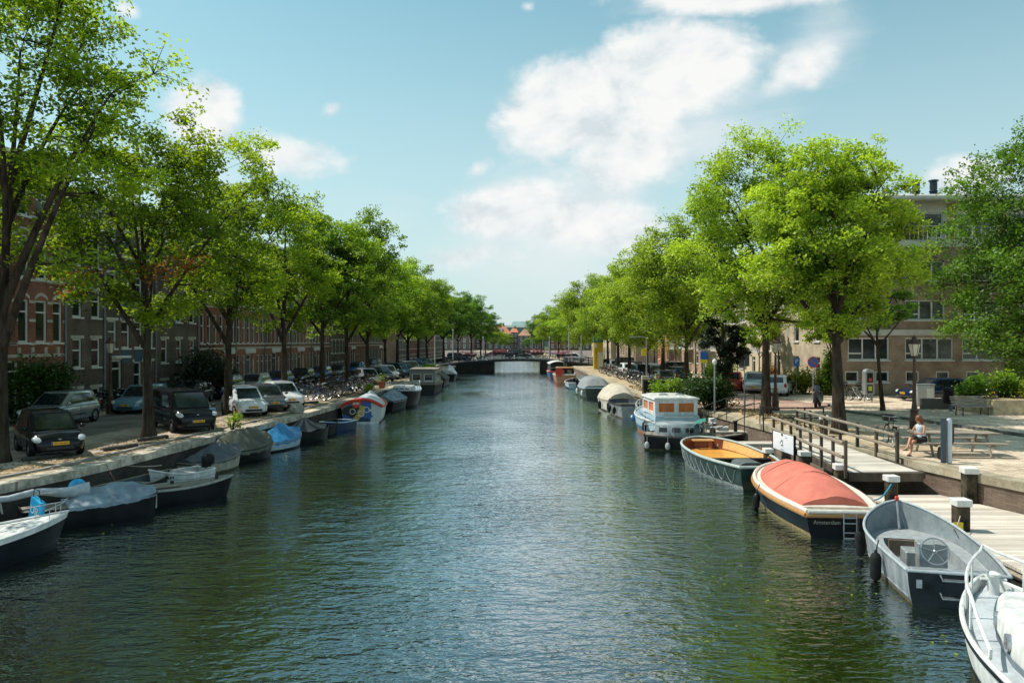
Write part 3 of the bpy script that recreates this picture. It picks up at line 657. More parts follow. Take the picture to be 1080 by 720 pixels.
# right row
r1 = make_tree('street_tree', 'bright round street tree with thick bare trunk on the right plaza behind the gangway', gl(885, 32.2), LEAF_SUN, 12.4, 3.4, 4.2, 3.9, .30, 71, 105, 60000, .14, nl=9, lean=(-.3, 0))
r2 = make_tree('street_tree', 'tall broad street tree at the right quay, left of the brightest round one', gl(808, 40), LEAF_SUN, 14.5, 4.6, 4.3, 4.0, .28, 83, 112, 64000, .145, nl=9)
r0 = make_tree('park_tree', 'dense dark green tree at the right edge behind the planter wall', (33.0, 46.5, STREET), LEAF_DARK, 17.5, 6.1, 1.3, 2.4, .33, 97, 190, 90000, .18, nl=10, crs=1.0)
make_tree('young_tree', 'slim tree with dark leaning trunk in front of the brown apartment block', gl(931, 41.6), LEAF_DARK, 7.9, 2.5, 4.2, 3.4, .13, 101, 30, 11000, .14, nl=6, lean=(-.5, 0))
yt = make_tree('young_tree', 'slim small tree beside the round no-stopping sign', gl(876, 55), LEAF_SUN, 7.4, 2.0, 2.9, 2.6, .09, 103, 26, 4200, .2, nl=5)
make_tree('copper_tree', 'narrow dark copper-leaved tree left of the parked red car', gl(763, 43.3), LEAF_COPPER, 6.9, 1.15, 2.0, 2.0, .15, 107, 40, 16000, .13, nl=6, crs=1.3)
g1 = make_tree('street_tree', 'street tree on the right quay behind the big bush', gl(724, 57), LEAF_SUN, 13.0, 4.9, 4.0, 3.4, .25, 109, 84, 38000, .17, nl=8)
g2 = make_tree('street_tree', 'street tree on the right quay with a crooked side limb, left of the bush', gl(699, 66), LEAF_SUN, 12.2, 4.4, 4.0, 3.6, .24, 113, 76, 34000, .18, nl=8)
for px, Y, s, rot, lab, m, src in [
    (682, 73, .92, 1.4, 'street tree on the right quay behind the leaning lamp and grey bin', LEAF_SUN, g1),
    (664, 80, .95, 2.6, 'street tree on the right quay in the bicycle row, nearest to the beige tent boat', LEAF_SUN, g2),
    (652, 92, .98, 3.6, 'street tree on the right quay in the middle of the bicycle row', LEAF_MID, g1),
    (641, 102, 1.0, 4.4, 'street tree on the right quay just right of the yellow kiosk', LEAF_SUN, g2),
    (629, 114, 1.05, 5.6, 'street tree on the right quay just left of the yellow kiosk', LEAF_SUN, g1)]:
    copy_tree(src, gl(px, Y), (s * (.9 + .23 * (rot * 7.3 % 1)), s * (.9 + .2 * (rot * 3.7 % 1)), s * (.93 + .13 * (rot * 5.1 % 1))), rot, lab, m)
# beyond the bridge
FAR = [(468, 142, 1.02, LEAF_DARK, gE), (483, 152, 1.0, LEAF_DARK, gF), (497, 168, 1.03, LEAF_DARK, gE), (507, 192, .98, LEAF_DARK, gF), (512, 225, .95, LEAF_DARK, gE)]
for i, (px, Y, s, m, src) in enumerate(FAR):
    copy_tree(src, gl(px, Y), (s * (1.2 - .07 * i), s, s * (.95 + .03 * (i % 3))), 1.3 * i, ['dark tree on the left bank right beyond the far bridge, first of five', 'dark tree on the left bank beyond the far bridge, second of five', 'dark tree on the left bank beyond the far bridge, third of five', 'dark tree on the left bank beyond the far bridge, fourth of five', 'dark tree on the left bank beyond the far bridge, farthest of five'][i], m, 'trees beyond the bridge on the left bank')
FAR = [(613, 140, .95, LEAF_SUN, g1), (600, 158, .95, LEAF_MID, g2), (589, 178, .98, LEAF_SUN, g1), (580, 205, 1.0, LEAF_SUN, g2), (571, 245, 1.02, LEAF_DARK, g1)]
for i, (px, Y, s, m, src) in enumerate(FAR):
    copy_tree(src, gl(px, Y), (s, s * (1.15 - .05 * i), s * (.93 + .05 * (i % 3))), 1.1 * i + .5, ['bright tree on the right bank right beyond the far bridge, first of five', 'bright tree on the right bank beyond the far bridge, second of five', 'bright tree on the right bank beyond the far bridge, third of five', 'bright tree on the right bank beyond the far bridge, fourth of five', 'dark tall tree on the right bank beyond the far bridge, farthest of five'][i], m, 'trees beyond the bridge on the right bank')
for i, (px, Y, s, m) in enumerate([(528, 262, .55, LEAF_SUN), (536, 285, .5, LEAF_MID), (556, 300, .38, LEAF_DARK), (520, 250, .62, LEAF_SUN), (566, 270, .6, LEAF_MID)]):
    copy_tree(gE, gl(px, Y), s, i * 1.7, ['pale low tree left of the red-roofed houses', 'pale low tree in front of the red-roofed house', 'small dark tree in front of the second red-roofed house', 'pale low tree beside the dark tree beyond the bridge', 'low green tree right of the red-roofed houses'][i], m)
# trees behind the right-hand houses' street, seen between trunks
for i, (x, y, s) in enumerate([(21.5, 66, .45), (22.3, 92, .55), (21, 112, .6)]):
    copy_tree(yt, (x, y, STREET), s * 2, i * 2.2, ['small tree in front of the balcony flats, nearest of three', 'small tree in front of the balcony flats, middle of three', 'small tree in front of the balcony flats, farthest of three'][i], LEAF_SUN)

# ------------------------------------------------------------------ bushes
def bush(name, label, loc, dims, n, size, m, seed, clumps=14, stem=True, group=None):
    rng = np.random.default_rng(seed); t = thing(name, label, 'shrub', loc, 0, group)
    cs = rng.uniform(-1, 1, (clumps, 3)); cs[:, 2] = rng.uniform(.15, .95, clumps)
    cs = cs / np.maximum(1, np.linalg.norm(cs[:, :2], axis=1))[:, None]
    cs[:, 0] *= dims[0] / 2 * .8; cs[:, 1] *= dims[1] / 2 * .8; cs[:, 2] *= dims[2] * .85
    k = rng.integers(0, clumps, n); off = rng.normal(size=(n, 3)) * np.array([dims[0] * .13, dims[1] * .13, dims[2] * .13])
    c = cs[k] + off; c[:, 2] = np.abs(c[:, 2]) + .03
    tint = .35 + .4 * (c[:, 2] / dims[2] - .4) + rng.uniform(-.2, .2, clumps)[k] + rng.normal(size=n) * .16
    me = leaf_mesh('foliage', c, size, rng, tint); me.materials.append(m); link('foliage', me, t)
    mb = MB()
    for q in cs: mb.tube([(q[0] * .15, q[1] * .15, -.05), (q[0] * .5, q[1] * .5, q[2] * .6), tuple(q)], [.03, .02, .008], 4, False)
    mb.build('stem', BARK, t)
    return t
bush('bush', 'big dark green bush on the quay verge left of the copper-leaved tree', (11.2, 43.6, STREET), (2.9, 2.3, 1.95), 7500, .14, LEAF_HEDGE, 5, 22)
bush('bush', 'paler feathery bush left of the big dark one, behind the cabin cruiser', (9.6, 46.6, STREET), (1.9, 1.6, 1.7), 3000, .15, LEAF_MID, 6, 16)
bush('bush', 'rounded yellow-green shrub in front of the beige flats, beside the no-stopping sign', (21.9, 56.6, STREET), (3.0, 2.0, 1.9), 4200, .15, LEAF_YEL, 7, 16)
bush('bush', 'tall green climbing shrub between the yellow-green shrub and the brown flats', (23.3, 55.6, STREET), (1.6, 1.6, 3.6), 4200, .16, LEAF_MID, 8, 18)
bush('bush', 'orange-brown shrub behind the white parked car', (20.7, 61.0, STREET), (1.7, 1.5, 1.9), 2200, .14, LEAF_RUST, 9, 12)
bush('hedge', 'black-green hedge in front of the grey-brown houses on the left', (fX(52) + 2.0, 51.0, STREET + .1), (2.4, 6.5, 3.3), 8000, .2, LEAF_COPPER, 10, 30)
bush('bush', 'climbing plant hanging dark over the red house front at far left', (fX(37) + .9, 36.0, STREET + .1), (1.2, 4.2, 3.0), 5000, .17, LEAF_HEDGE, 12, 22)
bush('weeds', 'green weeds growing on the left quay edge above the tent boat', (qL(33.4) - .35, 33.6, STREET), (.9, 1.3, .7), 260, .11, LEAF_MID, 14, 9)
bush('weeds', 'green weeds on the left quay edge past the painted boat', (qL(56) - .6, 56.5, STREET), (1.2, 2.0, .8), 500, .14, LEAF_MID, 15, 8)
bush('weeds', 'low hedge growing along the left quay above the houseboat', (qL(92) - .8, 93, STREET), (1.8, 9, 1.2), 2200, .2, LEAF_MID, 16, 18)
bush('bush', 'green shrub row before the balcony flats, behind the far parked cars', (20.3, 74, STREET), (2.4, 4.5, 2.3), 3200, .2, LEAF_MID, 17, 16)
for i, (x, y, d, m) in enumerate([(25.6, 41.9, (1.8, 1.4, 1.5), LEAF_DARK), (27.2, 42.3, (2.0, 1.6, 1.8), LEAF_MID), (29.0, 42.2, (1.9, 1.5, 1.3), LEAF_YEL), (30.6, 42.5, (2.0, 1.6, 1.7), LEAF_DARK), (28.6, 40.4, (2.2, 1.2, 1.2), LEAF_YEL)]):
    bush('bush', ['dark leafy shrub in the planter behind the bench', 'mid green shrub in the middle of the planter', 'yellow flowering shrub at the right of the planter', 'dark shrub in the planter at the right picture edge', 'yellow-green shrub at the front of the planter wall'][i], (x, y, STREET + .7), d, 1800, .15, m, 20 + i, 10)
# dry grass and fallen leaves on the verges (uncountable)
def litter(name, f, y0, y1, n, z, size, cols, seed, kind_name, h=.0):
    rng = np.random.default_rng(seed); y = rng.uniform(y0, y1, n); a, b = f
    u = rng.beta(1.2, 1.2, n); x = np.array([a(v) + (b(v) - a(v)) * w for v, w in zip(y, u)])
    cl = np.sin(x * 2.1 + y * .9) + np.sin(y * 2.7 - x) ; keep = cl > -.4
    c = np.stack([x, y, np.full(n, z) + rng.uniform(.005, .02 + h, n)], 1)[keep]
    me = leaf_mesh(name, c, size, rng, rng.uniform(0, 1, len(c)), up=2.5 if h == 0 else .1); me.materials.append(cols)
    o = link(name, me); tag(o, kind_name, None, None, 'stuff'); return o
DRY = leaf_mat('dry_grass', (.17, .115, .045), (.42, .31, .14), (1, 1, 1), .2)
tag(litter('fallen_leaves', (lambda y: qL(y) - 3.1, lambda y: qL(y) - .8), 17, 60, 4200, STREET, .10, DRY, 3, 'brown fallen leaves and dry litter along the left quay verge'), cat='leaf litter')
tag(litter('dry_grass', (lambda y: qR(y) + .7, lambda y: qR(y) + 3.0), 33, 66, 3000, STREET, .13, DRY, 4, 'dry straw-coloured grass on the right quay verge', .10), cat='grass')

# a few withered red-brown sprays in the second tree, fallen leaves afloat
rng = np.random.default_rng(31); c = np.concatenate([rng.normal(size=(170, 3)) * np.array([.35, .35, .28]) + np.array(q) for q in ((.8, -1.2, 6.6), (-1.5, -2.2, 6.3), (1.9, -1.0, 6.9))])
me = leaf_mesh('dry_leaves', c, .16, rng, rng.uniform(0, 1, len(c))); me.materials.append(LEAF_RUST); link('dry_leaves', me, tB)
def afloat(name, f0, f1, y0, y1, n, seed, label):
    rng = np.random.default_rng(seed); y = rng.uniform(y0, y1, n); u = rng.beta(1, 2.6, n); x = np.array([f0(v) + (f1(v) - f0(v)) * w for v, w in zip(y, u)]); k = np.sin(x * 1.3 + y * .8) + np.sin(y * .5) > -.2
    me = leaf_mesh(name, np.stack([x, y, np.full(n, .012)], 1)[k], .085, rng, rng.uniform(0, 1, int(k.sum())), up=14); me.materials.append(LEAF_YEL); tag(link(name, me), label, 'floating leaves', None, 'stuff')
afloat('floating_leaves', lambda y: qL(y) + 1.5, lambda y: qL(y) + 5.5, 17, 60, 260, 41, 'small yellow leaves afloat beside the boats of the left quay')
afloat('floating_leaves', lambda y: 7.6, lambda y: 2.8, 12, 45, 170, 42, 'small yellow leaves afloat beside the boats of the right jetty')
# ------------------------------------------------------------------ houses
def wall_holes(mb, w, h, rects, depth=.16, y=0.0, x0=0.0, z0=0.0, mi=0):
    """a wall in the XZ plane facing -Y with real openings and their reveals; rects = (x, z, w, h)"""
    xs = sorted({x0, x0 + w} | {r[0] for r in rects} | {r[0] + r[2] for r in rects}); zs = sorted({z0, z0 + h} | {r[1] for r in rects} | {r[1] + r[3] for r in rects})
    for a, b in zip(xs[:-1], xs[1:]):
        for c, d in zip(zs[:-1], zs[1:]):
            mx, mz = (a + b) / 2, (c + d) / 2
            if any(r[0] < mx < r[0] + r[2] and r[1] < mz < r[1] + r[3] for r in rects): continue
            mb.quad((a, y, c), (b, y, c), (b, y, d), (a, y, d), mi)
    for rx, rz_, rw, rh in rects:
        p = [(rx, rz_), (rx + rw, rz_), (rx + rw, rz_ + rh), (rx, rz_ + rh)]
        for i in range(4):
            a, b = p[i], p[(i + 1) % 4]; mb.quad((a[0], y, a[1]), (b[0], y, b[1]), (b[0], y + depth, b[1]), (a[0], y + depth, a[1]), mi)
    return mb
WCACHE = {}
def window(parent, x, z, w, h, kind='sash', y=0.0, depth=.16, frame=None, glass=None, fw=.075):
    """a window part (frame) with its pane as sub-part"""
    frame = frame or WHITE; glass = glass or GLASS
    key = (round(w, 2), round(h, 2), kind, frame.name, glass.name, fw)
    if key not in WCACHE:
        f = MB(); d = .07
        def bar(cx, cz, bw, bh, dd=d, yy=0): f.box((cx, yy, cz), (bw, dd, bh))
        bar(fw / 2, h / 2, fw, h); bar(w - fw / 2, h / 2, fw, h); bar(w / 2, fw / 2, w - 2 * fw, fw, d - .004); bar(w / 2, h - fw / 2, w - 2 * fw, fw, d - .004)
        if kind == 'sash': bar(w / 2, h * .60, w - 2 * fw, fw * .9, d - .008, -.01)
        elif kind == 'cross': bar(w / 2, h * .66, w - 2 * fw, fw, d - .008); bar(w / 2, h * .33, fw * .9, h * .66 - fw * 1.5, d - .01)
        elif kind == 'trans': bar(w / 2, h * .72, w - 2 * fw, fw * .9, d - .008)
        elif kind == 'wide3':
            for q in (.36, .68): bar(w * q, h / 2, fw, h - 2 * fw, d - .008)
            bar(w * .18, h * .3, w * .36 - 1.6 * fw, fw, d - .012)
        elif kind == 'wide2': bar(w * .5, h / 2, fw, h - 2 * fw, d - .008)
        f.box((w / 2, -.10, -.045), (w + .12, .20, .09))         # sill
        fo = f.build('window', frame)
        g = MB(); g.quad((fw * .6, .012, fw * .6), (w - fw * .6, .012, fw * .6), (w - fw * .6, .012, h - fw * .6), (fw * .6, .012, h - fw * .6)); go = g.build('pane', glass)
        WCACHE[key] = (fo.data, go.data); bpy.data.objects.remove(fo); bpy.data.objects.remove(go)
    fm, gm = WCACHE[key]
    o = link('window', fm, parent); o.location = (x, y + depth - .05, z)
    link('pane', gm, o); return o
def door(parent, x, z, w, h, mat, depth=.2, fan=.5, frame=None):
    f = MB(); fw = .09
    f.box((fw / 2, 0, h / 2), (fw, .1, h)); f.box((w - fw / 2, 0, h / 2), (fw, .1, h)); f.box((w / 2, 0, h - fw / 2), (w - 2 * fw, .096, fw)); f.box((w / 2, 0, h - fan), (w - 2 * fw, .092, fw))
    o = f.build('door', frame or WHITE, parent); o.location = (x, depth - .06, z)
    g = MB(); g.box((w / 2, .02, (h - fan) / 2), (w - 2 * fw, .04, h - fan - fw), bev=.01); g.box((w / 2, -.01, .55), (w * .5, .02, .7), bev=.01); g.build('door_leaf', mat, o)
    g = MB(); g.quad((fw, .01, h - fan), (w - fw, .01, h - fan), (w - fw, .01, h - fw), (fw, .01, h - fw)); g.build('pane', GLASS, o)
    k = MB(); k.ball((w * .78, -.035, 1.02), .04, 8, 6); k.build('handle', STEEL, o)
    return o
def shell(mb, w, h, d, front=False):
    mb.quad((0, 0, 0), (0, 0, h), (0, d, h), (0, d, 0)); mb.quad((w, 0, 0), (w, 0, h), (w, d, h), (w, d, 0)); mb.quad((0, d, 0), (w, d, 0), (w, d, h), (0, d, h))
def arch(mb, x, z, w, r=.0, t=.16, n=9, proud=.012, rise=.28):
    """segmental arch band above an opening"""
    a = []
    for i in range(n):
        u = -1 + 2 * i / (n - 1); zz = rise * w * (1 - u * u)
        a.append((x + w / 2 + u * (w / 2 + .06), zz + z))
    for (x1, z1), (x2, z2) in zip(a[:-1], a[1:]):
        mb.add([(x1, -proud, z1), (x2, -proud, z2), (x2, -proud, z2 + t), (x1, -proud, z1 + t), (x1, .0, z1), (x2, .0, z2), (x2, .0, z2 + t), (x1, .0, z1 + t)],
               [(0, 1, 2, 3), (0, 1, 5, 4), (3, 2, 6, 7)])
RED1 = brick('red_house_brick', (0.246, 0.084, 0.049), (0.362, 0.128, 0.072), (0.217, 0.160, 0.131))
GREYB = brick('grey_brown_brick', (0.123, 0.090, 0.070), (0.181, 0.131, 0.102), (0.160, 0.145, 0.131))
GREYB2 = brick('dark_brown_brick', (0.102, 0.072, 0.058), (0.152, 0.109, 0.084), (0.145, 0.131, 0.116))
ORB = brick('orange_red_brick', (0.334, 0.123, 0.065), (0.464, 0.181, 0.102), (0.290, 0.217, 0.174))
ROOFT = pm('dark_roof_tar', (.045, .045, .048), .8, var=.3, scale=3)
GUT = pm('zinc_gutter', (.22, .23, .24), .55, metal=.4, var=.2)
LF = R(90) - math.atan(.038)
def left_house(y0, w, h, label, style, mat, seed):
    h -= .9 if h > 12 else 0
    rnd = random.Random(seed)
    t = thing('terraced_house', label, 'house', (fX(y0), y0, STREET + .0), LF, 'terraced houses along the left quay')
    rects = []; W = []; bands = []; arches = []; doors = []
    fl = 3.05
    if style == 'banded':                                    # red brick, white stone bands, arched heads
        cols = [(.35, 1.25), (2.0, .75), (3.25, .78), (4.7, .75)] if w < 6.6 else [(.4, 1.15), (1.95, .75), (3.1, .8), (4.5, .75), (5.75, .85), (7.05, .75)]
        for x, ww in cols:
            for k, z in enumerate((3.85, 6.95, 9.9)):
                hh = 2.05 if k < 2 else 1.3
                rects.append((x, z, ww, hh)); W.append((x, z, ww, hh, 'trans')); arches.append((x, z + hh, ww))
        rects += [(3.3, .25, 1.25, 2.75), (4.9, .25, .8, 2.6)]; doors.append((3.3, .25, 1.25, 2.75, DARKDOOR)); W.append((4.9, .25, .8, 2.6, 'trans'))
        rects.append((.5, .6, 2.2, 2.2)); W.append((.5, .6, 2.2, 2.2, 'wide3'))
        bands = [(z, .14) for z in (3.15, 3.72, 4.85, 5.75, 6.8, 7.95, 8.9, 9.85, 11.0)]
    elif style == 'plain':
        n = max(2, int(w / 1.5)); sx = w / n
        cols = [(sx * (i + .5) - .42, .84) for i in range(n)]
        for x, ww in cols:
            for z, hh in ((2.5, 1.55), (5.2, 1.5), (7.95, 1.45), (10.2, .9)): rects.append((x, z, ww, hh)); W.append((x, z, ww, hh, 'sash'))
            rects.append((x, .75, ww, .6)); W.append((x, .75, ww, .6, 'none'))
    elif style == 'portal':                                   # door with shallow canopy, blue panels between floors
        n = 4; sx = w / n
        rects.append((.5, .12, 1.15, 2.7)); doors.append((.5, .12, 1.15, 2.7, DARKDOOR))
        for i in (2, 3):
            x = sx * i + .18; rects.append((x, .75, .85, 1.9)); W.append((x, .75, .85, 1.9, 'sash'))
        for i in range(4):
            x = sx * i + .2
            for z, hh in ((3.5, 1.6), (6.2, 1.6), (8.9, 1.5)): rects.append((x, z, .9, hh)); W.append((x, z, .9, hh, 'sash' if i != 2 else 'trans'))
    else:                                                     # arcade: tall white mullioned strips above arched ground floor
        n = max(5, int(w / 1.0)); sx = w / n; pd = rnd.choice([1, 2, n - 2])
        for i in range(n):
            x = sx * (i + .5) - .33
            if i == pd:
                rects.append((x - .2, .12, 1.1, 2.75)); doors.append((x - .2, .12, 1.1, 2.75, DARKDOOR if rnd.random() < .7 else BLUEP))
            elif not (i == pd + 1):
                rects.append((x, .7, .66, 2.05)); W.append((x, .7, .66, 2.05, 'trans')); arches.append((x, 2.75, .66))
            for z, hh in ((3.75, 2.15), (6.8, 2.1), (9.8, 1.7)): rects.append((x, z, .66, hh)); W.append((x, z, .66, hh, 'sash')); arches.append((x, z + hh, .66)) if z > 6 else None
        bands = [(3.28, .16), (6.45, .10), (9.45, .1)]
    mb = MB(); wall_holes(mb, w, h, rects); shell(mb, w, h, 9.0); mb.build('wall', mat, t)
    for x, z, ww, hh, k in W:
        g = GLASS_CURT if rnd.random() < .22 else GLASS
        window(t, x, z, ww, hh, k, frame=WHITE if rnd.random() < .9 else CREAM, glass=g, fw=.085)
    for d in doors: door(t, *d)
    mb = MB()                                                 # lintels over openings
    if style in ('plain', 'portal'):
        for x, z, ww, hh in rects:
            lm_ = STONE if style == 'plain' else CREAM; key = ('lintel', round(ww, 2), lm_.name)
            if key not in WCACHE: q = MB(); q.box((0, -.008, .09), (ww + .3, .02, .17)); o = q.build('lintel', lm_); WCACHE[key] = o.data; bpy.data.objects.remove(o)
            link('lintel', WCACHE[key], t).location = (x + ww / 2, 0, z + hh)
    elif arches:
        for x, z, ww in arches:
            am = STONE if style == 'banded' else ORB; key = ('arch', round(ww, 2), am.name)
            if key not in WCACHE: q = MB(); arch(q, 0, 0, ww); o = q.build('arch', am); WCACHE[key] = o.data; bpy.data.objects.remove(o)
            link('arch', WCACHE[key], t).location = (x, 0, z)
    if bands:
        for z, th in bands:
            segs = [(0, w)]
            for rx, rz_, rw, rh in rects:
                if rz_ < z + th and rz_ + rh > z:
                    ns = []
                    for a, b in segs:
                        if rx + rw <= a or rx >= b: ns.append((a, b)); continue
                        if rx - .02 > a: ns.append((a, rx - .02))
                        if rx + rw + .02 < b: ns.append((rx + rw + .02, b))
                    segs = ns
            for a, b in segs: mb = MB(); mb.box(((a + b) / 2, -.006, z + th / 2), (b - a - .004, .016, th)); mb.build('stone_band', STONE, t)
    if style == 'arcade':                                     # white name boards over the doors
        mb = MB()
        for d in doors: mb.box((d[0] + .8, -.05, d[1] + d[3] + .22), (2.1, .12, .36), bev=.02)
        mb.build('door_canopy', WHITE, t)
        mb = MB(); mb.box((doors[0][0] + 1.5, .0, 1.35), (.22, .03, 2.3)); mb.build('pilaster', CREAM, t)
    if style == 'portal':
        mb = MB(); mb.box((1.1, -.22, 3.0), (1.6, .44, .14), bev=.02); mb.build('door_canopy', WHITE, t)
        for i in (1, 2):
            mb = MB(); mb.box((sx * i + .65, -.004, 5.65), (.9, .03, 1.0)); mb.box((sx * i + .65, -.004, 3.05), (.9, .03, .75)); mb.build('panel', BLUEP, t)
    if style == 'banded':
        mb = MB()
        for i in range(17): mb.box((.2 + i * (w - .4) / 16, -.03, 3.45), (.16, .07, .34)) if i % 2 else None
        mb.build('frieze', STONE, t)
        for z in (3.85, 6.95):
            mb = MB(); x0 = cols[2][0] - .1
            for i in range(9): mb.tube([(x0 + i * .12, -.22, z), (x0 + i * .12, -.22, z + .85)], .012, 5)
            mb.tube([(x0 - .02, -.22, z + .85), (x0 + 1.0, -.22, z + .85)], .02, 6); mb.box((x0 + .49, -.12, z - .05), (1.1, .26, .06)); mb.build('balcony', IRON, t)
    mb = MB(); mb.box((w / 2, -.16, h + .12), (w, .46, .24), bev=.04); mb.box((w / 2, -.08, h - .12), (w, .22, .2)); mb.build('cornice', CREAM if style != 'plain' else STONE, t)
    mb = MB(); mb.box((w / 2, 4.5, h + .05), (w, 8.6, .12)); mb.build('roof', ROOFT, t)
    mb = MB(); mb.tube([(w - .12, -.07, .0), (w - .12, -.07, h - .1)], .055, 8); mb.build('drainpipe', GUT, t)
    mb = MB(); mb.box((w / 2, -.012, .26), (w, .03, .5)) if style == 'banded' else mb.box((w / 2, -.012, .05), (w - .02, .03, .24)); mb.build('plinth', STONE if style == 'banded' else ROOFT, t)
    return t
left_house(24.2, 6.9, 13.2, 'red brick house with white stone bands, partly cut off at the left picture edge', 'banded', RED1, 1)
left_house(31.2, 8.1, 13.4, 'red brick house with white stone bands and arched windows behind the leftmost tree', 'banded', RED1, 2)
left_house(39.4, 3.4, 12.6, 'narrow grey-brown brick house with two white windows per floor, next to the banded red house', 'plain', GREYB, 3)
left_house(42.9, 5.6, 12.8, 'dark brown house with blue panels and a canopied black door', 'portal', GREYB2, 4)
left_house(48.6, 5.9, 12.5, 'dark grey-brown house behind the black hedge', 'plain', GREYB, 5)
yy = 54.6
LABS = ['red brick arcade house right of the dark grey-brown ones, first with white door boards', 'red brick arcade house behind the white hatchback and its tree', 'red brick arcade house behind the white estate car', 'red brick arcade house behind the left end of the bicycle row', 'red brick arcade house behind the right end of the bicycle row', 'brown house with white window strips behind the first far parked cars', 'dark red house behind the middle of the far parked cars', 'brown brick house behind the last parked cars before the bridge']
for i, lab in enumerate(LABS):
    w_ = [6.6, 6.4, 7.0, 6.6, 7.2, 8, 10, 11][i]
    left_house(yy, w_, 12.4 + .5 * (i % 3), lab, ('arcade', 'plain')[i in (5,)], [RED1, ORB, RED1, ORB, RED1, GREYB, RED1, GREYB2][i], 10 + i); yy += w_ + .04
# more of the street beyond, closing the row past the bridge
for i in range(5):
    left_house(yy + 12, 12, 11.5 + i % 2, ['brick house on the left bank right past the far bridge', 'brick house on the left bank second past the far bridge', 'brick house on the left bank third past the far bridge', 'brick house on the left bank fourth past the far bridge', 'brick house on the left bank fifth past the far bridge'][i], 'plain', [GREYB, RED1, GREYB2, ORB, GREYB][i], 30 + i); yy += 12.1

# ------------------------------------------------------------------ right-hand buildings
TANB = brick('tan_brown_brick', (.33, .225, .15), (.42, .295, .20), (.34, .29, .24))
BEIGE = pm('beige_render', (.60, .50, .36), .85, var=.10, scale=1.2, bump=.2)
BEIGEB = brick('beige_brick', (.50, .40, .28), (.58, .47, .33), (.5, .45, .36))
CONC = pm('white_concrete_band', (.62, .60, .55), .7, var=.12, scale=2)
FLUE = pm('dark_flue_metal', (.03, .045, .06), .4, metal=.5, var=.3)
def curved_balcony(parent, x, z, w, d=1.1, h=1.0, m=None):
    s = MB(); s.box((x + w / 2, -d / 2, z - .08), (w, d, .16)); o = s.build('balcony', CONC, parent)
    r_ = MB(); n = int(w / .14)
    for i in range(n + 1): r_.box((x + .03 + i * (w - .06) / n, -d + .05, z + h / 2), (.025, .025, h))
    r_.box((x + w / 2, -d + .05, z + h), (w, .05, .05)); r_.box((x + .03, -d / 2, z + h), (.05, d - .1, .046)); r_.box((x + w - .03, -d / 2, z + h), (.05, d - .1, .046)); r_.box((x + .03, -d / 2, z + h / 2), (.03, .04, h)); r_.box((x + w - .03, -d / 2, z + h / 2), (.03, .04, h))
    r_.build('railing', m or WHITE, o)
    return o
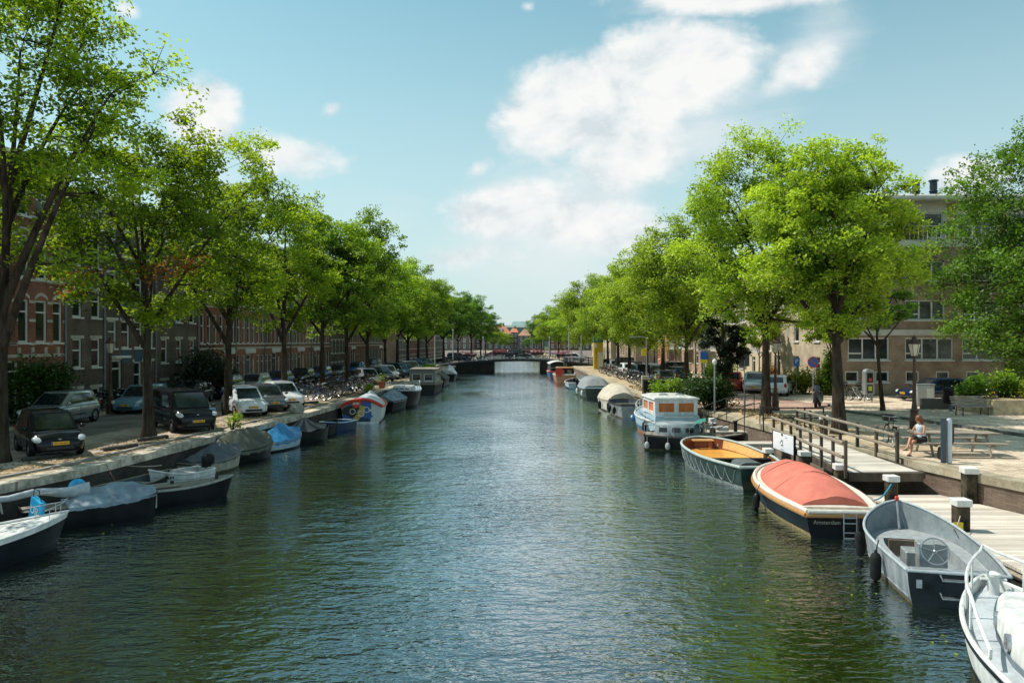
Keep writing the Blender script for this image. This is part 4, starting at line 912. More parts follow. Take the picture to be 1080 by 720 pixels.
def brown_block():
    w, d, h = 26.0, 14.0, 10.9
    t = thing('apartment_block', 'brown brick apartment block with wide white windows and a set-back roof storey with two flues', 'apartment block', (23.6, 55.0, STREET))
    rects = []; W = []
    for k in range(3):
        z0 = [2.55, 5.45, 8.3, 11.0][k]; hh = [1.62, 1.45, 1.45, 1.35][k]
        for j in range(6):
            x = .75 + j * 4.15; ww = [3.0, 3.5][j % 2] if k == 0 else [2.6, 2.9][j % 2]
            if k == 2 and j == 0: x += .2
            rects.append((x, z0, ww, hh)); W.append((x, z0, ww, hh, 'wide3'))
    for j in range(9): rects.append((.55 + j * 2.2, .95, 1.0, .8)); W.append((.55 + j * 2.2, .95, 1.0, .8, 'none'))
    mb = MB(); wall_holes(mb, w, h, rects); mb.quad((w, 0, 0), (w, 0, h), (w, d, h), (w, d, 0)); mb.quad((0, d, 0), (w, d, 0), (w, d, h), (0, d, h)); mb.build('wall', TANB, t)
    # side wall facing the canal, its sunlight put into a paler brick
    s = MB(); sr = []; SW = []
    for k in range(3):
        for j in range(3):
            sr.append((1.2 + j * 4.3, 1.0 + 2.9 * k, 1.1, 1.7)); SW.append(sr[-1])
    wall_holes(s, d, h, sr); so_ = s.build('side_wall', BEIGEB, t); so_.rotation_euler = (0, 0, -R(90)); so_.location = (0, d, 0)
    for r_ in SW: window(so_, *r_, kind='trans')
    for x, z, ww, hh, k in W: window(t, x, z, ww, hh, k, glass=GLASS_CURT if (int(x * 7 + z) % 3 == 0) else GLASS, fw=.10)
    mb = MB(); mb.box((w / 2, -.03, 4.55), (w, .08, .42)); mb.box((w / 2, -.03, h + .1), (w, .1, .5)); mb.build('concrete_band', CONC, t)
    mb = MB(); mb.box((w / 2, d / 2, h + .02), (w - .02, d - .02, .06)); mb.build('terrace', ROOFT, t)
    for j in (1, 4):                                          # roof terraces rails and the set-back storey
        pass
    r_ = MB(); n = 80
    for i in range(n + 1): r_.box((.05 + i * (w - .1) / n, -.02, h + .85), (.03, .03, 1.0))
    r_.box((w / 2, -.02, h + 1.36), (w, .06, .06)); r_.build('roof_railing', CREAM, t)
    p = MB(); pr = [(1.6 + j * 3.8, .75, 2.7, 1.9) for j in range(6)]
    wall_holes(p, w - 1.6, 3.4, pr, z0=0); p.quad((0, 0, 0), (0, 0, 3.4), (0, 8, 3.4), (0, 8, 0)); p.quad((w - 1.6, 0, 0), (w - 1.6, 0, 3.4), (w - 1.6, 8, 3.4), (w - 1.6, 8, 0))
    po = p.build('roof_storey', CREAM, t); po.location = (.8, 2.2, h + .05)
    for q in pr: window(po, *q, kind='wide2', glass=GLASS_CURT)
    c = MB(); [c.box((1.15 + j * 3.8, -.03, 1.7), (.62, .05, 3.3)) for j in range(1, 6)]; cc = c.build('brick_pier', pm('ochre_brick_pier', (.42, .26, .09), .8, var=.15), po)
    f = MB(); f.box((w / 2, 5.2, h + 3.66), (w + .2, 8.6, .42), bev=.12); f.build('roof', CONC, t)
    f = MB(); f.box((8.1, 3.6, h + 3.94), (3.2, 2.0, .14)); f.build('flue_plinth', FLUE, t)
    for x in (7.5, 8.85):
        f = MB(); f.lathe([(.27, 0), (.27, .45), (.33, .5), (.33, .55), (.25, .6), (.27, .75), (.27, 1.25), (.36, 1.3), (.36, 1.38), (.2, 1.42)], (x, 3.4, h + 4.01), 14); f.build('flue', FLUE, t)
    g = MB(); g.box((.6, -.18, 2.9), (.08, .36, 5.6)); 
    return t
bb = brown_block()
tp = thing('roof_plant', 'yellow-green potted plants on the roof terrace of the brown block', 'plants', (28.6, 55.35, STREET + 11.0))
rng = np.random.default_rng(77); c = rng.normal(size=(1400, 3)) * np.array([.9, .18, .35]) + np.array([0, 0, .5]); c[:400] = rng.normal(size=(400, 3)) * np.array([.35, .2, .45]) + np.array([1.4, .4, 1.0]); c[:, 2] = np.abs(c[:, 2])
me = leaf_mesh('foliage', c, .17, rng, rng.uniform(.2, 1, 1400)); me.materials.append(LEAF_YEL); link('foliage', me, tp)
mb = MB(); mb.box((0, 0, .12), (2.6, .35, .3), bev=.02); mb.build('planter', CREAM, tp)
def flats(y0, w, h, xf, label, mat, seed, balc=True, bay=False):
    """flats facing the canal (towards -X): local x runs from far to near"""
    rnd = random.Random(seed)
    t = thing('apartment_building', label, 'flats', (xf, y0 + w, STREET), -R(90), 'flats along the right bank')
    rects = []; W = []; n = max(2, int(w / 3.1)); sx = w / n; fl = 2.85; nf = int((h - .3) / fl)
    for i in range(n):
        for k in range(nf):
            z = .35 + fl * k
            if balc and i % 2 == 0 and k > 0: rects.append((sx * i + .5, z - .2, 2.0, 2.15)); W.append((*rects[-1], 'wide2'))
            elif k == 0 and i % 3 == 1: rects.append((sx * i + 1.0, .1, 1.05, 2.3))
            else: rects.append((sx * i + .8, z + .75, 1.3, 1.45)); W.append((*rects[-1], 'trans' if i % 2 else 'wide2'))
    mb = MB(); wall_holes(mb, w, h, rects); shell(mb, w, h, 10); mb.build('wall', mat, t)
    for q in W: window(t, *q[:4], kind=q[4], glass=GLASS_CURT if rnd.random() < .3 else GLASS)
    for q in rects:
        if q[3] == 2.3: door(t, *q, DARKDOOR, fan=.4)
    if balc:
        for i in range(0, n, 2):
            for k in range(1, nf): curved_balcony(t, sx * i + .15, .35 + fl * k - .25, 2.7)
    mb = MB(); mb.box((w / 2, -.04, h + .12), (w, .16, .32)); mb.build('cornice', CONC, t)
    mb = MB(); mb.box((w / 2, 5, h + .05), (w - .04, 9.8, .1)); mb.build('roof', ROOFT, t)
    mb = MB(); mb.tube([(.15, -.06, 0), (.15, -.06, h)], .05, 8); mb.build('drainpipe', GUT, t)
    return t
flats(69.2, 11.5, 11.2, 24.0, 'beige flats with white balconies beside the brown block', BEIGE, 51)
flats(80.9, 13.5, 11.6, 24.0, 'pale brick flats with balconies in the middle of the right-hand row', BEIGEB, 52)
flats(94.6, 14, 11.0, 23.6, 'tan brick flats in the right-hand row, second from the bridge', TANB, 53)
flats(108.8, 13, 11.5, 23.4, 'red-brown brick building on the right nearest the bridge', ORB, 54, balc=False)
flats(138, 26, 11, 22.5, 'brick building on the right bank past the bridge', TANB, 55, balc=False)
flats(165, 40, 11, 21.5, 'long pale building on the right bank far past the bridge', BEIGEB, 56, balc=False)

# ------------------------------------------------------------------ far bridge
BRK = brick('bridge_brick', (.028, .024, .020), (.045, .038, .032), (.05, .05, .05))
def bridge():
    y0, y1 = 121.5, 132.0
    t = thing('bridge', 'low flat bridge on dark brick piers crossing the canal in the distance', 'bridge', (0, 0, 0))
    zt = lambda x: 2.15 - .0016 * (x - 1)**2 * 4.0
    for x0, x1, nm in ((-11.0, -3.0, 'abutment'), (4.8, 12.4, 'abutment')):
        mb = MB(); xs = [x0 + (x1 - x0) * i / 8 for i in range(9)]
        rings = [[(x, y0, -1.2), (x, y0, zt(x) - .28), (x, y1, zt(x) - .28), (x, y1, -1.2)] for x in xs]
        mb.loft(rings, True, True, True); mb.build(nm, BRK, t)
    xs = [-13 + 27.5 * i / 24 for i in range(25)]
    mb = MB(); mb.loft([[(x, y0 - .25, zt(x) - .28), (x, y0 - .25, zt(x) + .10), (x, y1 + .25, zt(x) + .10), (x, y1 + .25, zt(x) - .28)] for x in xs], True, True, True); mb.build('deck', pm('bridge_deck_steel', (.022, .022, .022), .6, var=.3), t)
    for yy in (y0 - .1, y1 + .1):
        mb = MB()
        for hz in (.55, 1.0): mb.tube([(x, yy, zt(x) + .1 + hz) for x in xs], .035, 6)
        mb.build('handrail', IRON, t)
        for i in range(0, 25, 1):
            x = xs[i]; mb = MB(); mb.box((x, yy, zt(x) + .6), (.06, .06, 1.0)); mb.build('post', IRON, t)
    return zt
BZ = bridge()
PINKF = leaf_mat('pink_flowers', (.20, .05, .08), (.55, .18, .22), (1.2, 1, 1), .3)
for i, (x, lab) in enumerate([(-6.9, 'flower box with pink blooms on the bridge rail, leftmost'), (-2.0, 'flower box with pink blooms on the bridge rail, left of the opening centre'), (4.0, 'flower box with pink blooms on the bridge rail, right of the opening centre'), (8.2, 'flower box with pink blooms on the bridge rail, rightmost')]):
    t = thing('flower_box', lab, 'flower box', (x, 121.3, BZ(x) + 1.0), 0, 'flower boxes on the bridge rail')
    mb = MB(); mb.box((0, 0, 0), (2.0, .35, .32), taper=1.15); mb.build('box', DARKDOOR, t)
    rng = np.random.default_rng(i); c = rng.normal(size=(260, 3)) * np.array([.75, .2, .22]) + np.array([0, 0, .35]); me = leaf_mesh('blooms', c, .22, rng, rng.uniform(0, 1, 260)); me.materials.append(PINKF); link('blooms', me, t)
# ------------------------------------------------------------------ distant houses closing the view
TILE = pm('orange_roof_tile', (.44, .17, .085), .8, var=.15, scale=1.0)
FARB = brick('far_brick', (.20, .12, .10), (.26, .16, .13), (.25, .22, .2))
def far_house(x, y, w, d, h, rh, label, mat, roofm, hip=True, rows=3, cols=5, dormers=2):
    t = thing('house', label, 'house', (x, y, STREET))
    rects = [(w / cols * (i + .5) - .55, 1.0 + k * (h - .6) / rows, 1.1, 1.7) for i in range(cols) for k in range(rows)]
    mb = MB(); wall_holes(mb, w, h, rects); shell(mb, w, h, d); mb.build('wall', mat, t)
    for q in rects: window(t, *q, kind='cross', fw=.16)
    mb = MB(); e = .3; k = w * .22 if hip else 0
    mb.add([(-e, -e, h), (w + e, -e, h), (w + e, d + e, h), (-e, d + e, h), (k, d / 2, h + rh), (w - k, d / 2, h + rh)], [(0, 1, 5, 4), (1, 2, 5), (2, 3, 4, 5), (3, 0, 4), (0, 3, 2, 1)])
    ro = mb.build('roof', roofm, t)
    for i in range(dormers):
        xx = w * (i + 1) / (dormers + 1); q = MB(); q.box((xx, d * .2, h + rh * .45), (1.3, 1.8, 1.5)); q.build('dormer', WHITE, ro)
    q = MB(); q.box((w - k - .5, d / 2, h + rh + .3), (.8, .8, 1.4)); q.build('chimney', FARB, ro)
far_house(-14.0, 345, 13.5, 10, 7.4, 4.0, 'red-roofed brick house with white windows closing the canal view, left one', FARB, TILE)
far_house(3.0, 352, 12.0, 10, 6.6, 3.2, 'red-roofed brick house in the distance, right one', FARB, pm('pale_orange_tile', (.40, .21, .14), .8, var=.15), dormers=1)
far_house(-25, 372, 10, 12, 11.0, 2.0, 'dark purple-brown tall house behind the red roofs', pm('dark_purple_brick', (.12, .06, .06), .8), ROOFT, rows=4, cols=3)
far_house(-0.8, 356, 3.6, 8, 8.2, 2, 'narrow brick house between the two red roofs', FARB, TILE, cols=2, dormers=0)
GREENG = pm('pale_green_glass_roof', (.42, .56, .52), .35, var=.1, scale=.2)
def hall():
    t = thing('glass_roofed_hall', 'large grey hall with pale green stepped roofs far behind the red-roofed houses', 'hall', (-26, 640, STREET - 7.5))
    mb = MB(); r_ = [(2 + 4 * i, 17, 2.6, 3.0) for i in range(10)]; wall_holes(mb, 44, 22, r_); shell(mb, 44, 22, 25); mb.build('wall', pm('hall_grey_wall', (.28, .33, .33), .8, var=.1, scale=.2), t)
    for q in r_: window(t, *q, kind='wide2', fw=.3)
    mb = MB(); mb.add([(0, 0, 22), (44, 0, 22), (44, 25, 22), (0, 25, 22), (6, 8, 25), (40, 8, 25), (40, 20, 25), (6, 20, 25)], [(0, 1, 5, 4), (1, 2, 6, 5), (2, 3, 7, 6), (3, 0, 4, 7), (4, 5, 6, 7)]); mb.build('roof', GREENG, t)
    mb = MB(); mb.add([(8, 9, 25.02), (20, 9, 25.02), (20, 19, 25.02), (8, 19, 25.02), (10, 11, 27.4), (18, 11, 27.4), (18, 17, 27.4), (10, 17, 27.4)], [(0, 1, 5, 4), (1, 2, 6, 5), (2, 3, 7, 6), (3, 0, 4, 7), (4, 5, 6, 7)]); mb.add([(25, 9, 25.02), (38, 9, 25.02), (38, 19, 25.02), (25, 19, 25.02), (27, 11, 28.6), (36, 11, 28.6), (36, 17, 28.6), (27, 17, 28.6)], [(0, 1, 5, 4), (1, 2, 6, 5), (2, 3, 7, 6), (3, 0, 4, 7), (4, 5, 6, 7)]); mb.build('roof_lantern', GREENG, t)
hall()
far_house(-40, 600, 95, 30, 15, 2.0, 'long grey-green building far behind, below the glass-roofed hall', pm('far_grey_green', (.20, .25, .22), .9), pm('far_roof', (.18, .22, .20), .9), rows=3, cols=16, dormers=0)

for i, (x, w_, h_, lab) in enumerate([(-62, 14, 9, 'brick house far left behind the bridge, first from the left'), (-46, 13, 10, 'brick house far left behind the bridge, second from the left'), (-31, 14, 8.5, 'brick house far left behind the bridge, nearest the red-roofed pair'), (17, 13, 9, 'brick house far right behind the bridge, nearest the red-roofed pair'), (32, 15, 10, 'brick house far right behind the bridge, second from the left'), (49, 14, 9, 'brick house far right behind the bridge, third from the left')]): far_house(x, 338 + i % 2 * 4, w_, 10, h_, 3, lab, [RED1, GREYB, FARB][i % 3], ROOFT, dormers=0)
# ------------------------------------------------------------------ boats (local: bow along +X, waterline z = 0)
def wob(x, y, s=0): return math.sin(3.1 * x + 1.7 * y + s) * .5 + math.sin(7.3 * x - 4.1 * y + 2 * s) * .3 + math.sin(13.7 * x + 11.3 * y + s) * .2
class Hull:
    def __init__(s, L_, B, zm=.62, zs=.7, zb=.95, tr=.75, tm=.42, p=2.2, q=.8, rake=.25, full=.4, bot=-.35, sterncut=True):
        s.L = L_; s.B = B; s.zm = zm; s.zs = zs; s.zb = zb; s.tr = tr; s.tm = tm; s.p = p; s.q = q; s.rake = rake; s.full = full; s.bot = bot
    def b(s, t):
        if t < s.tm: return s.B / 2 * (s.tr + (1 - s.tr) * math.sin(PI / 2 * t / s.tm))
        u = (t - s.tm) / (1 - s.tm); return s.B / 2 * max(0, 1 - u**s.p)**s.q
    def z(s, t):
        if t < s.tm: return s.zm + (s.zs - s.zm) * ((s.tm - t) / s.tm)**2
        return s.zm + (s.zb - s.zm) * ((t - s.tm) / (1 - s.tm))**2
    def x(s, t, z=None):
        zt = s.z(t); k = 0 if z is None else s.rake * t**3 * ((z - s.bot) / (zt - s.bot) - 1)
        return -s.L / 2 + s.L * t + k
    TS = [0, .04, .1, .18, .27, .36, .45, .54, .63, .71, .78, .84, .89, .93, .96, .98, 1.0]
    def side(s, t, f, sg):
        """point on the hull: f = 0 at the sheer, 1 at the keel"""
        a = f * PI / 2; zt = s.z(t); z = s.bot + (zt - s.bot) * (1 - math.sin(a)**1.3); y = s.b(t) * max(0, math.cos(a))**s.full
        return Vector((s.x(t, z), sg * y, z))
    def hull_mb(s):
        mb = MB(); FS = [0, .12, .25, .4, .55, .7, .85, 1.0]
        for sg in (-1, 1): mb.loft([[s.side(t, f, sg) for f in FS] for t in s.TS], closed=False)
        r_ = [s.side(0, f, -1) for f in FS] + [s.side(0, f, 1) for f in FS[::-1]]   # transom
        mb.add(r_, [tuple(range(len(r_)))]); return mb
    def sheer(s, dy=0, dz=0, t0=0, t1=1, n=40):
        ts = [t0 + (t1 - t0) * i / n for i in range(n + 1)]
        A = [Vector((s.x(t), -max(0, s.b(t) - dy), s.z(t) + dz)) for t in ts]; B_ = [Vector((s.x(t), max(0, s.b(t) - dy), s.z(t) + dz)) for t in ts]
        return A, B_
    def loop(s, dy=0, dz=0, r_=.04, n=8, flat=1.0, stern=True, t0=0.0):
        A, B_ = s.sheer(dy, dz, t0=t0); mb = MB()
        if abs(A[-1].y) < .02: mb.tube(A[:-1] + [(A[-1] + B_[-1]) / 2] + B_[::-1][1:], r_, n, flat=flat)
        else: mb.tube(A + B_[::-1], r_, n, flat=flat)
        if stern: mb.tube([A[0], B_[0]], r_ * .95, n, flat=flat)
        return mb
    def inner_mb(s, th=.06, floor=.12, t0=.02, t1=.97, fw=.86):
        mb = MB(); ts = [t0 + (t1 - t0) * i / 22 for i in range(23)]; rings = []
        for t in ts:
            b = max(.01, s.b(t) - th); zt = s.z(t) - .01; x = s.x(t) - (th if t > .9 else 0); bf = max(.005, b * fw - .02 * (t > .8)); xx = x - s.rake * max(0, t - .7) * .8
            rings.append([(x, -b, zt), (x * .5 + xx * .5, -b * .97, (zt + floor) / 2), (xx, -bf, floor), (xx, bf, floor), (x * .5 + xx * .5, b * .97, (zt + floor) / 2), (x, b, zt)])
        mb.loft(rings, closed=False); mb.add(rings[0], [tuple(range(6))]); mb.add(rings[-1], [tuple(range(6))]); return mb
    def deck_mb(s, t0, t1, dz=-.03, th=.05, camber=.05):
        mb = MB(); ts = [t0 + (t1 - t0) * i / 14 for i in range(15)]; r_ = []
        for t in ts:
            b = max(.005, s.b(t) - th); z = s.z(t) + dz; x = s.x(t) - (.04 if t > .97 else 0); r_.append([(x, b * u, z + camber * (1 - u * u)) for u in (-1, -.6, -.2, .2, .6, 1)])
        mb.loft(r_, closed=False); return mb
    def cover_mb(s, t0, t1, h, dy=-.02, skirt=.12, wr=.03, seed=0, sharp=1.4, nt=36, nu=25, dz=.03):
        """tarpaulin from gunwale to gunwale; h(t) = ridge height above the gunwale"""
        mb = MB(); r_ = []
        for i in range(nt + 1):
            t = t0 + (t1 - t0) * i / nt; b = max(.01, s.b(t) - dy); z0 = s.z(t) + dz; x = s.x(t); row = [(x, -b - .01, z0 - skirt * (1 + .3 * wob(x * 3, 1, seed)))]
            for j in range(nu):
                u = -1 + 2 * j / (nu - 1); hh = h(t) * max(0, 1 - abs(u)**sharp)
                w_ = wr * wob(x * 1.6, u * 2.2, seed) * min(1, hh * 6)
                row.append((x + w_ * .3, b * u, z0 + hh + w_))
            row.append((x, b + .01, z0 - skirt * (1 + .3 * wob(x * 3, 2, seed)))); r_.append(row)
        mb.loft(r_, closed=False); 
        for row in (r_[0], r_[-1]): mb.add(row, [tuple(range(len(row)))])
        return mb
def boat(name, label, cx, cy, hd, group=None, cat='boat'):
    """hd in degrees counted from +X towards +Y"""
    return thing(name, label, cat, (cx, cy, 0), R(hd), group)
def from_to(stern, bow): 
    v = Vector(bow) - Vector(stern); return ((stern[0] + bow[0]) / 2, (stern[1] + bow[1]) / 2, math.degrees(math.atan2(v.y, v.x)), v.length)
def waterline(h, m, t, top=.16, name='waterline_stripe'):
    mb = MB()
    def band(tt, sg):
        out = []
        for z in (top, top * .5, -.05):
            lo, hi = 0.0, 1.0
            for _ in range(18):
                f = (lo + hi) / 2
                if h.side(tt, f, sg).z > z: lo = f
                else: hi = f
            p = h.side(tt, (lo + hi) / 2, sg); p.y += sg * .006; out.append(p)
        return out
    for sg in (-1, 1): mb.loft([band(tt, sg) for tt in h.TS], closed=False)
    return mb.build(name, m, t, smooth=True)
def fender(parent, x, y, z, m, L_=.5, r_=.1, rope=True):
    mb = MB(); mb.lathe([(.02, -L_ / 2), (r_ * .7, -L_ / 2 + r_ * .3), (r_, -L_ / 2 + r_), (r_, L_ / 2 - r_), (r_ * .7, L_ / 2 - r_ * .3), (.03, L_ / 2), (.03, L_ / 2 + .05)], (0, 0, 0), 12)
    if rope: mb.tube([(0, 0, L_ / 2), (0, (-.05 if y > 0 else .05), L_ / 2 + .28)], .012, 5)
    o = mb.build('fender', m, parent, smooth=True); o.location = (x, y, z); o.rotation_euler = (random.uniform(-.1, .1), random.uniform(-.15, .15), 0); return o
def outboard(parent, x, y, z, m, s=1.0, tilt=0):
    o = bpy.data.objects.new('outboard_motor', None); COL.objects.link(o); o.parent = parent; o.location = (x, y, z); o.rotation_euler = (0, R(tilt), 0); o.scale = (s, s, s)
    mb = MB(); mb.loft([[(a * sx, b * sy, zz) for a, b in ((-1, -.6), (-.6, -1), (.6, -1), (1, -.6), (1, .6), (.6, 1), (-.6, 1), (-1, .6))] for sx, sy, zz in ((.16, .10, .0), (.22, .15, .04), (.23, .16, .2), (.21, .145, .32), (.14, .10, .39))], True, True, True); mb.build('cowl', m, o, smooth=True, angle=50)
    mb = MB(); mb.box((0, 0, -.3), (.16, .08, .62), taper=1.3); mb.box((.15, 0, -.02), (.16, .2, .14)); mb.tube([(.15, .04, .08), (.55, .06, .16)], .018, 6); mb.build('leg', BLACK, o)
    return o
def wheel_ring(parent, c, r_, m, tilt):
    mb = MB(); mb.tube([(r_ * math.cos(a), r_ * math.sin(a), 0) for a in [2 * PI * i / 24 for i in range(24)]], .016, 6, closed=True)
    for i in range(5): a = 2 * PI * i / 5; mb.tube([(0, 0, -.03), (r_ * math.cos(a), r_ * math.sin(a), 0)], .009, 5)
    mb.ball((0, 0, -.02), .05, 10, 6); o = mb.build('steering_wheel', m, parent, smooth=True); o.location = c; o.rotation_euler = tilt; return o
ROPE = pm('mooring_rope', (.45, .40, .30), .9, var=.2, scale=30)
ROPEB = pm('blue_rope', (.03, .28, .42), .8, var=.2, scale=30)
def rope(label, a, b, m=None, sag=.15, r_=.014, cat='rope'):
    a, b = Vector(a), Vector(b); mb = MB(); mb.tube([(a.lerp(b, t) - a) - Vector((0, 0, sag * 4 * t * (1 - t))) for t in [i / 10 for i in range(11)]], r_, 5)
    o = mb.build('mooring_rope', m or ROPE); o.location = a; return tag(o, label, cat)
# paints
ALU = pm('aluminium_plate', (.31, .335, .35), .45, metal=.3, var=.3, scale=5, bump=.08, bscale=10, stretch=(1, 1, .25))
ALUIN = pm('grey_deck_paint', (.22, .25, .265), .6, var=.16, scale=4, bump=.1)
ALUDK = pm('dark_inner_grey', (.09, .115, .13), .55, var=.2, scale=3)
NAVY = pm('black_navy_hull', (.007, .009, .013), .3, var=.5, scale=2, spec=.3)
VARN = pm('varnished_rim', (.46, .22, .07), .3, var=.2, scale=9, stretch=(1, 6, 6), coat=.4)
SALMON = pm('salmon_canvas', (.60, .165, .115), .85, var=.16, scale=1.6, bump=.5, bscale=9)
GREENH = pm('dark_green_hull', (.018, .042, .034), .3, var=.35, scale=3, coat=.3)
ORANGEW = planks('orange_varnished_boards', (.78, .36, .06), 'X', .16, rough=.4, var=.22, gap=.05, gloss=.5)
REDW = pm('dark_red_varnish', (.20, .055, .022), .35, var=.25, scale=5, coat=.3)
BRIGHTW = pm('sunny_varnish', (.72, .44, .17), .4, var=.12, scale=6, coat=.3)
RIMG = pm('grey_green_rim', (.42, .47, .44), .5, var=.12, scale=6)
BWHITE = pm('boat_white', (.68, .68, .65), .42, var=.2, scale=4, coat=.1, stretch=(1, 1, .3))
BLUEH = pm('blue_hull', (.03, .13, .25), .35, var=.2, scale=3, coat=.2)
PALEB = pm('pale_blue_grey_paint', (.34, .45, .52), .45, var=.13, scale=3)
BLKHULL = pm('black_hull_paint', (.009, .009, .010), .4, var=.5, scale=2, spec=.22)
TARPG = pm('grey_tarpaulin', (.21, .27, .32), .55, var=.25, scale=2.5, bump=.3, bscale=25)
TARPD = pm('dark_grey_tarpaulin', (.085, .10, .11), .6, var=.3, scale=2.5, bump=.3, bscale=20)
TARPGR = pm('olive_canvas', (.10, .105, .075), .8, var=.3, scale=2.0, bump=.3, bscale=60)
TARPB = pm('blue_tarpaulin', (.018, .19, .40), .5, var=.25, scale=2.5, bump=.3, bscale=20)
BEIGEC = pm('beige_canvas', (.52, .46, .37), .85, var=.12, scale=3, bump=.2, bscale=80)
GREYC = pm('grey_canvas', (.25, .27, .28), .8, var=.16, scale=3, bump=.2, bscale=80)
OLDDECK = planks('old_grey_deck', (.26, .23, .18), 'Y', .12, var=.4)
CYAN = pm('cyan_plastic', (.02, .34, .60), .4, var=.12, scale=4)
SCUM = pm('waterline_growth', (.10, .085, .04), .9, var=.4, scale=8)
SCUMG = pm('green_waterline_growth', (.06, .075, .025), .95, var=.5, scale=10)
REDP = pm('red_paint', (.62, .045, .022), .45, var=.15, scale=5)

# --- near right: white boat at the picture corner
def white_cruiser():
    cx, cy, hd, L_ = from_to((6.8, 7.0), (8.2, 13.2)); t = boat('motor_boat', 'white motor boat with tube bow rail and portholes in the lower right corner', cx, cy, hd)
    h = Hull(L_, 2.25, .78, .72, .98, .85, .45, 2.1, .85, .35, .38)
    h.hull_mb().build('hull', BWHITE, t, smooth=True); waterline(h, NAVY, t, .30); waterline(h, SCUM, t, .12, 'waterline_growth')
    h.loop(0, 0, .038).build('gunwale', BWHITE, t, smooth=True); h.loop(-.012, -.075, .022).build('rubbing_strake', NAVY, t, smooth=True)
    h.deck_mb(.0, .985, -.16, .05).build('deck', pm('grey_boat_deck', (.42, .46, .48), .7, var=.15, scale=5), t, smooth=True)
    mb = MB(); A, B_ = h.sheer(.05, 0); mb.loft([[p for p in A], [p - Vector((0, 0, .17)) for p in A]], closed=False); mb.loft([[p for p in B_], [p - Vector((0, 0, .17)) for p in B_]], closed=False); mb.build('bulwark', BWHITE, t, smooth=True)
    mb = MB(); w0 = [(.08, .66), (.30, .68), (.50, .67), (.66, .58), (.76, .44), (.79, .26)]
    r_ = []
    for z, k in ((-.14, 1.0), (.18, .96), (.31, .91), (.36, .80)):
        r_.append([(h.x(tt) + (.0 if i < 4 else -.08 * (z + .14)), -h.b(tt) * w * k, h.z(.45) + z) for i, (tt, w) in enumerate(w0)] + [(h.x(tt) + (.0 if i < 4 else -.08 * (z + .14)), h.b(tt) * w * k, h.z(.45) + z) for i, (tt, w) in list(enumerate(w0))[::-1]])
    mb.loft(r_, True, False, True); cab = mb.build('cabin', BWHITE, t, smooth=True, angle=35)
    mb = MB()
    r2 = [[(x, y * 1.004, z) for x, y, z in [(p[0], p[1], q) for p in r_[0]]] for q in (h.z(.45) - .12, h.z(.45) - .02)]
    mb.loft(r2, True); mb.build('grey_stripe', pm('slate_stripe', (.16, .20, .24), .5), cab)
    for tt in (.38, .54, .69):
        for sg in (-1, 1):
            w = np.interp(tt, [a for a, b in w0], [b for a, b in w0]); mb = MB(); mb.lathe([(.125, -.03), (.125, .03), (.09, .035)], (0, 0, 0), 18, axis='Y'); p = mb.build('porthole', STEEL, cab, smooth=True); p.location = (h.x(tt), sg * h.b(tt) * w * .985, h.z(.45) + .10)
            d1, d2 = .03, 0
            dyx = (np.interp(tt + .02, [a for a, b in w0], [b for a, b in w0]) * h.b(tt + .02) - np.interp(tt - .02, [a for a, b in w0], [b for a, b in w0]) * h.b(tt - .02)) / (h.x(tt + .02) - h.x(tt - .02))
            p.rotation_euler = (0, 0, sg * math.atan(dyx))
            g = MB(); g.lathe([(.09, -.028 if sg < 0 else .02), (.09, -.036 if sg < 0 else .037)], (0, 0, 0), 14, axis='Y'); g.build('pane', GLASS, p)
    mb = MB(); mb.box((h.x(.4), 0, h.z(.45) + .375), (.7, .6, .05), bev=.02); mb.build('hatch', BLUEH, cab)
    A, B_ = h.sheer(.06, .0, .48, 1.0, 16); rail = [p + Vector((-.02, 0, .50 * min(1, .25 + i / 6))) for i, p in enumerate(A)]; rail2 = [p + Vector((-.02, 0, .50 * min(1, .25 + i / 6))) for i, p in enumerate(B_)]
    A[-1].x -= .05; mb = MB(); mb.tube([A[0]] + rail[:-1] + [rail[-1] + Vector((.06, 0, .02))] + rail2[::-1][1:] + [B_[0]], .026, 8)
    for k in (5, 9, 13): mb.tube([A[k], rail[k]], .02, 6); mb.tube([B_[k], rail2[k]], .02, 6)
    mb.build('bow_rail', BWHITE, t, smooth=True)
    mb = MB(); mb.lathe([(.09, -.2), (.09, .16), (.11, .18), (.11, .22), (.05, .25)], (h.x(.93), 0, h.z(.93)), 12); mb.tube([(h.x(.93), -.2, h.z(.93) + .12), (h.x(.93), .2, h.z(.93) + .12)], .025, 6); mb.build('bollard', BWHITE, t, smooth=True)
    return t
white_cruiser()
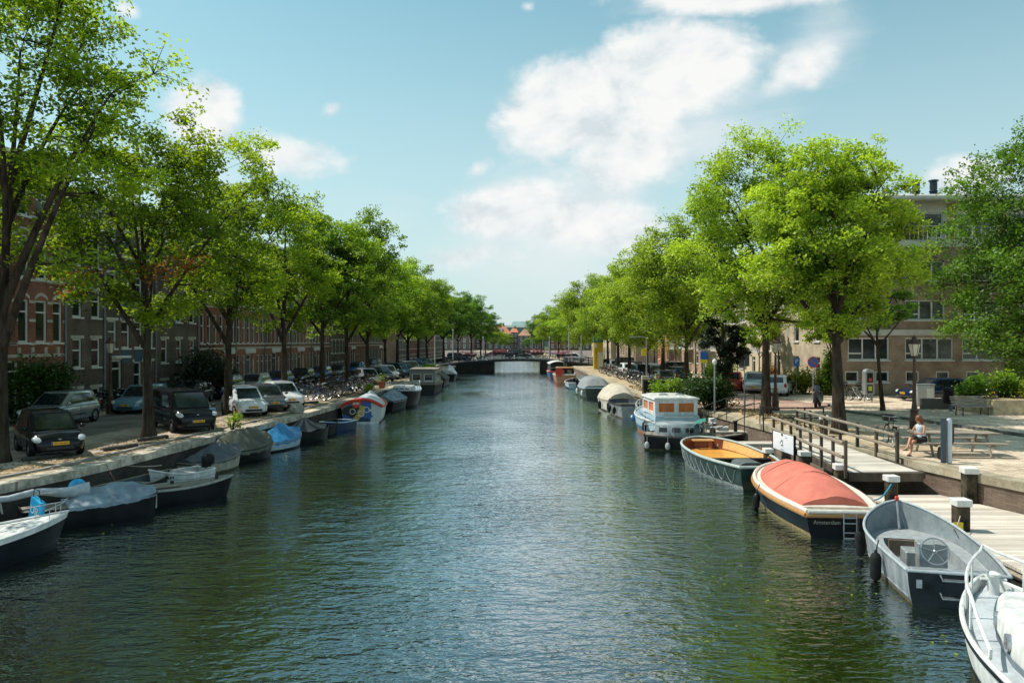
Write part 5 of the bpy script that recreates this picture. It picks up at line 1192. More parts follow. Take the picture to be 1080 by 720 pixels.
# --- grey aluminium sloop
def grey_sloop():
    cx, cy, hd, L_ = from_to((8.45, 14.35), (9.62, 19.0)); t = boat('open_sloop', 'open grey aluminium sloop with steering wheel and two black fenders at the jetty', cx, cy, hd)
    h = Hull(L_, 2.15, .70, .66, 1.08, .82, .52, 2.6, .72, .18, .30)
    h.hull_mb().build('hull', ALU, t, smooth=True, angle=60)
    mb = MB(); A = [h.side(0, f, -1) for f in (0, .12, .25, .4, .55, .7)] + [h.side(0, f, 1) for f in (.7, .55, .4, .25, .12, 0)]
    mb.add([p + Vector((-.006, 0, -.02)) for p in A], [tuple(range(len(A)))]); mb.build('transom', pm('black_transom', (.012, .02, .026), .3, var=.4, scale=3), t)
    h.loop(0, 0, .032).build('gunwale', pm('pale_rim', (.50, .54, .56), .4, metal=.3, var=.1), t, smooth=True)
    h.inner_mb(.05, .10, .03, .985, .8).build('lining', ALUIN, t, smooth=True, angle=35)
    waterline(h, SCUM, t, .07)
    mb = MB(); ts = [.58 + .38 * i / 10 for i in range(11)]                                # raised fore deck ring and side benches
    mb.loft([[(h.x(tt), -(h.b(tt) - .06) * .96, .42), (h.x(tt), -(h.b(tt)) * .45, .43), (h.x(tt), h.b(tt) * .45, .43), (h.x(tt), (h.b(tt) - .06) * .96, .42)] for tt in ts[4:]], closed=False)
    for sg in (-1, 1):
        tb = [.06 + .68 * i / 12 for i in range(13)]
        mb.loft([[(h.x(tt), sg * (h.b(tt) - .06) * .96, .42), (h.x(tt), sg * (h.b(tt) - .42), .42), (h.x(tt), sg * (h.b(tt) - .42), .10)] for tt in tb], closed=False)
    mb.add([(h.x(.742), -(h.b(.742) - .06) * .96, .421), (h.x(.742), (h.b(.742) - .06) * .96, .421), (h.x(.742), (h.b(.742) - .42), .1), (h.x(.742), -(h.b(.742) - .42), .1)], [(0, 1, 2, 3)])
    mb.build('bench', pm('grey_bench_top', (.30, .32, .33), .7, var=.15, scale=5, bump=.15), t)
    mb = MB(); mb.box((h.x(.66), 0, .30), (.06, 1.05, .36)); mb.build('cushion', pm('brown_cushion', (.20, .13, .09), .8, var=.15), t)
    mb = MB(); mb.tube([(h.x(.98), 0, h.z(.98) + .02), (h.x(.93), 0, .45)], .03, 6); mb.build('stem_bar', ALU, t)
    mb = MB(); mb.box((h.x(.36), .02, .46), (.34, .56, .72), bev=.02); mb.box((h.x(.36) + .33, .30, .33), (.5, .36, .46), bev=.02); mb.build('console', pm('console_grey', (.34, .36, .36), .5, metal=.4, var=.15), t)
    wheel_ring(t, (h.x(.36) - .30, .02, .70), .27, STEEL, (0, R(-62), 0))
    mb = MB(); mb.box((h.x(.03), 0, .655), (.22, 1.6, .05), bev=.015); mb.build('stern_thwart', ALU, t)
    for z, y in ((.56, .1), (.22, .1)):
        mb = MB(); mb.tube([(-L_ / 2 - .02, y - .22, z + .06), (-L_ / 2 - .11, y - .2, z - .03), (-L_ / 2 - .11, y + .2, z - .03), (-L_ / 2 - .02, y + .22, z + .06)], .017, 6); mb.box((-L_ / 2 - .07, y, z - .01), (.09, .36, .02)); mb.build('boarding_step', STEEL, t)
    fender(t, h.x(.30), h.b(.30) + .12, .30, RUBBER, .62, .115); fender(t, h.x(.66), h.b(.66) + .10, .34, RUBBER, .6, .10)
    mb = MB(); mb.box((h.x(.985), 0, h.z(1) + .06), (.07, .09, .11), bev=.02); mb.build('bow_light', REDP, t)
    mb = MB(); mb.box((-L_ / 2 - .012, .68, .42), (.008, .1, .16)); mb.build('sticker', pm('pale_sticker', (.45, .5, .5), .5), t)
    mb = MB()
    for k, (x0, x1) in enumerate(((.14, .5),)):
        A = [h.side(tt, .42, 1) + Vector((0, .004, 0)) for tt in [0.02 + .9 * i / 14 for i in range(15)]]; mb.tube(A, .012, 4)
        A = [h.side(tt, .42, -1) - Vector((0, .004, 0)) for tt in [0.02 + .9 * i / 14 for i in range(15)]]; mb.tube(A, .012, 4)
    mb.build('weld_seam', ALU, t)
    return t
grey_sloop()
# --- salmon covered sloop
def salmon_sloop():
    cx, cy, hd, L_ = from_to((8.55, 19.55), (9.1, 25.9)); t = boat('covered_sloop', 'dark blue sloop under a salmon red canvas cover with boarding ladder at the stern', cx, cy, hd)
    h = Hull(L_, 2.65, .68, .66, .92, .70, .48, 2.8, .62, .12, .34)
    h.hull_mb().build('hull', NAVY, t, smooth=True); waterline(h, pm('gold_stripe', (.30, .22, .08), .6, var=.3, scale=8), t, .10)
    h.loop(-.02, -.10, .065, flat=1.0).build('rubbing_strake', VARN, t, smooth=True)
    h.loop(.03, .0, .06).build('gunwale', pm('cream_gunwale', (.66, .62, .54), .5, var=.12, scale=6), t, smooth=True)
    h.deck_mb(.0, .985, -.01, .03).build('deck', pm('pale_side_deck', (.62, .58, .50), .6, var=.12, scale=5), t, smooth=True)
    mb = h.cover_mb(.10, .90, lambda u: .14 + .42 * max(0, 1 - ((u - .50) / .42)**2)**.75, dy=.22, skirt=.05, wr=.024, seed=3, sharp=1.7, dz=.05); cv = mb.build('canvas_cover', SALMON, t, smooth=True, angle=60)
    mb = MB()                                                     # seam over the cover and press studs
    for u0 in (.40, .70):
        P = []
        for j in range(17):
            u = -1 + j / 8; hh = (.14 + .42 * max(0, 1 - ((u0 - .50) / .42)**2)**.75) * (1 - abs(u)**1.7); P.append((h.x(u0), (h.b(u0) - .22) * u, h.z(u0) + .055 + hh))
        mb.tube(P, .009, 4)
    mb.build('seam', pm('dark_salmon', (.25, .06, .05), .8), cv)
    mb = MB(); mb.box((h.x(.03), 0, .69), (.30, h.b(.03) * 2 - .1, .05), bev=.015); mb.build('stern_board', GREYWOOD, t)
    mb = MB(); x = -L_ / 2 - .06
    for y in (-.30, .02): mb.tube([(x + .1, y, .68), (x, y, .62), (x - .02, y, -.1)], .018, 6)
    for z in (.52, .38, .14, -.0): mb.tube([(x - .01, -.31, z), (x - .01, .03, z)], .018, 6)
    mb.build('ladder', STEEL, t, smooth=True)
    text_mesh('Amsterdam', .145, pm('dull_gold_lettering', (.32, .30, .24), .5), 'lettering', t, (-L_ / 2 - .008, .42, .38), (R(90), 0, -R(90)))
    fender(t, h.x(.52), h.b(.52) + .12, .22, BLACK, .5, .11); fender(t, h.x(.14), -h.b(.14) - .1, .25, BWHITE, .5, .1)
    return t
salmon_sloop()
rope('blue mooring rope running from the salmon covered sloop to a white capped pile', (9.6, 20.1, .86), (11.0, 21.98, .95), ROPEB, .12, .02)
rope('slack rope from the grey sloop to the pile with the yellow plate', (10.05, 17.3, .78), (11.2, 18.95, .7), ROPE, .1)
# --- green launch with orange interior
def green_launch():
    cx, cy, hd, L_ = from_to((8.55, 25.9), (8.25, 33.4)); t = boat('open_launch', 'dark green open launch with bright orange wooden interior and rope loops along its side', cx, cy, hd)
    h = Hull(L_, 2.75, .74, .76, .86, .55, .46, 3.2, .55, .1, .34)
    h.hull_mb().build('hull', GREENH, t, smooth=True); waterline(h, pm('pale_boot_top', (.25, .28, .26), .7, var=.3, scale=6), t, .10)
    h.loop(.0, .0, .055).build('gunwale', RIMG, t, smooth=True)
    h.inner_mb(.07, .22, .02, .985, .80).build('lining', REDW, t, smooth=True, angle=35)
    mb = MB(); tb = [.34 + .63 * i / 16 for i in range(17)]; mb.loft([[(h.x(tt) - .05, -(h.b(tt) - .08) * .93, .40), (h.x(tt) - .05, (h.b(tt) - .08) * .93, .40)] for tt in tb], closed=False); mb.build('floor', ORANGEW, t)
    mb = MB(); ts = [.36 + .54 * i / 14 for i in range(15)]                                 # right-hand inner planking, the sun on it put into brighter varnish
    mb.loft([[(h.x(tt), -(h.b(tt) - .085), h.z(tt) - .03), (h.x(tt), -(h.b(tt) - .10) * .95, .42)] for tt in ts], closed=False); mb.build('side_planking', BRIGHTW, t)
    mb = MB(); mb.box((h.x(.95) - .12, 0, h.z(.95) - .06), (.35, .9, .05)); mb.build('bow_seat', BRIGHTW, t)
    mb = MB(); mb.box((h.x(.33), 0, .47), (.34, h.b(.33) * 2 - .22, .42), bev=.02); mb.build('thwart', BLACK, t)
    mb = MB(); mb.loft([[(h.x(.16) + a, .1 - .0 + w * b, z) for a, b in ((-.5, -1), (.5, -1), (.5, 1), (-.5, 1))] for w, z in ((.42, .3), (.42, .66), (.36, .76), (.22, .80))], True, False, True); mb.build('engine_box', pm('grey_engine_cover', (.10, .12, .12), .6, var=.2), t, smooth=True, angle=30)
    mb = MB()
    for sg in (-1, 1):                                            # grab-rope loops
        for i in range(11):
            t0 = .04 + .08 * i; P = []
            for k in range(7):
                tt = t0 + .08 * k / 6; p = h.side(min(tt, .98), .14 + .30 * math.sin(PI * k / 6), sg); p.y += sg * .025; P.append(p)
            mb.tube(P, .012, 4)
    mb.build('grab_rope', pm('grey_rope', (.32, .34, .33), .9), t)
    mb = MB()
    for i in range(9):
        p = h.side(.62 + .04 * i, .12, 1); p2 = h.side(.62 + .04 * i, .75, 1); mb.tube([p + Vector((0, .02, 0)), (p + p2) / 2 + Vector((0, .05, 0)), p2 + Vector((0, .02, 0))], .014, 4)
    mb.build('rubbing_slat', RIMG, t)
    return t
green_launch()
# --- black boat with low cabin, bow to the right
def black_boat():
    cx, cy, hd, L_ = from_to((6.5, 36.0), (10.6, 34.9)); t = boat('work_boat', 'black steel work boat with pale lettering, a low grey cabin and white ball fenders', cx, cy, hd)
    h = Hull(L_ + .3, 2.0, .70, .75, .85, .78, .4, 2.4, .7, .2, .34)
    h.hull_mb().build('hull', BLKHULL, t, smooth=True); waterline(h, SCUMG, t, .08)
    h.loop(-.01, -.06, .05).build('rubbing_strake', IRON, t, smooth=True)
    h.deck_mb(0, .985, -.05, .04).build('deck', OLDDECK, t, smooth=True)
    mb = MB(); r_ = []
    for z, k in ((-.05, 1.0), (.45, .96), (.56, .84)):
        r_.append([(h.x(0.10) * 1 + .35 * a * k + 1.0, 0 + .72 * b * k, .70 + z) for a, b in [(math.cos(q) * 3.0, math.sin(q)) for q in [2 * PI * i / 20 for i in range(20)]]])
    mb.loft(r_, True, False, True); cb = mb.build('cabin', pm('worn_grey_paint', (.22, .27, .29), .5, var=.2, scale=3), t, smooth=True, angle=40)
    for q in (-.6, .0, .6):
        g = MB(); g.box((h.x(.10) + 1.0 + q, -.70, .96), (.36, .05, .22), bev=.02); g.build('window', GLASS, cb)
    A, B_ = h.sheer(.05, .45, .0, .5, 10); mb = MB(); mb.tube(A, .02, 6); mb.tube(B_, .02, 6); mb.tube([A[0], B_[0]], .02, 6)
    for k in (0, 3, 6, 9): mb.tube([A[k], A[k] - Vector((0, 0, .45))], .016, 5); mb.tube([B_[k], B_[k] - Vector((0, 0, .45))], .016, 5)
    mb.build('rail', GREYMET, t)
    P = [(h.x(.44) + .75 * (1 - math.cos(PI / 2 * i / 10)), -.82, .68 + .72 * math.sin(PI / 2 * i / 10)) for i in range(11)]
    mb = MB(); mb.loft([P, [(x, -y, z) for x, y, z in P]], closed=False); mb.tube([P[-1], (P[-1][0], .82, P[-1][2])], .025, 6); mb.tube([P[-1], (P[-1][0] + .1, -.82, .7)], .02, 6); mb.build('canvas_hood', pm('green_canvas', (.02, .20, .15), .8, var=.2), t, smooth=True)
    mb = MB()
    for i in range(7): mb.tube([(h.x(.66) + random.uniform(-.5, .5), random.uniform(-.5, .5), .95 + .05 * i), (h.x(.66) + random.uniform(-.6, .6), random.uniform(-.6, .6), 1.05 + .04 * i)], .05, 6)
    mb.box((h.x(.78), .1, 1.02), (.5, .5, .2), bev=.03); mb.build('deck_gear', pm('pale_deck_gear', (.45, .45, .43), .6, var=.3), t)
    mb = MB()
    for i in range(13): mb.box((h.x(.44) + i * .105, -h.b(.44 + i * .02) - .012, .56 + .004 * i), (.07 if i % 4 else .05, .012, .10 if i % 3 else .13))
    mb.build('lettering', CAPW, t)
    for tt in (.03, .24):
        mb = MB(); mb.ball((0, 0, 0), (.12, .12, .17)); mb.tube([(0, 0, .15), (0, .05, .4)], .012, 5); o = mb.build('ball_fender', pm('dirty_fender', (.33, .36, .37), .5, var=.2) if tt else PALEB, t, smooth=True); o.location = (h.x(tt), -h.b(tt) - .12, .26)
    mb = MB(); mb.lathe([(.08, 0), (.08, .42), (.11, .45), (.11, .5)], (h.x(.9), 0, .9), 10); mb.build('bollard', BLACK, t)
    return t
black_boat()
# --- cabin cruiser with orange curtains
def cabin_cruiser():
    cx, cy, hd, L_ = from_to((8.55, 38.9), (8.2, 46.2)); t = boat('cabin_cruiser', 'small blue and white cabin cruiser with orange curtains in its windows', cx, cy, hd)
    h = Hull(L_, 2.75, .88, .88, 1.2, .86, .45, 2.2, .75, .4, .3)
    h.hull_mb().build('hull', PALEB, t, smooth=True); waterline(h, BLUEH, t, .42, 'blue_band'); waterline(h, pm('rust_boot_top', (.42, .17, .07), .8, var=.3), t, .16)
    h.loop(0, 0, .05).build('gunwale', BWHITE, t, smooth=True); h.deck_mb(0, .985, -.02, .04).build('deck', PALEB, t, smooth=True)
    mb = MB(); x0, x1 = h.x(.03), h.x(.72); mb.loft([[(x0, -1.18, .92), (x1, -1.0, .95), (x1, 1.0, .95), (x0, 1.18, .92)], [(x0, -1.14, 1.22), (x1 - .1, -.96, 1.20), (x1 - .1, .96, 1.20), (x0, 1.14, 1.22)]], True, False, True); mb.build('trunk_cabin', PALEB, t)
    # wheelhouse: corner posts and panels with real window openings
    wx0, wx1, wy, z0, z1 = h.x(.06), h.x(.46), 1.12, 1.22, 2.04
    cab = bpy.data.objects.new('wheelhouse', None); COL.objects.link(cab); cab.parent = t
    def panel(w, hgt, rects, loc, rz):
        m_ = MB(); wall_holes(m_, w, hgt, rects, depth=.06); o = m_.build('wall', BWHITE, cab); o.location = loc; o.rotation_euler = (0, 0, rz); return o
    RE = [(.20, .17, .80, .46), (1.24, .17, .80, .46)]
    p1 = panel(2 * wy, z1 - z0, RE, (wx0, wy, z0), -R(90)); p2 = panel(wx1 - wx0, z1 - z0, [(.2, .17, 1.05, .46), (1.5, .17, 1.0, .46)], (wx1, wy, z0), PI); p3 = panel(wx1 - wx0, z1 - z0, [(.2, .17, 1.05, .46), (1.5, .17, 1.0, .46)], (wx0, -wy, z0), 0)
    p4 = panel(2 * wy, z1 - z0, RE, (wx1, -wy, z0), R(90))
    CURT = pm('orange_curtain', (.55, .17, .045), .8, var=.25, scale=2, stretch=(12, 12, .5)); WGL = GLASS
    for (loc, rz, rr_) in (((wx0, wy, z0), -R(90), RE), ((wx1, wy, z0), PI, [(.2, .17, 1.05, .46), (1.5, .17, 1.0, .46)]), ((wx0, -wy, z0), 0, [(.2, .17, 1.05, .46), (1.5, .17, 1.0, .46)])):
        m_ = MB(); 
        for q in rr_: m_.quad((q[0] - .01, .055, q[1] - .01), (q[0] + q[2] + .01, .055, q[1] - .01), (q[0] + q[2] + .01, .055, q[1] + q[3] + .01), (q[0] - .01, .055, q[1] + q[3] + .01))
        o = m_.build('curtain', CURT, cab); o.location = loc; o.rotation_euler = (0, 0, rz)
    mb = MB(); mb.loft([[(wx0 - .12, -wy - .08, z1), (wx1 + .2, -wy - .06, z1), (wx1 + .2, wy + .06, z1), (wx0 - .12, wy + .08, z1)], [(wx0 - .1, -wy - .04, z1 + .09), (wx1 + .15, -wy, z1 + .08), (wx1 + .15, wy, z1 + .08), (wx0 - .1, wy + .04, z1 + .09)], [(wx0, -wy + .4, z1 + .17), (wx1, -wy + .4, z1 + .16), (wx1, wy - .4, z1 + .16), (wx0, wy - .4, z1 + .17)]], True, True, True); mb.build('roof', BWHITE, t, smooth=True, angle=30)
    mb = MB(); mb.lathe([(.24, 0), (.24, .06), (.1, .1)], (wx0 + .9, -.4, z1 + .16), 14); mb.lathe([(.24, 0), (.24, .06), (.1, .1)], (wx0 + .9, .45, z1 + .16), 14); mb.build('roof_vent', STEEL, t)
    mb = MB(); A, B_ = h.sheer(.05, .5, .5, 1, 10); mb.tube(A[:-1] + B_[::-1], .02, 6); [mb.tube([A[k], A[k] - Vector((0, 0, .5))], .016, 5) for k in (0, 3, 6, 8)]; [mb.tube([B_[k], B_[k] - Vector((0, 0, .5))], .016, 5) for k in (0, 3, 6, 8)]; mb.build('bow_rail', BWHITE, t)
    mb = MB(); mb.box((h.x(.0) - .02, .85, .75), (.05, .45, .45), bev=.02); mb.box((h.x(0) - .03, .0, 1.18), (.03, 1.5, .03)); mb.build('stern_hatch', BWHITE, t)
    fender(t, h.x(.2), h.b(.2) + .13, .55, BLACK, .55, .14); fender(t, h.x(.75), h.b(.75) + .13, .6, BLUEH, .4, .2); fender(t, h.x(.05), h.b(.05) + .1, .3, BWHITE, .4, .12)
    return t
cabin_cruiser()
# --- beige tent boat and grey flat-bottomed boat
def tent_boat():
    t = boat('covered_boat', 'cream boat under a domed beige canvas cover moored beyond the cabin cruiser', 7.75, 57.0, 92)
    h = Hull(6.2, 2.5, .8, .85, 1.0, .8, .45, 2.3, .7, .2, .34); h.hull_mb().build('hull', CREAM, t, smooth=True); waterline(h, SCUM, t, .1); h.loop(0, 0, .05).build('gunwale', GREYWOOD, t, smooth=True)
    h.cover_mb(.02, .86, lambda u: 1.0 * max(0, 1 - abs((u - .42) / .45)**2.6)**.6 + .05, wr=.05, seed=5, sharp=2.4).build('canvas_cover', BEIGEC, t, smooth=True, angle=60)
    h.deck_mb(.84, .985).build('deck', GREYWOOD, t); fender(t, h.x(.3), h.b(.3) + .14, .4, BLACK, .6, .13)
    t = boat('flat_boat', 'bare grey steel flat boat moored against the beige tent boat', 7.95, 51.6, 95)
    h = Hull(4.6, 2.3, .85, .9, .95, .92, .5, 4, .5, .2, .2); h.hull_mb().build('hull', GREYMET, t, smooth=True); waterline(h, SCUM, t, .12); h.loop(0, 0, .05).build('gunwale', IRON, t, smooth=True); h.inner_mb(.06, .3).build('lining', ALUDK, t, smooth=True)
    mb = MB(); [mb.box((h.x(q), 0, .74), (.3, h.b(q) * 2 - .14, .05)) for q in (.25, .7)]; mb.build('thwart', OLDDECK, t)
    fender(t, h.x(.6), h.b(.6) + .1, .45, BLACK, .5, .11); fender(t, h.x(.3), h.b(.3) + .1, .45, BLACK, .5, .11); fender(t, h.x(.9), h.b(.9) + .12, .5, BLACK, .6, .13)
    t = thing('fish_crates_rack', 'dark slatted rack standing on the quay edge beside the grey flat boat', 'rack', (9.9, 52.8, STREET), R(4))
    mb = MB(); [mb.box((x, 0, .62), (.08, .08, 1.25)) for x in (-.8, -.27, .27, .8)]; [mb.box((0, .02, z), (1.7, .05, .1)) for z in (.1, 1.2)]; mb.build('frame', OLDWOOD, t)
    mb = MB(); [mb.box((x, .03, .65), (.40, .04, 1.0)) for x in (-.53, 0, .53)]; mb.build('panel', BLACK, t)
tent_boat()
def canopy_boat():
    t = boat('covered_boat', 'dark green boat under a flat grey canvas hood, right bank, beyond the beige tent boat', 7.6, 71.5, 90)
    h = Hull(8.0, 2.7, .85, .9, 1.1, .8, .45, 2.2, .75, .3, .34); h.hull_mb().build('hull', GREENH, t, smooth=True); waterline(h, SCUMG, t, .12); h.loop(0, 0, .05).build('gunwale', PALEB, t, smooth=True)
    h.cover_mb(.05, .78, lambda u: .85 * min(1, max(0, (u - .03) / .1)) * min(1, max(0, (.80 - u) / .16)), wr=.03, seed=9, sharp=4.0).build('canvas_hood', GREYC, t, smooth=True, angle=50); h.deck_mb(.76, .985).build('deck', PALEB, t)
    fender(t, h.x(.1), h.b(.1) + .12, .4, BWHITE, .5, .12); fender(t, h.x(.5), h.b(.5) + .12, .4, BWHITE, .5, .12)
    t = boat('row_boat', 'small grey open boat moored between the grey hood boat and the varnished launch', 6.9, 83.5, 90)
    h = Hull(5.6, 2.2, .6, .65, .85, .8, .45, 2.2, .75, .2, .34); h.hull_mb().build('hull', PALEB, t, smooth=True); waterline(h, BLACK, t, .15); h.loop(0, 0, .05).build('gunwale', BWHITE, t, smooth=True); h.inner_mb(.07, .15).build('lining', ALUDK, t); mb = MB(); [mb.box((h.x(q), 0, .45), (.3, h.b(q) * 2 - .15, .05)) for q in (.2, .5, .75)]; mb.build('thwart', GREYWOOD, t); outboard(t, h.x(0) - .1, 0, .65, BLACK, 1.1)
    mb = MB(); mb.box((h.x(.35), 0, .75), (.5, .5, .6), bev=.05); mb.build('console', BLACK, t)
    t = boat('work_boat', 'small dark boat moored right behind the varnished launch', 8.4, 87.5, 92)
    h = Hull(5.6, 2.0, .6, .65, .85, .8, .45, 2.2, .75, .2, .34); h.hull_mb().build('hull', BLKHULL, t, smooth=True); waterline(h, SCUM, t, .1); h.loop(0, 0, .05).build('gunwale', IRON, t, smooth=True); h.cover_mb(.05, .9, lambda u: .35, wr=.06, seed=2).build('tarpaulin', TARPD, t, smooth=True)
    t = boat('saloon_boat', 'varnished orange-brown launch with dark cabin and a red disc on its stern', 6.6, 95.5, 88)
    h = Hull(8.5, 2.9, .95, 1.05, 1.25, .8, .45, 2.2, .75, .3, .34); h.hull_mb().build('hull', pm('orange_brown_varnish', (.50, .21, .09), .35, var=.15, scale=5, coat=.3), t, smooth=True); waterline(h, REDP, t, .12); h.loop(0, 0, .06).build('gunwale', BWHITE, t, smooth=True); h.deck_mb(0, .985).build('deck', ORANGEW, t)
    mb = MB(); x0, x1 = h.x(.12), h.x(.62); mb.loft([[(x0, -1.1, .9), (x1, -1.1, .9), (x1, 1.1, .9), (x0, 1.1, .9)], [(x0 + .2, -1, 1.75), (x1 - .35, -1, 1.75), (x1 - .35, 1, 1.75), (x0 + .2, 1, 1.75)]], True, False, True); cb = mb.build('cabin', BLACK, t); 
    mb = MB(); mb.box(((x0 + x1) / 2 - .1, 0, 1.82), (x1 - x0 - .3, 2.2, .1), bev=.03); mb.build('roof', VARN, cb)
    mb = MB(); [mb.box((x0 + .5 + i * .95, sg * 1.055, 1.38), (.6, .05, .42)) for i in range(4) for sg in (-1, 1)]; [mb.box((x0 + .085, y, 1.38), (.05, .55, .42)) for y in (-.5, .4)]; mb.build('window', GLASS_CURT, cb)
    mb = MB(); mb.lathe([(.5, -.05), (.5, .05)], (h.x(0) - .05, .75, 1.35), 20, axis='X'); mb.build('red_disc', REDP, t)
    t = boat('canopy_boat', 'blue boat with a long white canopy moored closest to the far bridge on the right', 6.3, 106.5, 90)
    h = Hull(9, 2.9, .9, 1.0, 1.2, .85, .45, 2.2, .75, .3, .34); h.hull_mb().build('hull', BLUEH, t, smooth=True); waterline(h, REDP, t, .12); h.loop(0, 0, .06).build('gunwale', REDP, t, smooth=True); h.deck_mb(0, .985).build('deck', BWHITE, t)
    mb = MB(); [mb.tube([(h.x(q), sg * 1.15, .9), (h.x(q), sg * 1.1, 2.0)], .04, 6) for q in (.08, .3, .55, .78) for sg in (-1, 1)]; mb.build('canopy_post', GREYMET, t)
    mb = MB(); mb.loft([[(h.x(.03), y, 2.0 + .35 * (1 - (y / 1.3)**2)) for y in [-1.3 + .26 * i for i in range(11)]], [(h.x(.82), y, 2.0 + .35 * (1 - (y / 1.3)**2)) for y in [-1.3 + .26 * i for i in range(11)]]], closed=False); mb.build('canopy', BWHITE, t, smooth=True)
    mb = MB(); mb.box((h.x(.45), 0, 1.1), (4.5, 1.9, .5), bev=.04); mb.build('seats', BLACK, t)
canopy_boat()

# ================================================================== left bank boats
# white-decked dark sailing boat at the picture edge
def edge_boat():
    cx, cy, hd, L_ = from_to((-13.75, 14.2), (-11.05, 18.9)); t = boat('sailing_boat', 'dark hulled boat with white deck and wooden cockpit cut off at the lower left edge', cx, cy, hd)
    h = Hull(L_, 1.9, .62, .62, .82, .8, .4, 2.0, .9, .45, .4); h.hull_mb().build('hull', NAVY, t, smooth=True)
    waterline(h, BLACK, t, .12)
    mb = MB()
    for sg in (-1, 1): mb.loft([[h.side(tt, f, sg) + Vector((0, sg * .006, 0)) for f in (0.0, .06, .12)] for tt in h.TS], closed=False)
    mb.build('sheer_strake', BWHITE, t, smooth=True)
    h.loop(0, 0.01, .03).build('toe_rail', BWHITE, t, smooth=True); h.deck_mb(0, .985, -.02, .02).build('deck', BWHITE, t, smooth=True)
    mb = MB(); mb.loft([[(h.x(.1), -.58, .62), (h.x(.66), -.4, .66), (h.x(.66), .4, .66), (h.x(.1), .58, .62)], [(h.x(.1), -.55, .84), (h.x(.60), -.36, .80), (h.x(.60), .36, .80), (h.x(.1), .55, .84)]], True, False, True); mb.build('coach_roof', BWHITE, t)
    mb = MB(); mb.box((h.x(.3), -.78, .68), (2.2, .18, .05), bev=.015); mb.box((h.x(.3), -.615, .70), (2.3, .04, .1)); mb.build('wood_trim', VARN, t)
    mb = MB(); mb.tube([(h.x(.05), -.66, .74), (h.x(.5), -.56, .76), (h.x(.60), -.46, .88), (h.x(.62), -.2, .93)], .02, 6); mb.build('blue_line', BLUEH, t)
    A, B_ = h.sheer(.06, .28, .86, 1, 6); mb = MB(); mb.tube(A[:-1] + B_[::-1], .012, 6); [mb.tube([p, p - Vector((0, 0, .28))], .01, 5) for p in (A[1], B_[1], A[4], B_[4])]; mb.build('bow_rail', STEEL, t)
    mb = MB(); mb.tube([(h.x(.66), 0, .65), (h.x(.66), 0, 1.0), (h.x(.70), .1, 1.25)], .025, 6); mb.box((h.x(.64), .1, .78), (.4, .35, .2), bev=.03); mb.build('deck_gear', BLACK, t)
edge_boat()
b = thing('bag', 'bright cyan bag with white letters UR hung at the bow of the edge boat', 'bag', (-11.75, 18.75, .90), R(-28))
mb = MB(); mb.loft([[(x * s_, y, z) for x, z in ((-.26, -.22), (.20, -.30), (.28, .18), (-.12, .32))] for s_, y in ((.92, -.07), (1, -.03), (1, .03), (.92, .07))], True, True, True); mb.build('body', CYAN, b, smooth=True, angle=40)
text_mesh('UR', .26, BWHITE, 'lettering', b, (.03, -.078, -.02), (R(90), R(14), 0)); mb = MB(); mb.tube([(-.14, 0, .28), (-.1, 0, .5), (.1, 0, .48), (.2, 0, .2)], .012, 5); mb.build('strap', BLACK, b)
def tarp_boat():
    cx, cy, hd, L_ = from_to((-12.95, 20.45), (-10.68, 22.25)); t = boat('sailing_dinghy', 'black hulled boat with a lashed grey tarpaulin over its boom', cx, cy, hd)
    h = Hull(L_ + .5, 1.5, .55, .55, .62, .75, .45, 2.6, .65, .08, .34); h.hull_mb().build('hull', BLKHULL, t, smooth=True); h.loop(0, 0, .03).build('gunwale', BLACK, t, smooth=True)
    h.deck_mb(0, .985, -.03, .02).build('deck', OLDDECK, t)
    h.cover_mb(.30, .985, lambda u: .08 + .34 * max(0, 1 - ((u - .66) / .34)**2)**.8, wr=.045, seed=4, sharp=1.2, skirt=.08, dy=-.03).build('tarpaulin', TARPG, t, smooth=True, angle=70)
    mb = MB(); P = [(h.x(u), .12 * math.sin(u * 9), .93 + .04 * math.sin(u * 15) - .05 * u) for u in [-.32 + .08 * i for i in range(11)]]; mb.tube(P, [.05, .07, .08, .085, .09, .095, .10, .12, .15, .18, .2], 10); mb.build('furled_sail', pm('white_sailcloth', (.42, .45, .47), .7, var=.2, scale=6, bump=.4, bscale=14), t, smooth=True)
    mb = MB(); mb.tube([(h.x(-.36), 0, .95), (h.x(.35), 0, .9)], .035, 8); mb.tube([(h.x(-.12), .0, .5), (h.x(-.14), .0, .95)], .02, 6); mb.tube([(h.x(-.12), .25, .5), (h.x(-.16), .0, .93)], .02, 6); mb.build('boom', pm('pale_spar', (.5, .47, .42), .5), t)
    mb = MB(); mb.box((h.x(.985) + .02, 0, .35), (.05, .07, .4)); mb.build('stem_plate', pm('pale_stem', (.4, .38, .33), .7), t)
tarp_boat()
m_ = thing('outboard_motor', 'outboard motor under a bright blue cover at the left quay wall', 'outboard motor', (-12.35, 21.55, .70), R(40))
mb = MB(); mb.ball((0, 0, .2), (.24, .23, .26), 16, 10); mb.build('motor_cover', CYAN, m_, smooth=True); mb = MB(); mb.box((0, 0, -.30), (.18, .12, .6), taper=1.2); mb.box((.12, 0, 0), (.2, .2, .1)); mb.build('leg', BLACK, m_)
mb = MB(); mb.lathe([(.235, .05), (.245, .07), (.235, .09)], (0, 0, 0), 16, cap=False); mb.build('tie', BLACK, m_)
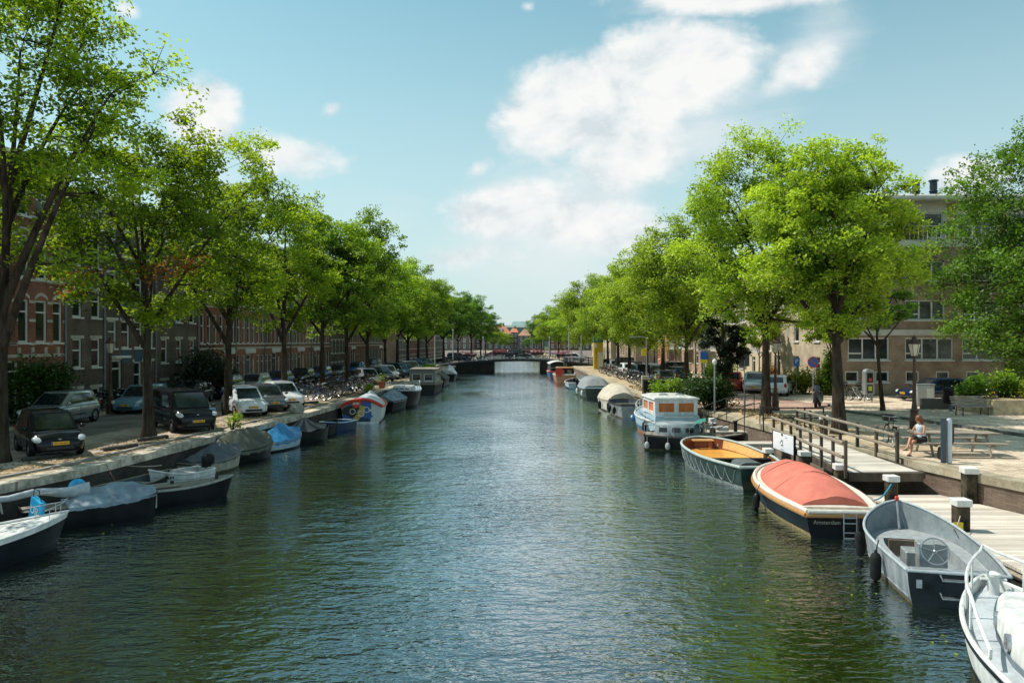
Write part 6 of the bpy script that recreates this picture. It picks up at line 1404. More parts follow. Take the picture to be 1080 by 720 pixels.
def plain_boats():
    cx, cy, hd, L_ = from_to((-12.0, 22.8), (-9.3, 24.85)); t = boat('flat_punt', 'long low black boat with worn grey deck boards and a pointed end, left bank', cx, cy, hd)
    h = Hull(L_ + .3, 1.25, .50, .5, .66, .8, .45, 2.0, .85, .3, .34); h.hull_mb().build('hull', BLKHULL, t, smooth=True); h.loop(0, .0, .035).build('gunwale', pm('worn_grey_rim', (.36, .34, .30), .8, var=.25, scale=7), t, smooth=True); h.deck_mb(.0, .985, -.02, .03, .03).build('deck', OLDDECK, t)
    mb = MB(); mb.box((h.x(.42), 0, .55), (.9, .55, .05), bev=.01); mb.build('hatch', GREYWOOD, t); mb = MB(); mb.tube([(h.x(.5), .1, .52), (h.x(.5), .1, .66)], .06, 8); mb.tube([(h.x(.86), .0, .6), (h.x(.86), .0, .74)], .05, 8); mb.build('mooring_bitt', IRON, t)
    cx, cy, hd, L_ = from_to((-11.05, 27.3), (-12.1, 25.4)); t = boat('dinghy', 'small white clinker dinghy with a black outboard motor by the left quay wall', cx, cy, hd)
    h = Hull(L_ + .15, 1.2, .50, .52, .76, .78, .4, 2.0, .85, .2, .5); h.hull_mb().build('hull', BWHITE, t, smooth=True); waterline(h, SCUM, t, .08); h.loop(0, 0, .035).build('gunwale', BWHITE, t, smooth=True); h.inner_mb(.05, .14).build('lining', pm('dirty_white', (.52, .52, .49), .6, var=.2, scale=5), t, smooth=True)
    mb = MB()
    for f in (.2, .34, .48):
        for sg in (-1, 1): mb.tube([h.side(tt, f, sg) + Vector((0, sg * .004, 0)) for tt in [.0 + .97 * i / 14 for i in range(15)]], .012, 4)
    mb.build('clinker_strake', pm('grey_strake', (.38, .39, .38), .6), t); mb = MB(); [mb.box((h.x(q), 0, .40), (.24, h.b(q) * 2 - .12, .04)) for q in (.22, .6)]; mb.build('thwart', BWHITE, t); outboard(t, h.x(.0) - .06, 0, .62, BLACK, .95)
    mb = MB(); 
    for i in range(4): mb.box((h.x(.74) + i * .07, -h.b(.74 + .035 * i) * .98 - .03, .46), (.04, .012, .07))
    for i in range(4): mb.box((h.x(.74) + i * .07, h.b(.74 + .035 * i) * .98 + .03, .46), (.04, .012, .07))
    mb.build('lettering', BLACK, t)
    t = boat('row_boat', 'dark empty boat lying in the shade of the left quay behind the white dinghy', -12.25, 24.6, 72)
    h = Hull(3.2, 1.2, .5, .5, .65, .75, .42, 2, .8, .2, .4); h.hull_mb().build('hull', BLKHULL, t, smooth=True); h.loop(0, 0, .03).build('gunwale', GREYWOOD, t, smooth=True); h.inner_mb(.05, .12).build('lining', ALUDK, t); mb = MB(); [mb.box((h.x(q), 0, .38), (.22, h.b(q) * 2 - .12, .04)) for q in (.3, .65)]; mb.build('thwart', OLDDECK, t)
    t = boat('covered_boat', 'cream hulled boat under a crumpled dark grey cover, next after the white dinghy', -11.65, 29.6, 68)
    h = Hull(2.9, 1.4, .50, .50, .68, .75, .42, 2, .75, .2, .42); h.hull_mb().build('hull', pm('worn_cream', (.40, .37, .28), .6, var=.25, scale=4), t, smooth=True); waterline(h, SCUM, t, .1); h.loop(0, 0, .03).build('gunwale', GREYWOOD, t, smooth=True); h.cover_mb(.0, .98, lambda u: .12 + .45 * max(0, 1 - abs((u - .55) / .5))**.8, wr=.06, seed=8, sharp=1.1).build('tarpaulin', TARPD, t, smooth=True, angle=70)
    t = boat('tent_boat', 'boat under a high olive canvas tent on the left, before the black van', -11.45, 32.5, 66)
    h = Hull(3.3, 1.5, .5, .5, .65, .75, .42, 2, .75, .2, .42); h.hull_mb().build('hull', BLKHULL, t, smooth=True); h.loop(0, 0, .03).build('gunwale', BLACK, t, smooth=True); h.cover_mb(.0, .99, lambda u: .80 * max(0, 1 - abs((u - .45) / .56)**2)**.7 + .02, wr=.07, seed=6, sharp=1.25, skirt=.18).build('canvas_tent', TARPGR, t, smooth=True, angle=70)
    t = boat('covered_boat', 'small boat under a peaked bright blue tarpaulin, left bank', -10.98, 35.5, 66)
    h = Hull(3.3, 1.35, .42, .42, .6, .8, .42, 2, .75, .2, .42); h.hull_mb().build('hull', PALEB, t, smooth=True); waterline(h, BLACK, t, .1); h.loop(0, 0, .03).build('gunwale', GREYWOOD, t, smooth=True); h.deck_mb(.0, .25).build('deck', OLDDECK, t); h.cover_mb(.24, .98, lambda u: .16 + .62 * max(0, 1 - abs((u - .55) / .5)), wr=.05, seed=7, sharp=1.0).build('tarpaulin', TARPB, t, smooth=True, angle=70); outboard(t, h.x(.0) - .05, 0, .5, BLACK, .9)
    t = boat('covered_boat', 'black boat under a fan-folded dark striped cover, left bank, after the blue one', -10.6, 38.7, 64)
    h = Hull(3.7, 1.55, .5, .5, .62, .8, .42, 2, .75, .2, .42); h.hull_mb().build('hull', BLKHULL, t, smooth=True); h.loop(0, 0, .03).build('gunwale', BLACK, t, smooth=True)
    mb = MB(); ap = Vector((h.x(.5), 0, 1.2)); ring = []; n = 32
    for i in range(n):
        a = 2 * PI * i / n; tt = .5 + .46 * math.cos(a); y = math.sin(a); b_ = h.b(tt); ring.append(Vector((h.x(tt), max(-1, min(1, y * 1.25)) * b_, h.z(tt) + .04 + (.05 if i % 4 < 2 else 0))))
    mids = [p.lerp(ap, .55) - Vector((0, 0, .1 + (.03 if i % 4 < 2 else 0))) for i, p in enumerate(ring)]
    for i in range(n): k = (i + 1) % n; mi = 0 if i % 4 < 2 else 1; mb.quad(ring[i], ring[k], mids[k], mids[i], mi); mb.add([mids[i], mids[k], ap], [(0, 1, 2)], mi)
    mb.build('striped_cover', [pm('charcoal_canvas', (.05, .048, .05), .8), pm('taupe_canvas', (.17, .145, .14), .8)], t)
    t = boat('row_boat', 'low black open boat between the striped cover boat and the blue dinghy', -10.45, 41.4, 72)
    h = Hull(3.4, 1.4, .5, .5, .65, .8, .42, 2, .75, .2, .42); h.hull_mb().build('hull', BLKHULL, t, smooth=True); h.loop(0, 0, .03).build('gunwale', IRON, t, smooth=True); h.inner_mb(.05, .15).build('lining', BLACK, t); mb = MB(); mb.box((h.x(.45), 0, .4), (.25, 1.2, .04)); mb.build('thwart', OLDDECK, t)
    t = boat('dinghy', 'small navy blue dinghy with pale rim right before the painted boat', -10.0, 43.0, 250)
    h = Hull(2.6, 1.4, .5, .5, .62, .85, .42, 2.4, .65, .15, .38); h.hull_mb().build('hull', pm('navy_blue', (.015, .035, .09), .4, var=.2), t, smooth=True); h.loop(0, 0, .035).build('gunwale', PALEB, t, smooth=True); h.inner_mb(.05, .15).build('lining', BLUEH, t); mb = MB(); mb.box((h.x(.4), 0, .42), (.25, 1.35, .04)); mb.build('thwart', GREYWOOD, t)
plain_boats()
def painted_boat():
    t = boat('painted_boat', 'white boat with red rim, its stern painted blue, yellow and black with a red heart', -9.5, 49.6, 95)
    h = Hull(6.0, 2.55, .98, 1.05, 1.25, .96, .4, 2.2, .7, .3, .34); h.hull_mb().build('hull', BWHITE, t, smooth=True, angle=50); waterline(h, BLACK, t, .12); h.deck_mb(0.03, .985, -.02, .03, .5).build('deck', pm('pale_blue_deck', (.45, .52, .55), .6, var=.15), t, smooth=True)
    xs = h.x(0); yb = h.b(0)
    n = 14; top = [(xs - .012, -yb + 2 * yb * i / n, h.z(0) + .42 * (1 - (-1 + 2 * i / n)**2)) for i in range(n + 1)]
    m, nt, out = _mat('painted_stern'); L = nt.links
    tc = N(nt, 'ShaderNodeTexCoord'); vo = N(nt, 'ShaderNodeTexVoronoi'); vo.inputs['Scale'].default_value = 1.7; mp = N(nt, 'ShaderNodeMapping'); mp.inputs['Scale'].default_value = (0, 1, 1.3); nz = N(nt, 'ShaderNodeTexNoise'); nz.inputs['Scale'].default_value = 2.5
    L.new(tc.outputs['Object'], mp.inputs[0]); ad = N(nt, 'ShaderNodeMix', _data_type='VECTOR'); L.new(mp.outputs[0], nz.inputs['Vector']); ad.inputs['Factor'].default_value = .35; L.new(mp.outputs[0], ad.inputs['A']); L.new(nz.outputs['Color'], ad.inputs['B']); L.new(ad.outputs['Result'], vo.inputs['Vector'])
    sp = N(nt, 'ShaderNodeSeparateXYZ'); L.new(vo.outputs['Color'], sp.inputs[0]); rp = ramp(nt, [(0, (.02, .02, .02)), (.25, (.03, .10, .30)), (.48, (.012, .03, .08)), (.62, (.5, .36, .06)), (.72, (.03, .13, .38)), (.86, (.25, .28, .26))], 'CONSTANT'); L.new(sp.outputs[0], rp.inputs[0])
    bs = N(nt, 'ShaderNodeBsdfPrincipled'); bs.inputs['Roughness'].default_value = .5; sy = N(nt, 'ShaderNodeSeparateXYZ'); L.new(tc.outputs['Object'], sy.inputs[0]); gt = N(nt, 'ShaderNodeMath', _operation='LESS_THAN'); ay = N(nt, 'ShaderNodeMath', _operation='MULTIPLY_ADD'); L.new(nz.outputs['Fac'], ay.inputs[0]); ay.inputs[1].default_value = .9; L.new(sy.outputs[1], ay.inputs[2]); L.new(ay.outputs[0], gt.inputs[0]); gt.inputs[1].default_value = -.1
    mw = N(nt, 'ShaderNodeMix', _data_type='RGBA'); L.new(gt.outputs[0], mw.inputs['Factor']); L.new(rp.outputs[0], mw.inputs['A']); mw.inputs['B'].default_value = (.5, .52, .52, 1); L.new(mw.outputs['Result'], bs.inputs['Base Color']); L.new(bs.outputs[0], out.inputs['Surface'])
    mb = MB(); A = [h.side(0, f, 1) for f in (.1, .25, .4, .52)] + [h.side(0, f, -1) for f in (.52, .4, .25, .1)]; A = [p + Vector((-.012, 0, 0)) for p in A]
    mb.add([Vector(p) for p in top] + A, [tuple(range(n + 1 + len(A)))]); mb.build('painted_transom', m, t)
    mb = MB(); mb.tube([(p[0] - .03, p[1] * 1.02, p[2] + .02) for p in top], .10, 8); mb.build('red_rim', REDP, t, smooth=True); h.loop(-.02, .0, .07, stern=False).build('gunwale', pm('orange_red_rim', (.66, .14, .04), .5, var=.1), t, smooth=True)
    mb = MB(); P = []
    for i in range(28): a = 2 * PI * i / 28; P.append((.30 * math.sin(a)**3 * 1.15, .24 * math.cos(a) - .09 * math.cos(2 * a) - .04 * math.cos(3 * a)))
    mb.loft([[(xs - .05, y + .35, z + 1.22) for y, z in P], [(xs - .07, y * .95 + .35, z * .95 + 1.22) for y, z in P]], True, True, True); hb = mb.build('heart_badge', REDP, t)
    mb = MB(); [mb.box((xs - .072, .35 + y, 1.25), (.012, .05, hh)) for y, hh in ((-.18, .12), (-.1, .16), (-.02, .10), (.06, .16), (.14, .13))]; mb.build('lettering', CAPW, hb)
    mb = MB(); 
    for y, z in ((.05, .62), (-.3, .86), (.55, .75)): mb.tube([(xs - .02, y + .16 * math.cos(a), z + .16 * math.sin(a)) for a in [2 * PI * i / 14 for i in range(14)]], .025, 5, closed=True)
    mb.build('painted_rings', CAPW, t)
painted_boat()
def far_left_boats():
    t = boat('covered_boat', 'boat under a pale grey crumpled cover just beyond the painted boat', -9.0, 57.5, 82)
    h = Hull(5, 1.9, .7, .7, .85, .8, .42, 2, .75, .2, .42); h.hull_mb().build('hull', BLKHULL, t, smooth=True); h.loop(0, 0, .04).build('gunwale', BLACK, t, smooth=True); h.cover_mb(0, .98, lambda u: .2 + .5 * max(0, 1 - abs((u - .4) / .6)), wr=.1, seed=1, sharp=1.2).build('tarpaulin', TARPG, t, smooth=True)
    t = boat('tug_boat', 'black tug with a white railed deck and white stem mark, left bank', -9.0, 62.5, 275)
    h = Hull(8.5, 2.9, 1.05, 1.1, 1.3, .85, .42, 2.8, .6, .2, .34); h.hull_mb().build('hull', BLKHULL, t, smooth=True); h.loop(0, 0, .07).build('gunwale', pm('pale_grey_band', (.45, .48, .5), .5), t, smooth=True); h.deck_mb(0, .985, -.02).build('deck', PALEB, t)
    mb = MB(); mb.loft([[(h.x(a), y, .98) for a, y in ((.2, -.95), (.7, -.8), (.7, .8), (.2, .95))], [(h.x(a), y, 1.35) for a, y in ((.22, -.88), (.68, -.72), (.68, .72), (.22, .88))]], True, False, True); mb.build('cabin', pm('grey_white_paint', (.42, .44, .45), .5, var=.2), t); A, B_ = h.sheer(.08, .6, .1, .97, 12); mb = MB(); mb.tube(A, .025, 6); mb.tube(B_, .025, 6); [mb.tube([p, p - Vector((0, 0, .6))], .02, 5) for p in A[::2] + B_[::2]]; mb.build('rail', BWHITE, t)
    mb = MB(); [mb.box((h.x(.70), y, 1.18), (.03, .32, .2)) for y in (-.45, 0, .45)]; mb.build('window', GLASS, t)
    mb = MB(); mb.box((h.x(.995), 0, .75), (.09, .16, .85)); mb.build('stem_mark', BWHITE, t)
    t = boat('houseboat', 'small grey houseboat with square dark windows on the left bank', -8.75, 78.5, 90)
    h = Hull(10, 3.1, .8, .9, 1.1, .85, .42, 2.5, .7, .2, .3); h.hull_mb().build('hull', IRON, t, smooth=True); h.loop(0, 0, .06).build('gunwale', GREYWOOD, t, smooth=True); h.deck_mb(0, .985).build('deck', OLDDECK, t)
    mb = MB(); r_ = [(.25, .35, .9, .7), (1.4, .35, .9, .7)]; wall_holes(mb, 2.5, 1.4, r_); o = mb.build('end_wall', pm('grey_cream_paint', (.25, .235, .20), .6, var=.15), t); o.rotation_euler = (0, 0, -R(90)); o.location = (h.x(.04), 1.25, .85); [window(o, *q, kind='none') for q in r_]
    mb = MB(); [mb.quad((h.x(.04), sg * 1.25, .85), (h.x(.6), sg * 1.25, .85), (h.x(.6), sg * 1.25, 2.25), (h.x(.04), sg * 1.25, 2.25)) for sg in (-1, 1)]; mb.quad((h.x(.6), -1.25, .85), (h.x(.6), 1.25, .85), (h.x(.6), 1.25, 2.25), (h.x(.6), -1.25, 2.25)); mb.build('side_wall', pm('grey_green_paint', (.30, .32, .27), .6, var=.15), t); mb = MB(); mb.box((h.x(.32), 0, 2.31), (5.9, 2.8, .12), bev=.04); mb.build('roof', GREYWOOD, t)
    mb = MB(); [mb.box((h.x(.14) + 1.2 * i, -1.262, 1.62), (.7, .03, .6)) for i in range(4)]; mb.build('window', GLASS, t)
    t = boat('covered_boat', 'dark boat moored just beyond the grey houseboat', -8.5, 89, 90)
    h = Hull(7, 2.3, .8, .8, 1, .8, .42, 2, .75, .2, .42); h.hull_mb().build('hull', BLKHULL, t, smooth=True); h.loop(0, 0, .04).build('gunwale', IRON, t, smooth=True); h.cover_mb(0, .98, lambda u: .6, wr=.08, seed=3, sharp=1.6).build('tarpaulin', TARPGR, t, smooth=True)
    t = boat('covered_boat', 'last boat on the left before the bridge, under a white cover', -8.35, 101, 92)
    h = Hull(6.5, 2.1, .8, .8, 1, .8, .42, 2, .75, .2, .42); h.hull_mb().build('hull', BLKHULL, t, smooth=True); h.loop(0, 0, .04).build('gunwale', IRON, t, smooth=True); h.cover_mb(.2, .98, lambda u: .25 + .8 * max(0, 1 - abs((u - .6) / .5)), wr=.08, seed=5, sharp=1.4).build('tarpaulin', BWHITE, t, smooth=True)
far_left_boats()
rope('rope from the dinghy bow up to the left quay edge', (-12.1, 26.2, .78), (-13.3, 24.7, 1.16), ROPE, .1)
rope('reddish rope hanging down the left quay wall to the black punt', (-12.95, 24.2, 1.14), (-11.9, 23.1, .55), pm('red_brown_rope', (.22, .09, .05), .9), .05)
# ------------------------------------------------------------------ vehicles (local: front along +X, ground z = 0)
PLATE = pm('yellow_number_plate', (.78, .42, .02), .45, var=.05)
PLATEB = pm('plate_blue', (.02, .06, .35), .5)
LAMP = pm('headlamp_glass', (.55, .58, .60), .12, var=.15, scale=14, spec=.8)
TAIL = pm('tail_lamp_red', (.35, .012, .010), .2, var=.2, scale=10)
CARGL = pm('car_glass', (.012, .020, .024), .03, var=.4, scale=1.5, spec=.9)
PLAST = pm('dark_plastic', (.022, .023, .025), .6, var=.25, scale=8)
RIMM = pm('alloy_rim', (.42, .43, .44), .35, metal=.7, var=.15, scale=10)
def carpaint(name, col, metal=.25): return pm(name, col, .17, metal=metal, var=.12, scale=2.5, coat=.4 if max(col) > .05 else .12, spec=.5 if max(col) > .05 else .3)
def apply_mods(o):
    me = bpy.data.meshes.new_from_object(o.evaluated_get(bpy.context.evaluated_depsgraph_get())); old = o.data; nm = old.name; o.modifiers.clear(); o.data = me; me.name = nm
def make_wheel(parent, x, y, r_, w=.19):
    o = bpy.data.objects.new('wheel', None); COL.objects.link(o); o.parent = parent; o.location = (x, y, r_)
    s = 1 if y > 0 else -1
    mb = MB(); mb.lathe([(r_ * .62, -w / 2), (r_ * .92, -w / 2), (r_, -w / 2 + .03), (r_, w / 2 - .03), (r_ * .92, w / 2), (r_ * .62, w / 2)], (0, 0, 0), 24, axis='Y', cap=False); mb.build('tyre', RUBBER, o, smooth=True, angle=40)
    mb = MB(); yy = s * (w / 2 - .03)
    mb.lathe([(r_ * .63, -s * .05 + yy), (r_ * .63, yy + s * .015), (r_ * .55, yy + s * .01)], (0, 0, 0), 24, axis='Y', cap=False)
    for k in range(5):
        a = 2 * PI * k / 5; mb.box((r_ * .31 * math.cos(a), yy, r_ * .31 * math.sin(a)), (r_ * .56, .025, r_ * .15), rot=(0, -a, 0))
    mb.lathe([(r_ * .14, yy - s * .02), (r_ * .13, yy + s * .02)], (0, 0, 0), 12, axis='Y'); mb.build('rim', RIMM, o)
    mb = MB(); mb.lathe([(r_ * .60, yy - s * .06), (r_ * .60, yy - s * .055)], (0, 0, 0), 20, axis='Y'); mb.build('brake_disc', PLAST, o)
def make_car(label, loc, hd, paint, kind='hatch', L_=3.8, W=1.68, Hh=1.46, plate_text=None, group=None, name='parked_car', roofm=None, plate=True, rail=False):
    t = thing(name, label, 'van' if kind == 'van' else 'car', loc, R(hd), group)
    hl, hw = L_ / 2, W / 2; wr = .31 if kind != 'suv' else .34
    bz = {'hatch': .90, 'wagon': .90, 'van': 1.02, 'suv': 1.0}[kind]; hz = {'hatch': .84, 'wagon': .82, 'van': .98, 'suv': .95}[kind]
    xf, xrf = {'hatch': (.30 * L_ - .05, .08 * L_), 'wagon': (.25 * L_, .05 * L_), 'van': (.33 * L_, .17 * L_), 'suv': (.27 * L_, .07 * L_)}[kind]   # windscreen base / roof front
    xr, xrr = {'hatch': (-hl + .10, -hl + .42), 'wagon': (-hl + .12, -hl + .50), 'van': (-hl + .06, -hl + .16), 'suv': (-hl + .14, -hl + .42)}[kind]
    # body shell
    st = [(-hl, .78, .34, bz - .20), (-hl + .03, .86, .28, bz - .06), (-hl + .10, .93, .24, bz - .005), (-hl + .30, .98, .2, bz), (-hl * .5, 1, .2, bz), (0, 1, .2, bz - .01), (xf - .35, 1, .2, bz - .02), (xf - .02, .99, .2, bz - .03), (xf + .10, .98, .2, bz - .06), (xf + (hl - xf) * .55, .955, .2, hz - .03), (hl - .22, .90, .21, hz - .10), (hl - .10, .83, .22, hz - .17), (hl - .03, .74, .25, hz - .26), (hl, .64, .32, hz - .36)]
    mb = MB(); rings = []
    for x, kw, zb, zt in st:
        w = hw * kw; h_ = zt - zb
        prof = [(0, zb), (w * .80, zb), (w * .955, zb + h_ * .10), (w * .985, zb + h_ * .28), (w, zb + h_ * .52), (w * .995, zb + h_ * .70), (w * .965, zb + h_ * .86), (w * .90, zb + h_ * .965), (w * .78, zt), (0, zt + .025)]
        rings.append([(x, y, z) for y, z in prof] + [(x, -y, z) for y, z in prof[-2:0:-1]])
    mb.loft(rings, True, True, True); body = mb.build('body', paint, t, smooth=True, angle=42)
    fx, rx = hl - (.72 if kind != 'van' else .8), -hl + (.62 if kind != 'wagon' else .8)
    cut = MB()
    for x in (fx, rx):
        for s in (-1, 1): cut.lathe([(wr + .055, s * hw * .62), (wr + .055, s * hw * 1.3)], (x, 0, wr + .01), 24, axis='Y')
    co_ = cut.build('cutter', PLAST); md = body.modifiers.new('b', 'BOOLEAN'); md.object = co_; md.operation = 'DIFFERENCE'; md.solver = 'EXACT'
    bpy.context.view_layer.update(); apply_mods(body); bpy.data.objects.remove(co_)
    # cabin
    wb, wrf = hw * .93, hw * (.76 if kind != 'van' else .84)
    base = [(xf, wb * .86), (xf - .22, wb * .985), (xr + .10, wb * .97), (xr, wb * .84)]; roof = [(xrf, wrf * .90), (xrf - .14, wrf), (xrr + .10, wrf * .985), (xrr, wrf * .90)]
    def ring(lst, z, k=1.0): return [(x, y * k, z) for x, y in lst] + [(x, -y * k, z) for x, y in lst[::-1]]
    zb = bz - .06; zr = Hh - .06
    def mix(a, b, k): return [(p[0] + (q[0] - p[0]) * k, p[1] + (q[1] - p[1]) * k) for p, q in zip(a, b)]
    mb = MB(); mb.loft([ring(base, zb), ring(mix(base, roof, .5), (zb + zr) / 2 + .015, 1.012), ring(roof, zr), ring([(x * .97 if x > 0 else x + .03, y * .9) for x, y in roof], Hh - .012), ring([(x * .7, y * .5) for x, y in roof], Hh)], True, False, True)
    cab = mb.build('roof', roofm or paint, t, smooth=True, angle=36)
    def P(side, u, v, off=.012):
        """point on the cabin's glazing plane: side f/r/l (left) / q (right); u along, v up"""
        if side == 'f': a, b, c, d = Vector((xf, -wb * .86, zb)), Vector((xf, wb * .86, zb)), Vector((xrf, -wrf * .9, zr)), Vector((xrf, wrf * .9, zr))
        elif side == 'r': a, b, c, d = Vector((xr, -wb * .84, zb)), Vector((xr, wb * .84, zb)), Vector((xrr, -wrf * .9, zr)), Vector((xrr, wrf * .9, zr))
        else:
            s = 1 if side == 'l' else -1
            a, b, c, d = Vector((xr + .10, s * wb * .97, zb)), Vector((xf - .22, s * wb * .985, zb)), Vector((xrr + .10, s * wrf * .985, zr)), Vector((xrf - .14, s * wrf, zr))
        p = a.lerp(b, u).lerp(c.lerp(d, u), v)
        nrm = (b - a).cross(c - a).normalized()
        want = Vector((1, 0, 0)) if side == 'f' else Vector((-1, 0, 0)) if side == 'r' else Vector((0, 1 if side == 'l' else -1, 0))
        if nrm.dot(want) < 0: nrm = -nrm
        bul = .012 * 4 * v * (1 - v)
        return p + nrm * (off + bul)
    def pane(nm, side, u0, u1, v0, v1, sl0=0, sl1=0):
        m_ = MB(); n = 4; rows = []
        for i in range(n + 1):
            v = v0 + (v1 - v0) * i / n; k = i / n; rows.append([P(side, u0 + sl0 * k + (u1 + sl1 * k - u0 - sl0 * k) * j / 4, v) for j in range(5)])
        m_.loft(rows, closed=False); return m_.build(nm, CARGL, t, smooth=True)
    pane('windscreen', 'f', .05, .95, .10, .93); pane('rear_window', 'r', .08, .92, .22, .88)
    for sd in 'lq':
        if kind == 'van':
            pane('side_window', sd, .60, .93, .14, .88, 0, -.0)
        elif kind == 'wagon':
            pane('side_window', sd, .58, .96, .14, .88); pane('side_window', sd, .32, .565, .14, .88); pane('side_window', sd, .06, .30, .16, .88, .05, 0)
        else:
            pane('side_window', sd, .52, .96, .14, .88); pane('side_window', sd, .10, .50, .16, .88, .10, 0)
    for x in (fx, rx):
        for s in (-1, 1): make_wheel(t, x, s * (hw - .10), wr)
    zf = hz - .17
    for s in (-1, 1):
        m_ = MB(); m_.ball((0, 0, 0), (.20, .17, .095), 14, 8); o = m_.build('headlight', LAMP, t, smooth=True); o.location = (hl - .215, s * (hw * .76), zf - .035); o.rotation_euler = (0, R(20), s * R(-32))
        m_ = MB(); m_.ball((0, 0, 0), (.085, .11, .17 if kind != 'van' else .3), 12, 8); o = m_.build('tail_light', TAIL, t, smooth=True); o.location = (-hl + .06, s * hw * .80, bz - .14); o.rotation_euler = (0, 0, s * R(25))
        m_ = MB(); m_.ball((0, 0, 0), (.07, .10, .075), 10, 8); m_.tube([(0, -s * .10, -.03), (0, 0, 0)], .025, 6); o = m_.build('mirror', paint if kind != 'van' else PLAST, t, smooth=True); o.location = (xf - .20, s * (hw + .06), bz + .07)
        m_ = MB(); m_.box((0, 0, 0), (.95 * (hl - .9), .02, .06), bev=.008); o = m_.build('side_strip', PLAST, t); o.location = (-.05, s * (hw - .004), .50)
        for xg in (xf - .18, xf - 1.28): m_ = MB(); m_.box((0, 0, 0), (.012, .012, bz - .42)); o = m_.build('door_gap', BLACK, t); o.location = (xg, s * hw * .996, .31 + (bz - .42) / 2)
        for xx in (xf - 1.05,) + (() if kind == 'hatch' and L_ < 3.7 else (xf - 1.95,)):
            m_ = MB(); m_.box((0, 0, 0), (.15, .03, .03), bev=.01); o = m_.build('door_handle', paint, t); o.location = (xx, s * (hw + .004), bz - .13)
    def fx_at(z): return hl - .012 if z < .5 else hl - .05
    m_ = MB(); m_.box((0, 0, 0), (.06, hw * 1.05, .13), bev=.02); o = m_.build('grille', PLAST, t); o.location = (hl - .025, 0, .33 + .02)
    m_ = MB(); m_.box((0, 0, 0), (.06, hw * .72, .07), bev=.015); o = m_.build('upper_grille', PLAST, t); o.location = (hl - .075, 0, hz - .26)
    m_ = MB(); m_.box((0, 0, 0), (.03, .09, .07), bev=.015); o = m_.build('badge', STEEL, t); o.location = (hl - .058, 0, hz - .225)
    m_ = MB(); m_.box((0, 0, 0), (.16, hw * 1.55, .16), bev=.05); o = m_.build('rear_bumper', paint if kind != 'van' else PLAST, t, smooth=True, angle=30); o.location = (-hl + .04, 0, .42)
    m_ = MB(); m_.box((0, 0, 0), (.05, hw * 1.3, .09), bev=.01); o = m_.build('underside', PLAST, t); o.location = (hl - .10, 0, .23)
    if plate:
        for x, s, z in ((hl + .015, 1, .50), (-hl - .045, -1, .52 if kind in ('hatch', 'suv') else .62)):
            m_ = MB(); m_.box((0, 0, 0), (.016, .52, .11), bev=.006); o = m_.build('number_plate', PLATE, t); o.location = (x, 0, z)
            m_ = MB(); m_.box((s * .0085, -s * .238, 0), (.003, .04, .10)); m_.build('blue_band', PLATEB, o)
            if plate_text and s == 1: text_mesh(plate_text, .10, BLACK, 'plate_number', o, (.0095, .02, 0), (R(90), 0, R(90)), .0005)
            else:
                m_ = MB(); [m_.box((s * .0085, -.16 + .062 * i, 0), (.003, .036, .065)) for i in range(6) if i not in (2,)]; m_.build('plate_characters', BLACK, o)
    if rail:
        for s in (-1, 1): m_ = MB(); m_.tube([(xrf - .2, s * wrf * .9, Hh - .03), (xrf - .3, s * wrf * .9, Hh + .04), (xrr + .2, s * wrf * .9, Hh + .03), (xrr + .12, s * wrf * .9, Hh - .03)], .018, 6); m_.build('roof_rail', BLACK, t)
    return t
P_BLK = carpaint('black_car_paint', (.006, .007, .010), 0); P_WHT = carpaint('white_car_paint', (.70, .71, .72), 0); P_SIL = carpaint('silver_car_paint', (.44, .47, .49), .6); P_NAVY = carpaint('navy_car_paint', (.010, .022, .055)); P_RED = carpaint('red_car_paint', (.42, .018, .02), .1); P_GRY = carpaint('grey_car_paint', (.12, .13, .14), .5); P_BLU = carpaint('blue_car_paint', (.02, .12, .30), .3); P_LBL = carpaint('light_blue_car_paint', (.16, .32, .42), .3)
S = STREET
make_car('small black hatchback with yellow plate parked by the leftmost tree', (-16.3, 26.7, S), -48, P_BLK, 'hatch', 3.6, 1.65, 1.47, '37-VV-RZ')
make_car('pale silver car parked along the house fronts, half hidden by the black hatchback', (-21.2, 35.6, S), -90, P_SIL, 'suv', 4.1, 1.76, 1.57)
make_car('black van with chrome-edged grille parked on the left quay behind the second tree', (-14.75, 34.0, S), -50, P_BLK, 'van', 4.3, 1.8, 1.75, '12-XRB-8')
make_car('light blue car parked along the houses behind the black van', (-20.7, 42.5, S), -90, P_LBL, 'hatch', 4.0, 1.7, 1.5)
make_car('grey-green car parked along the houses, second behind the black van', (-20.5, 48.3, S), -90, P_GRY, 'wagon', 4.3, 1.72, 1.47)
make_car('white hatchback partly hidden by a trunk, right of the black van', (-14.4, 40.8, S), -56, P_WHT, 'hatch', 3.75, 1.68, 1.5, '85-TDJ-3')
make_car('dark car squeezed between the white hatchback and the white estate car', (-14.15, 43.6, S), -58, P_GRY, 'hatch', 4.0, 1.7, 1.44)
make_car('white estate car, last before the gap with bicycles on the left quay', (-14.0, 46.2, S), -58, P_WHT, 'wagon', 4.3, 1.74, 1.46)
PROTO = {}
def repeat_car(key, label, loc, hd, *a, group=None, **k):
    if key not in PROTO: PROTO[key] = make_car(label, loc, hd, *a, group=group, **k); return PROTO[key]
    return dup(PROTO[key], loc, R(hd), label, group)
GL = 'cars parked along the left quay past the bicycles'
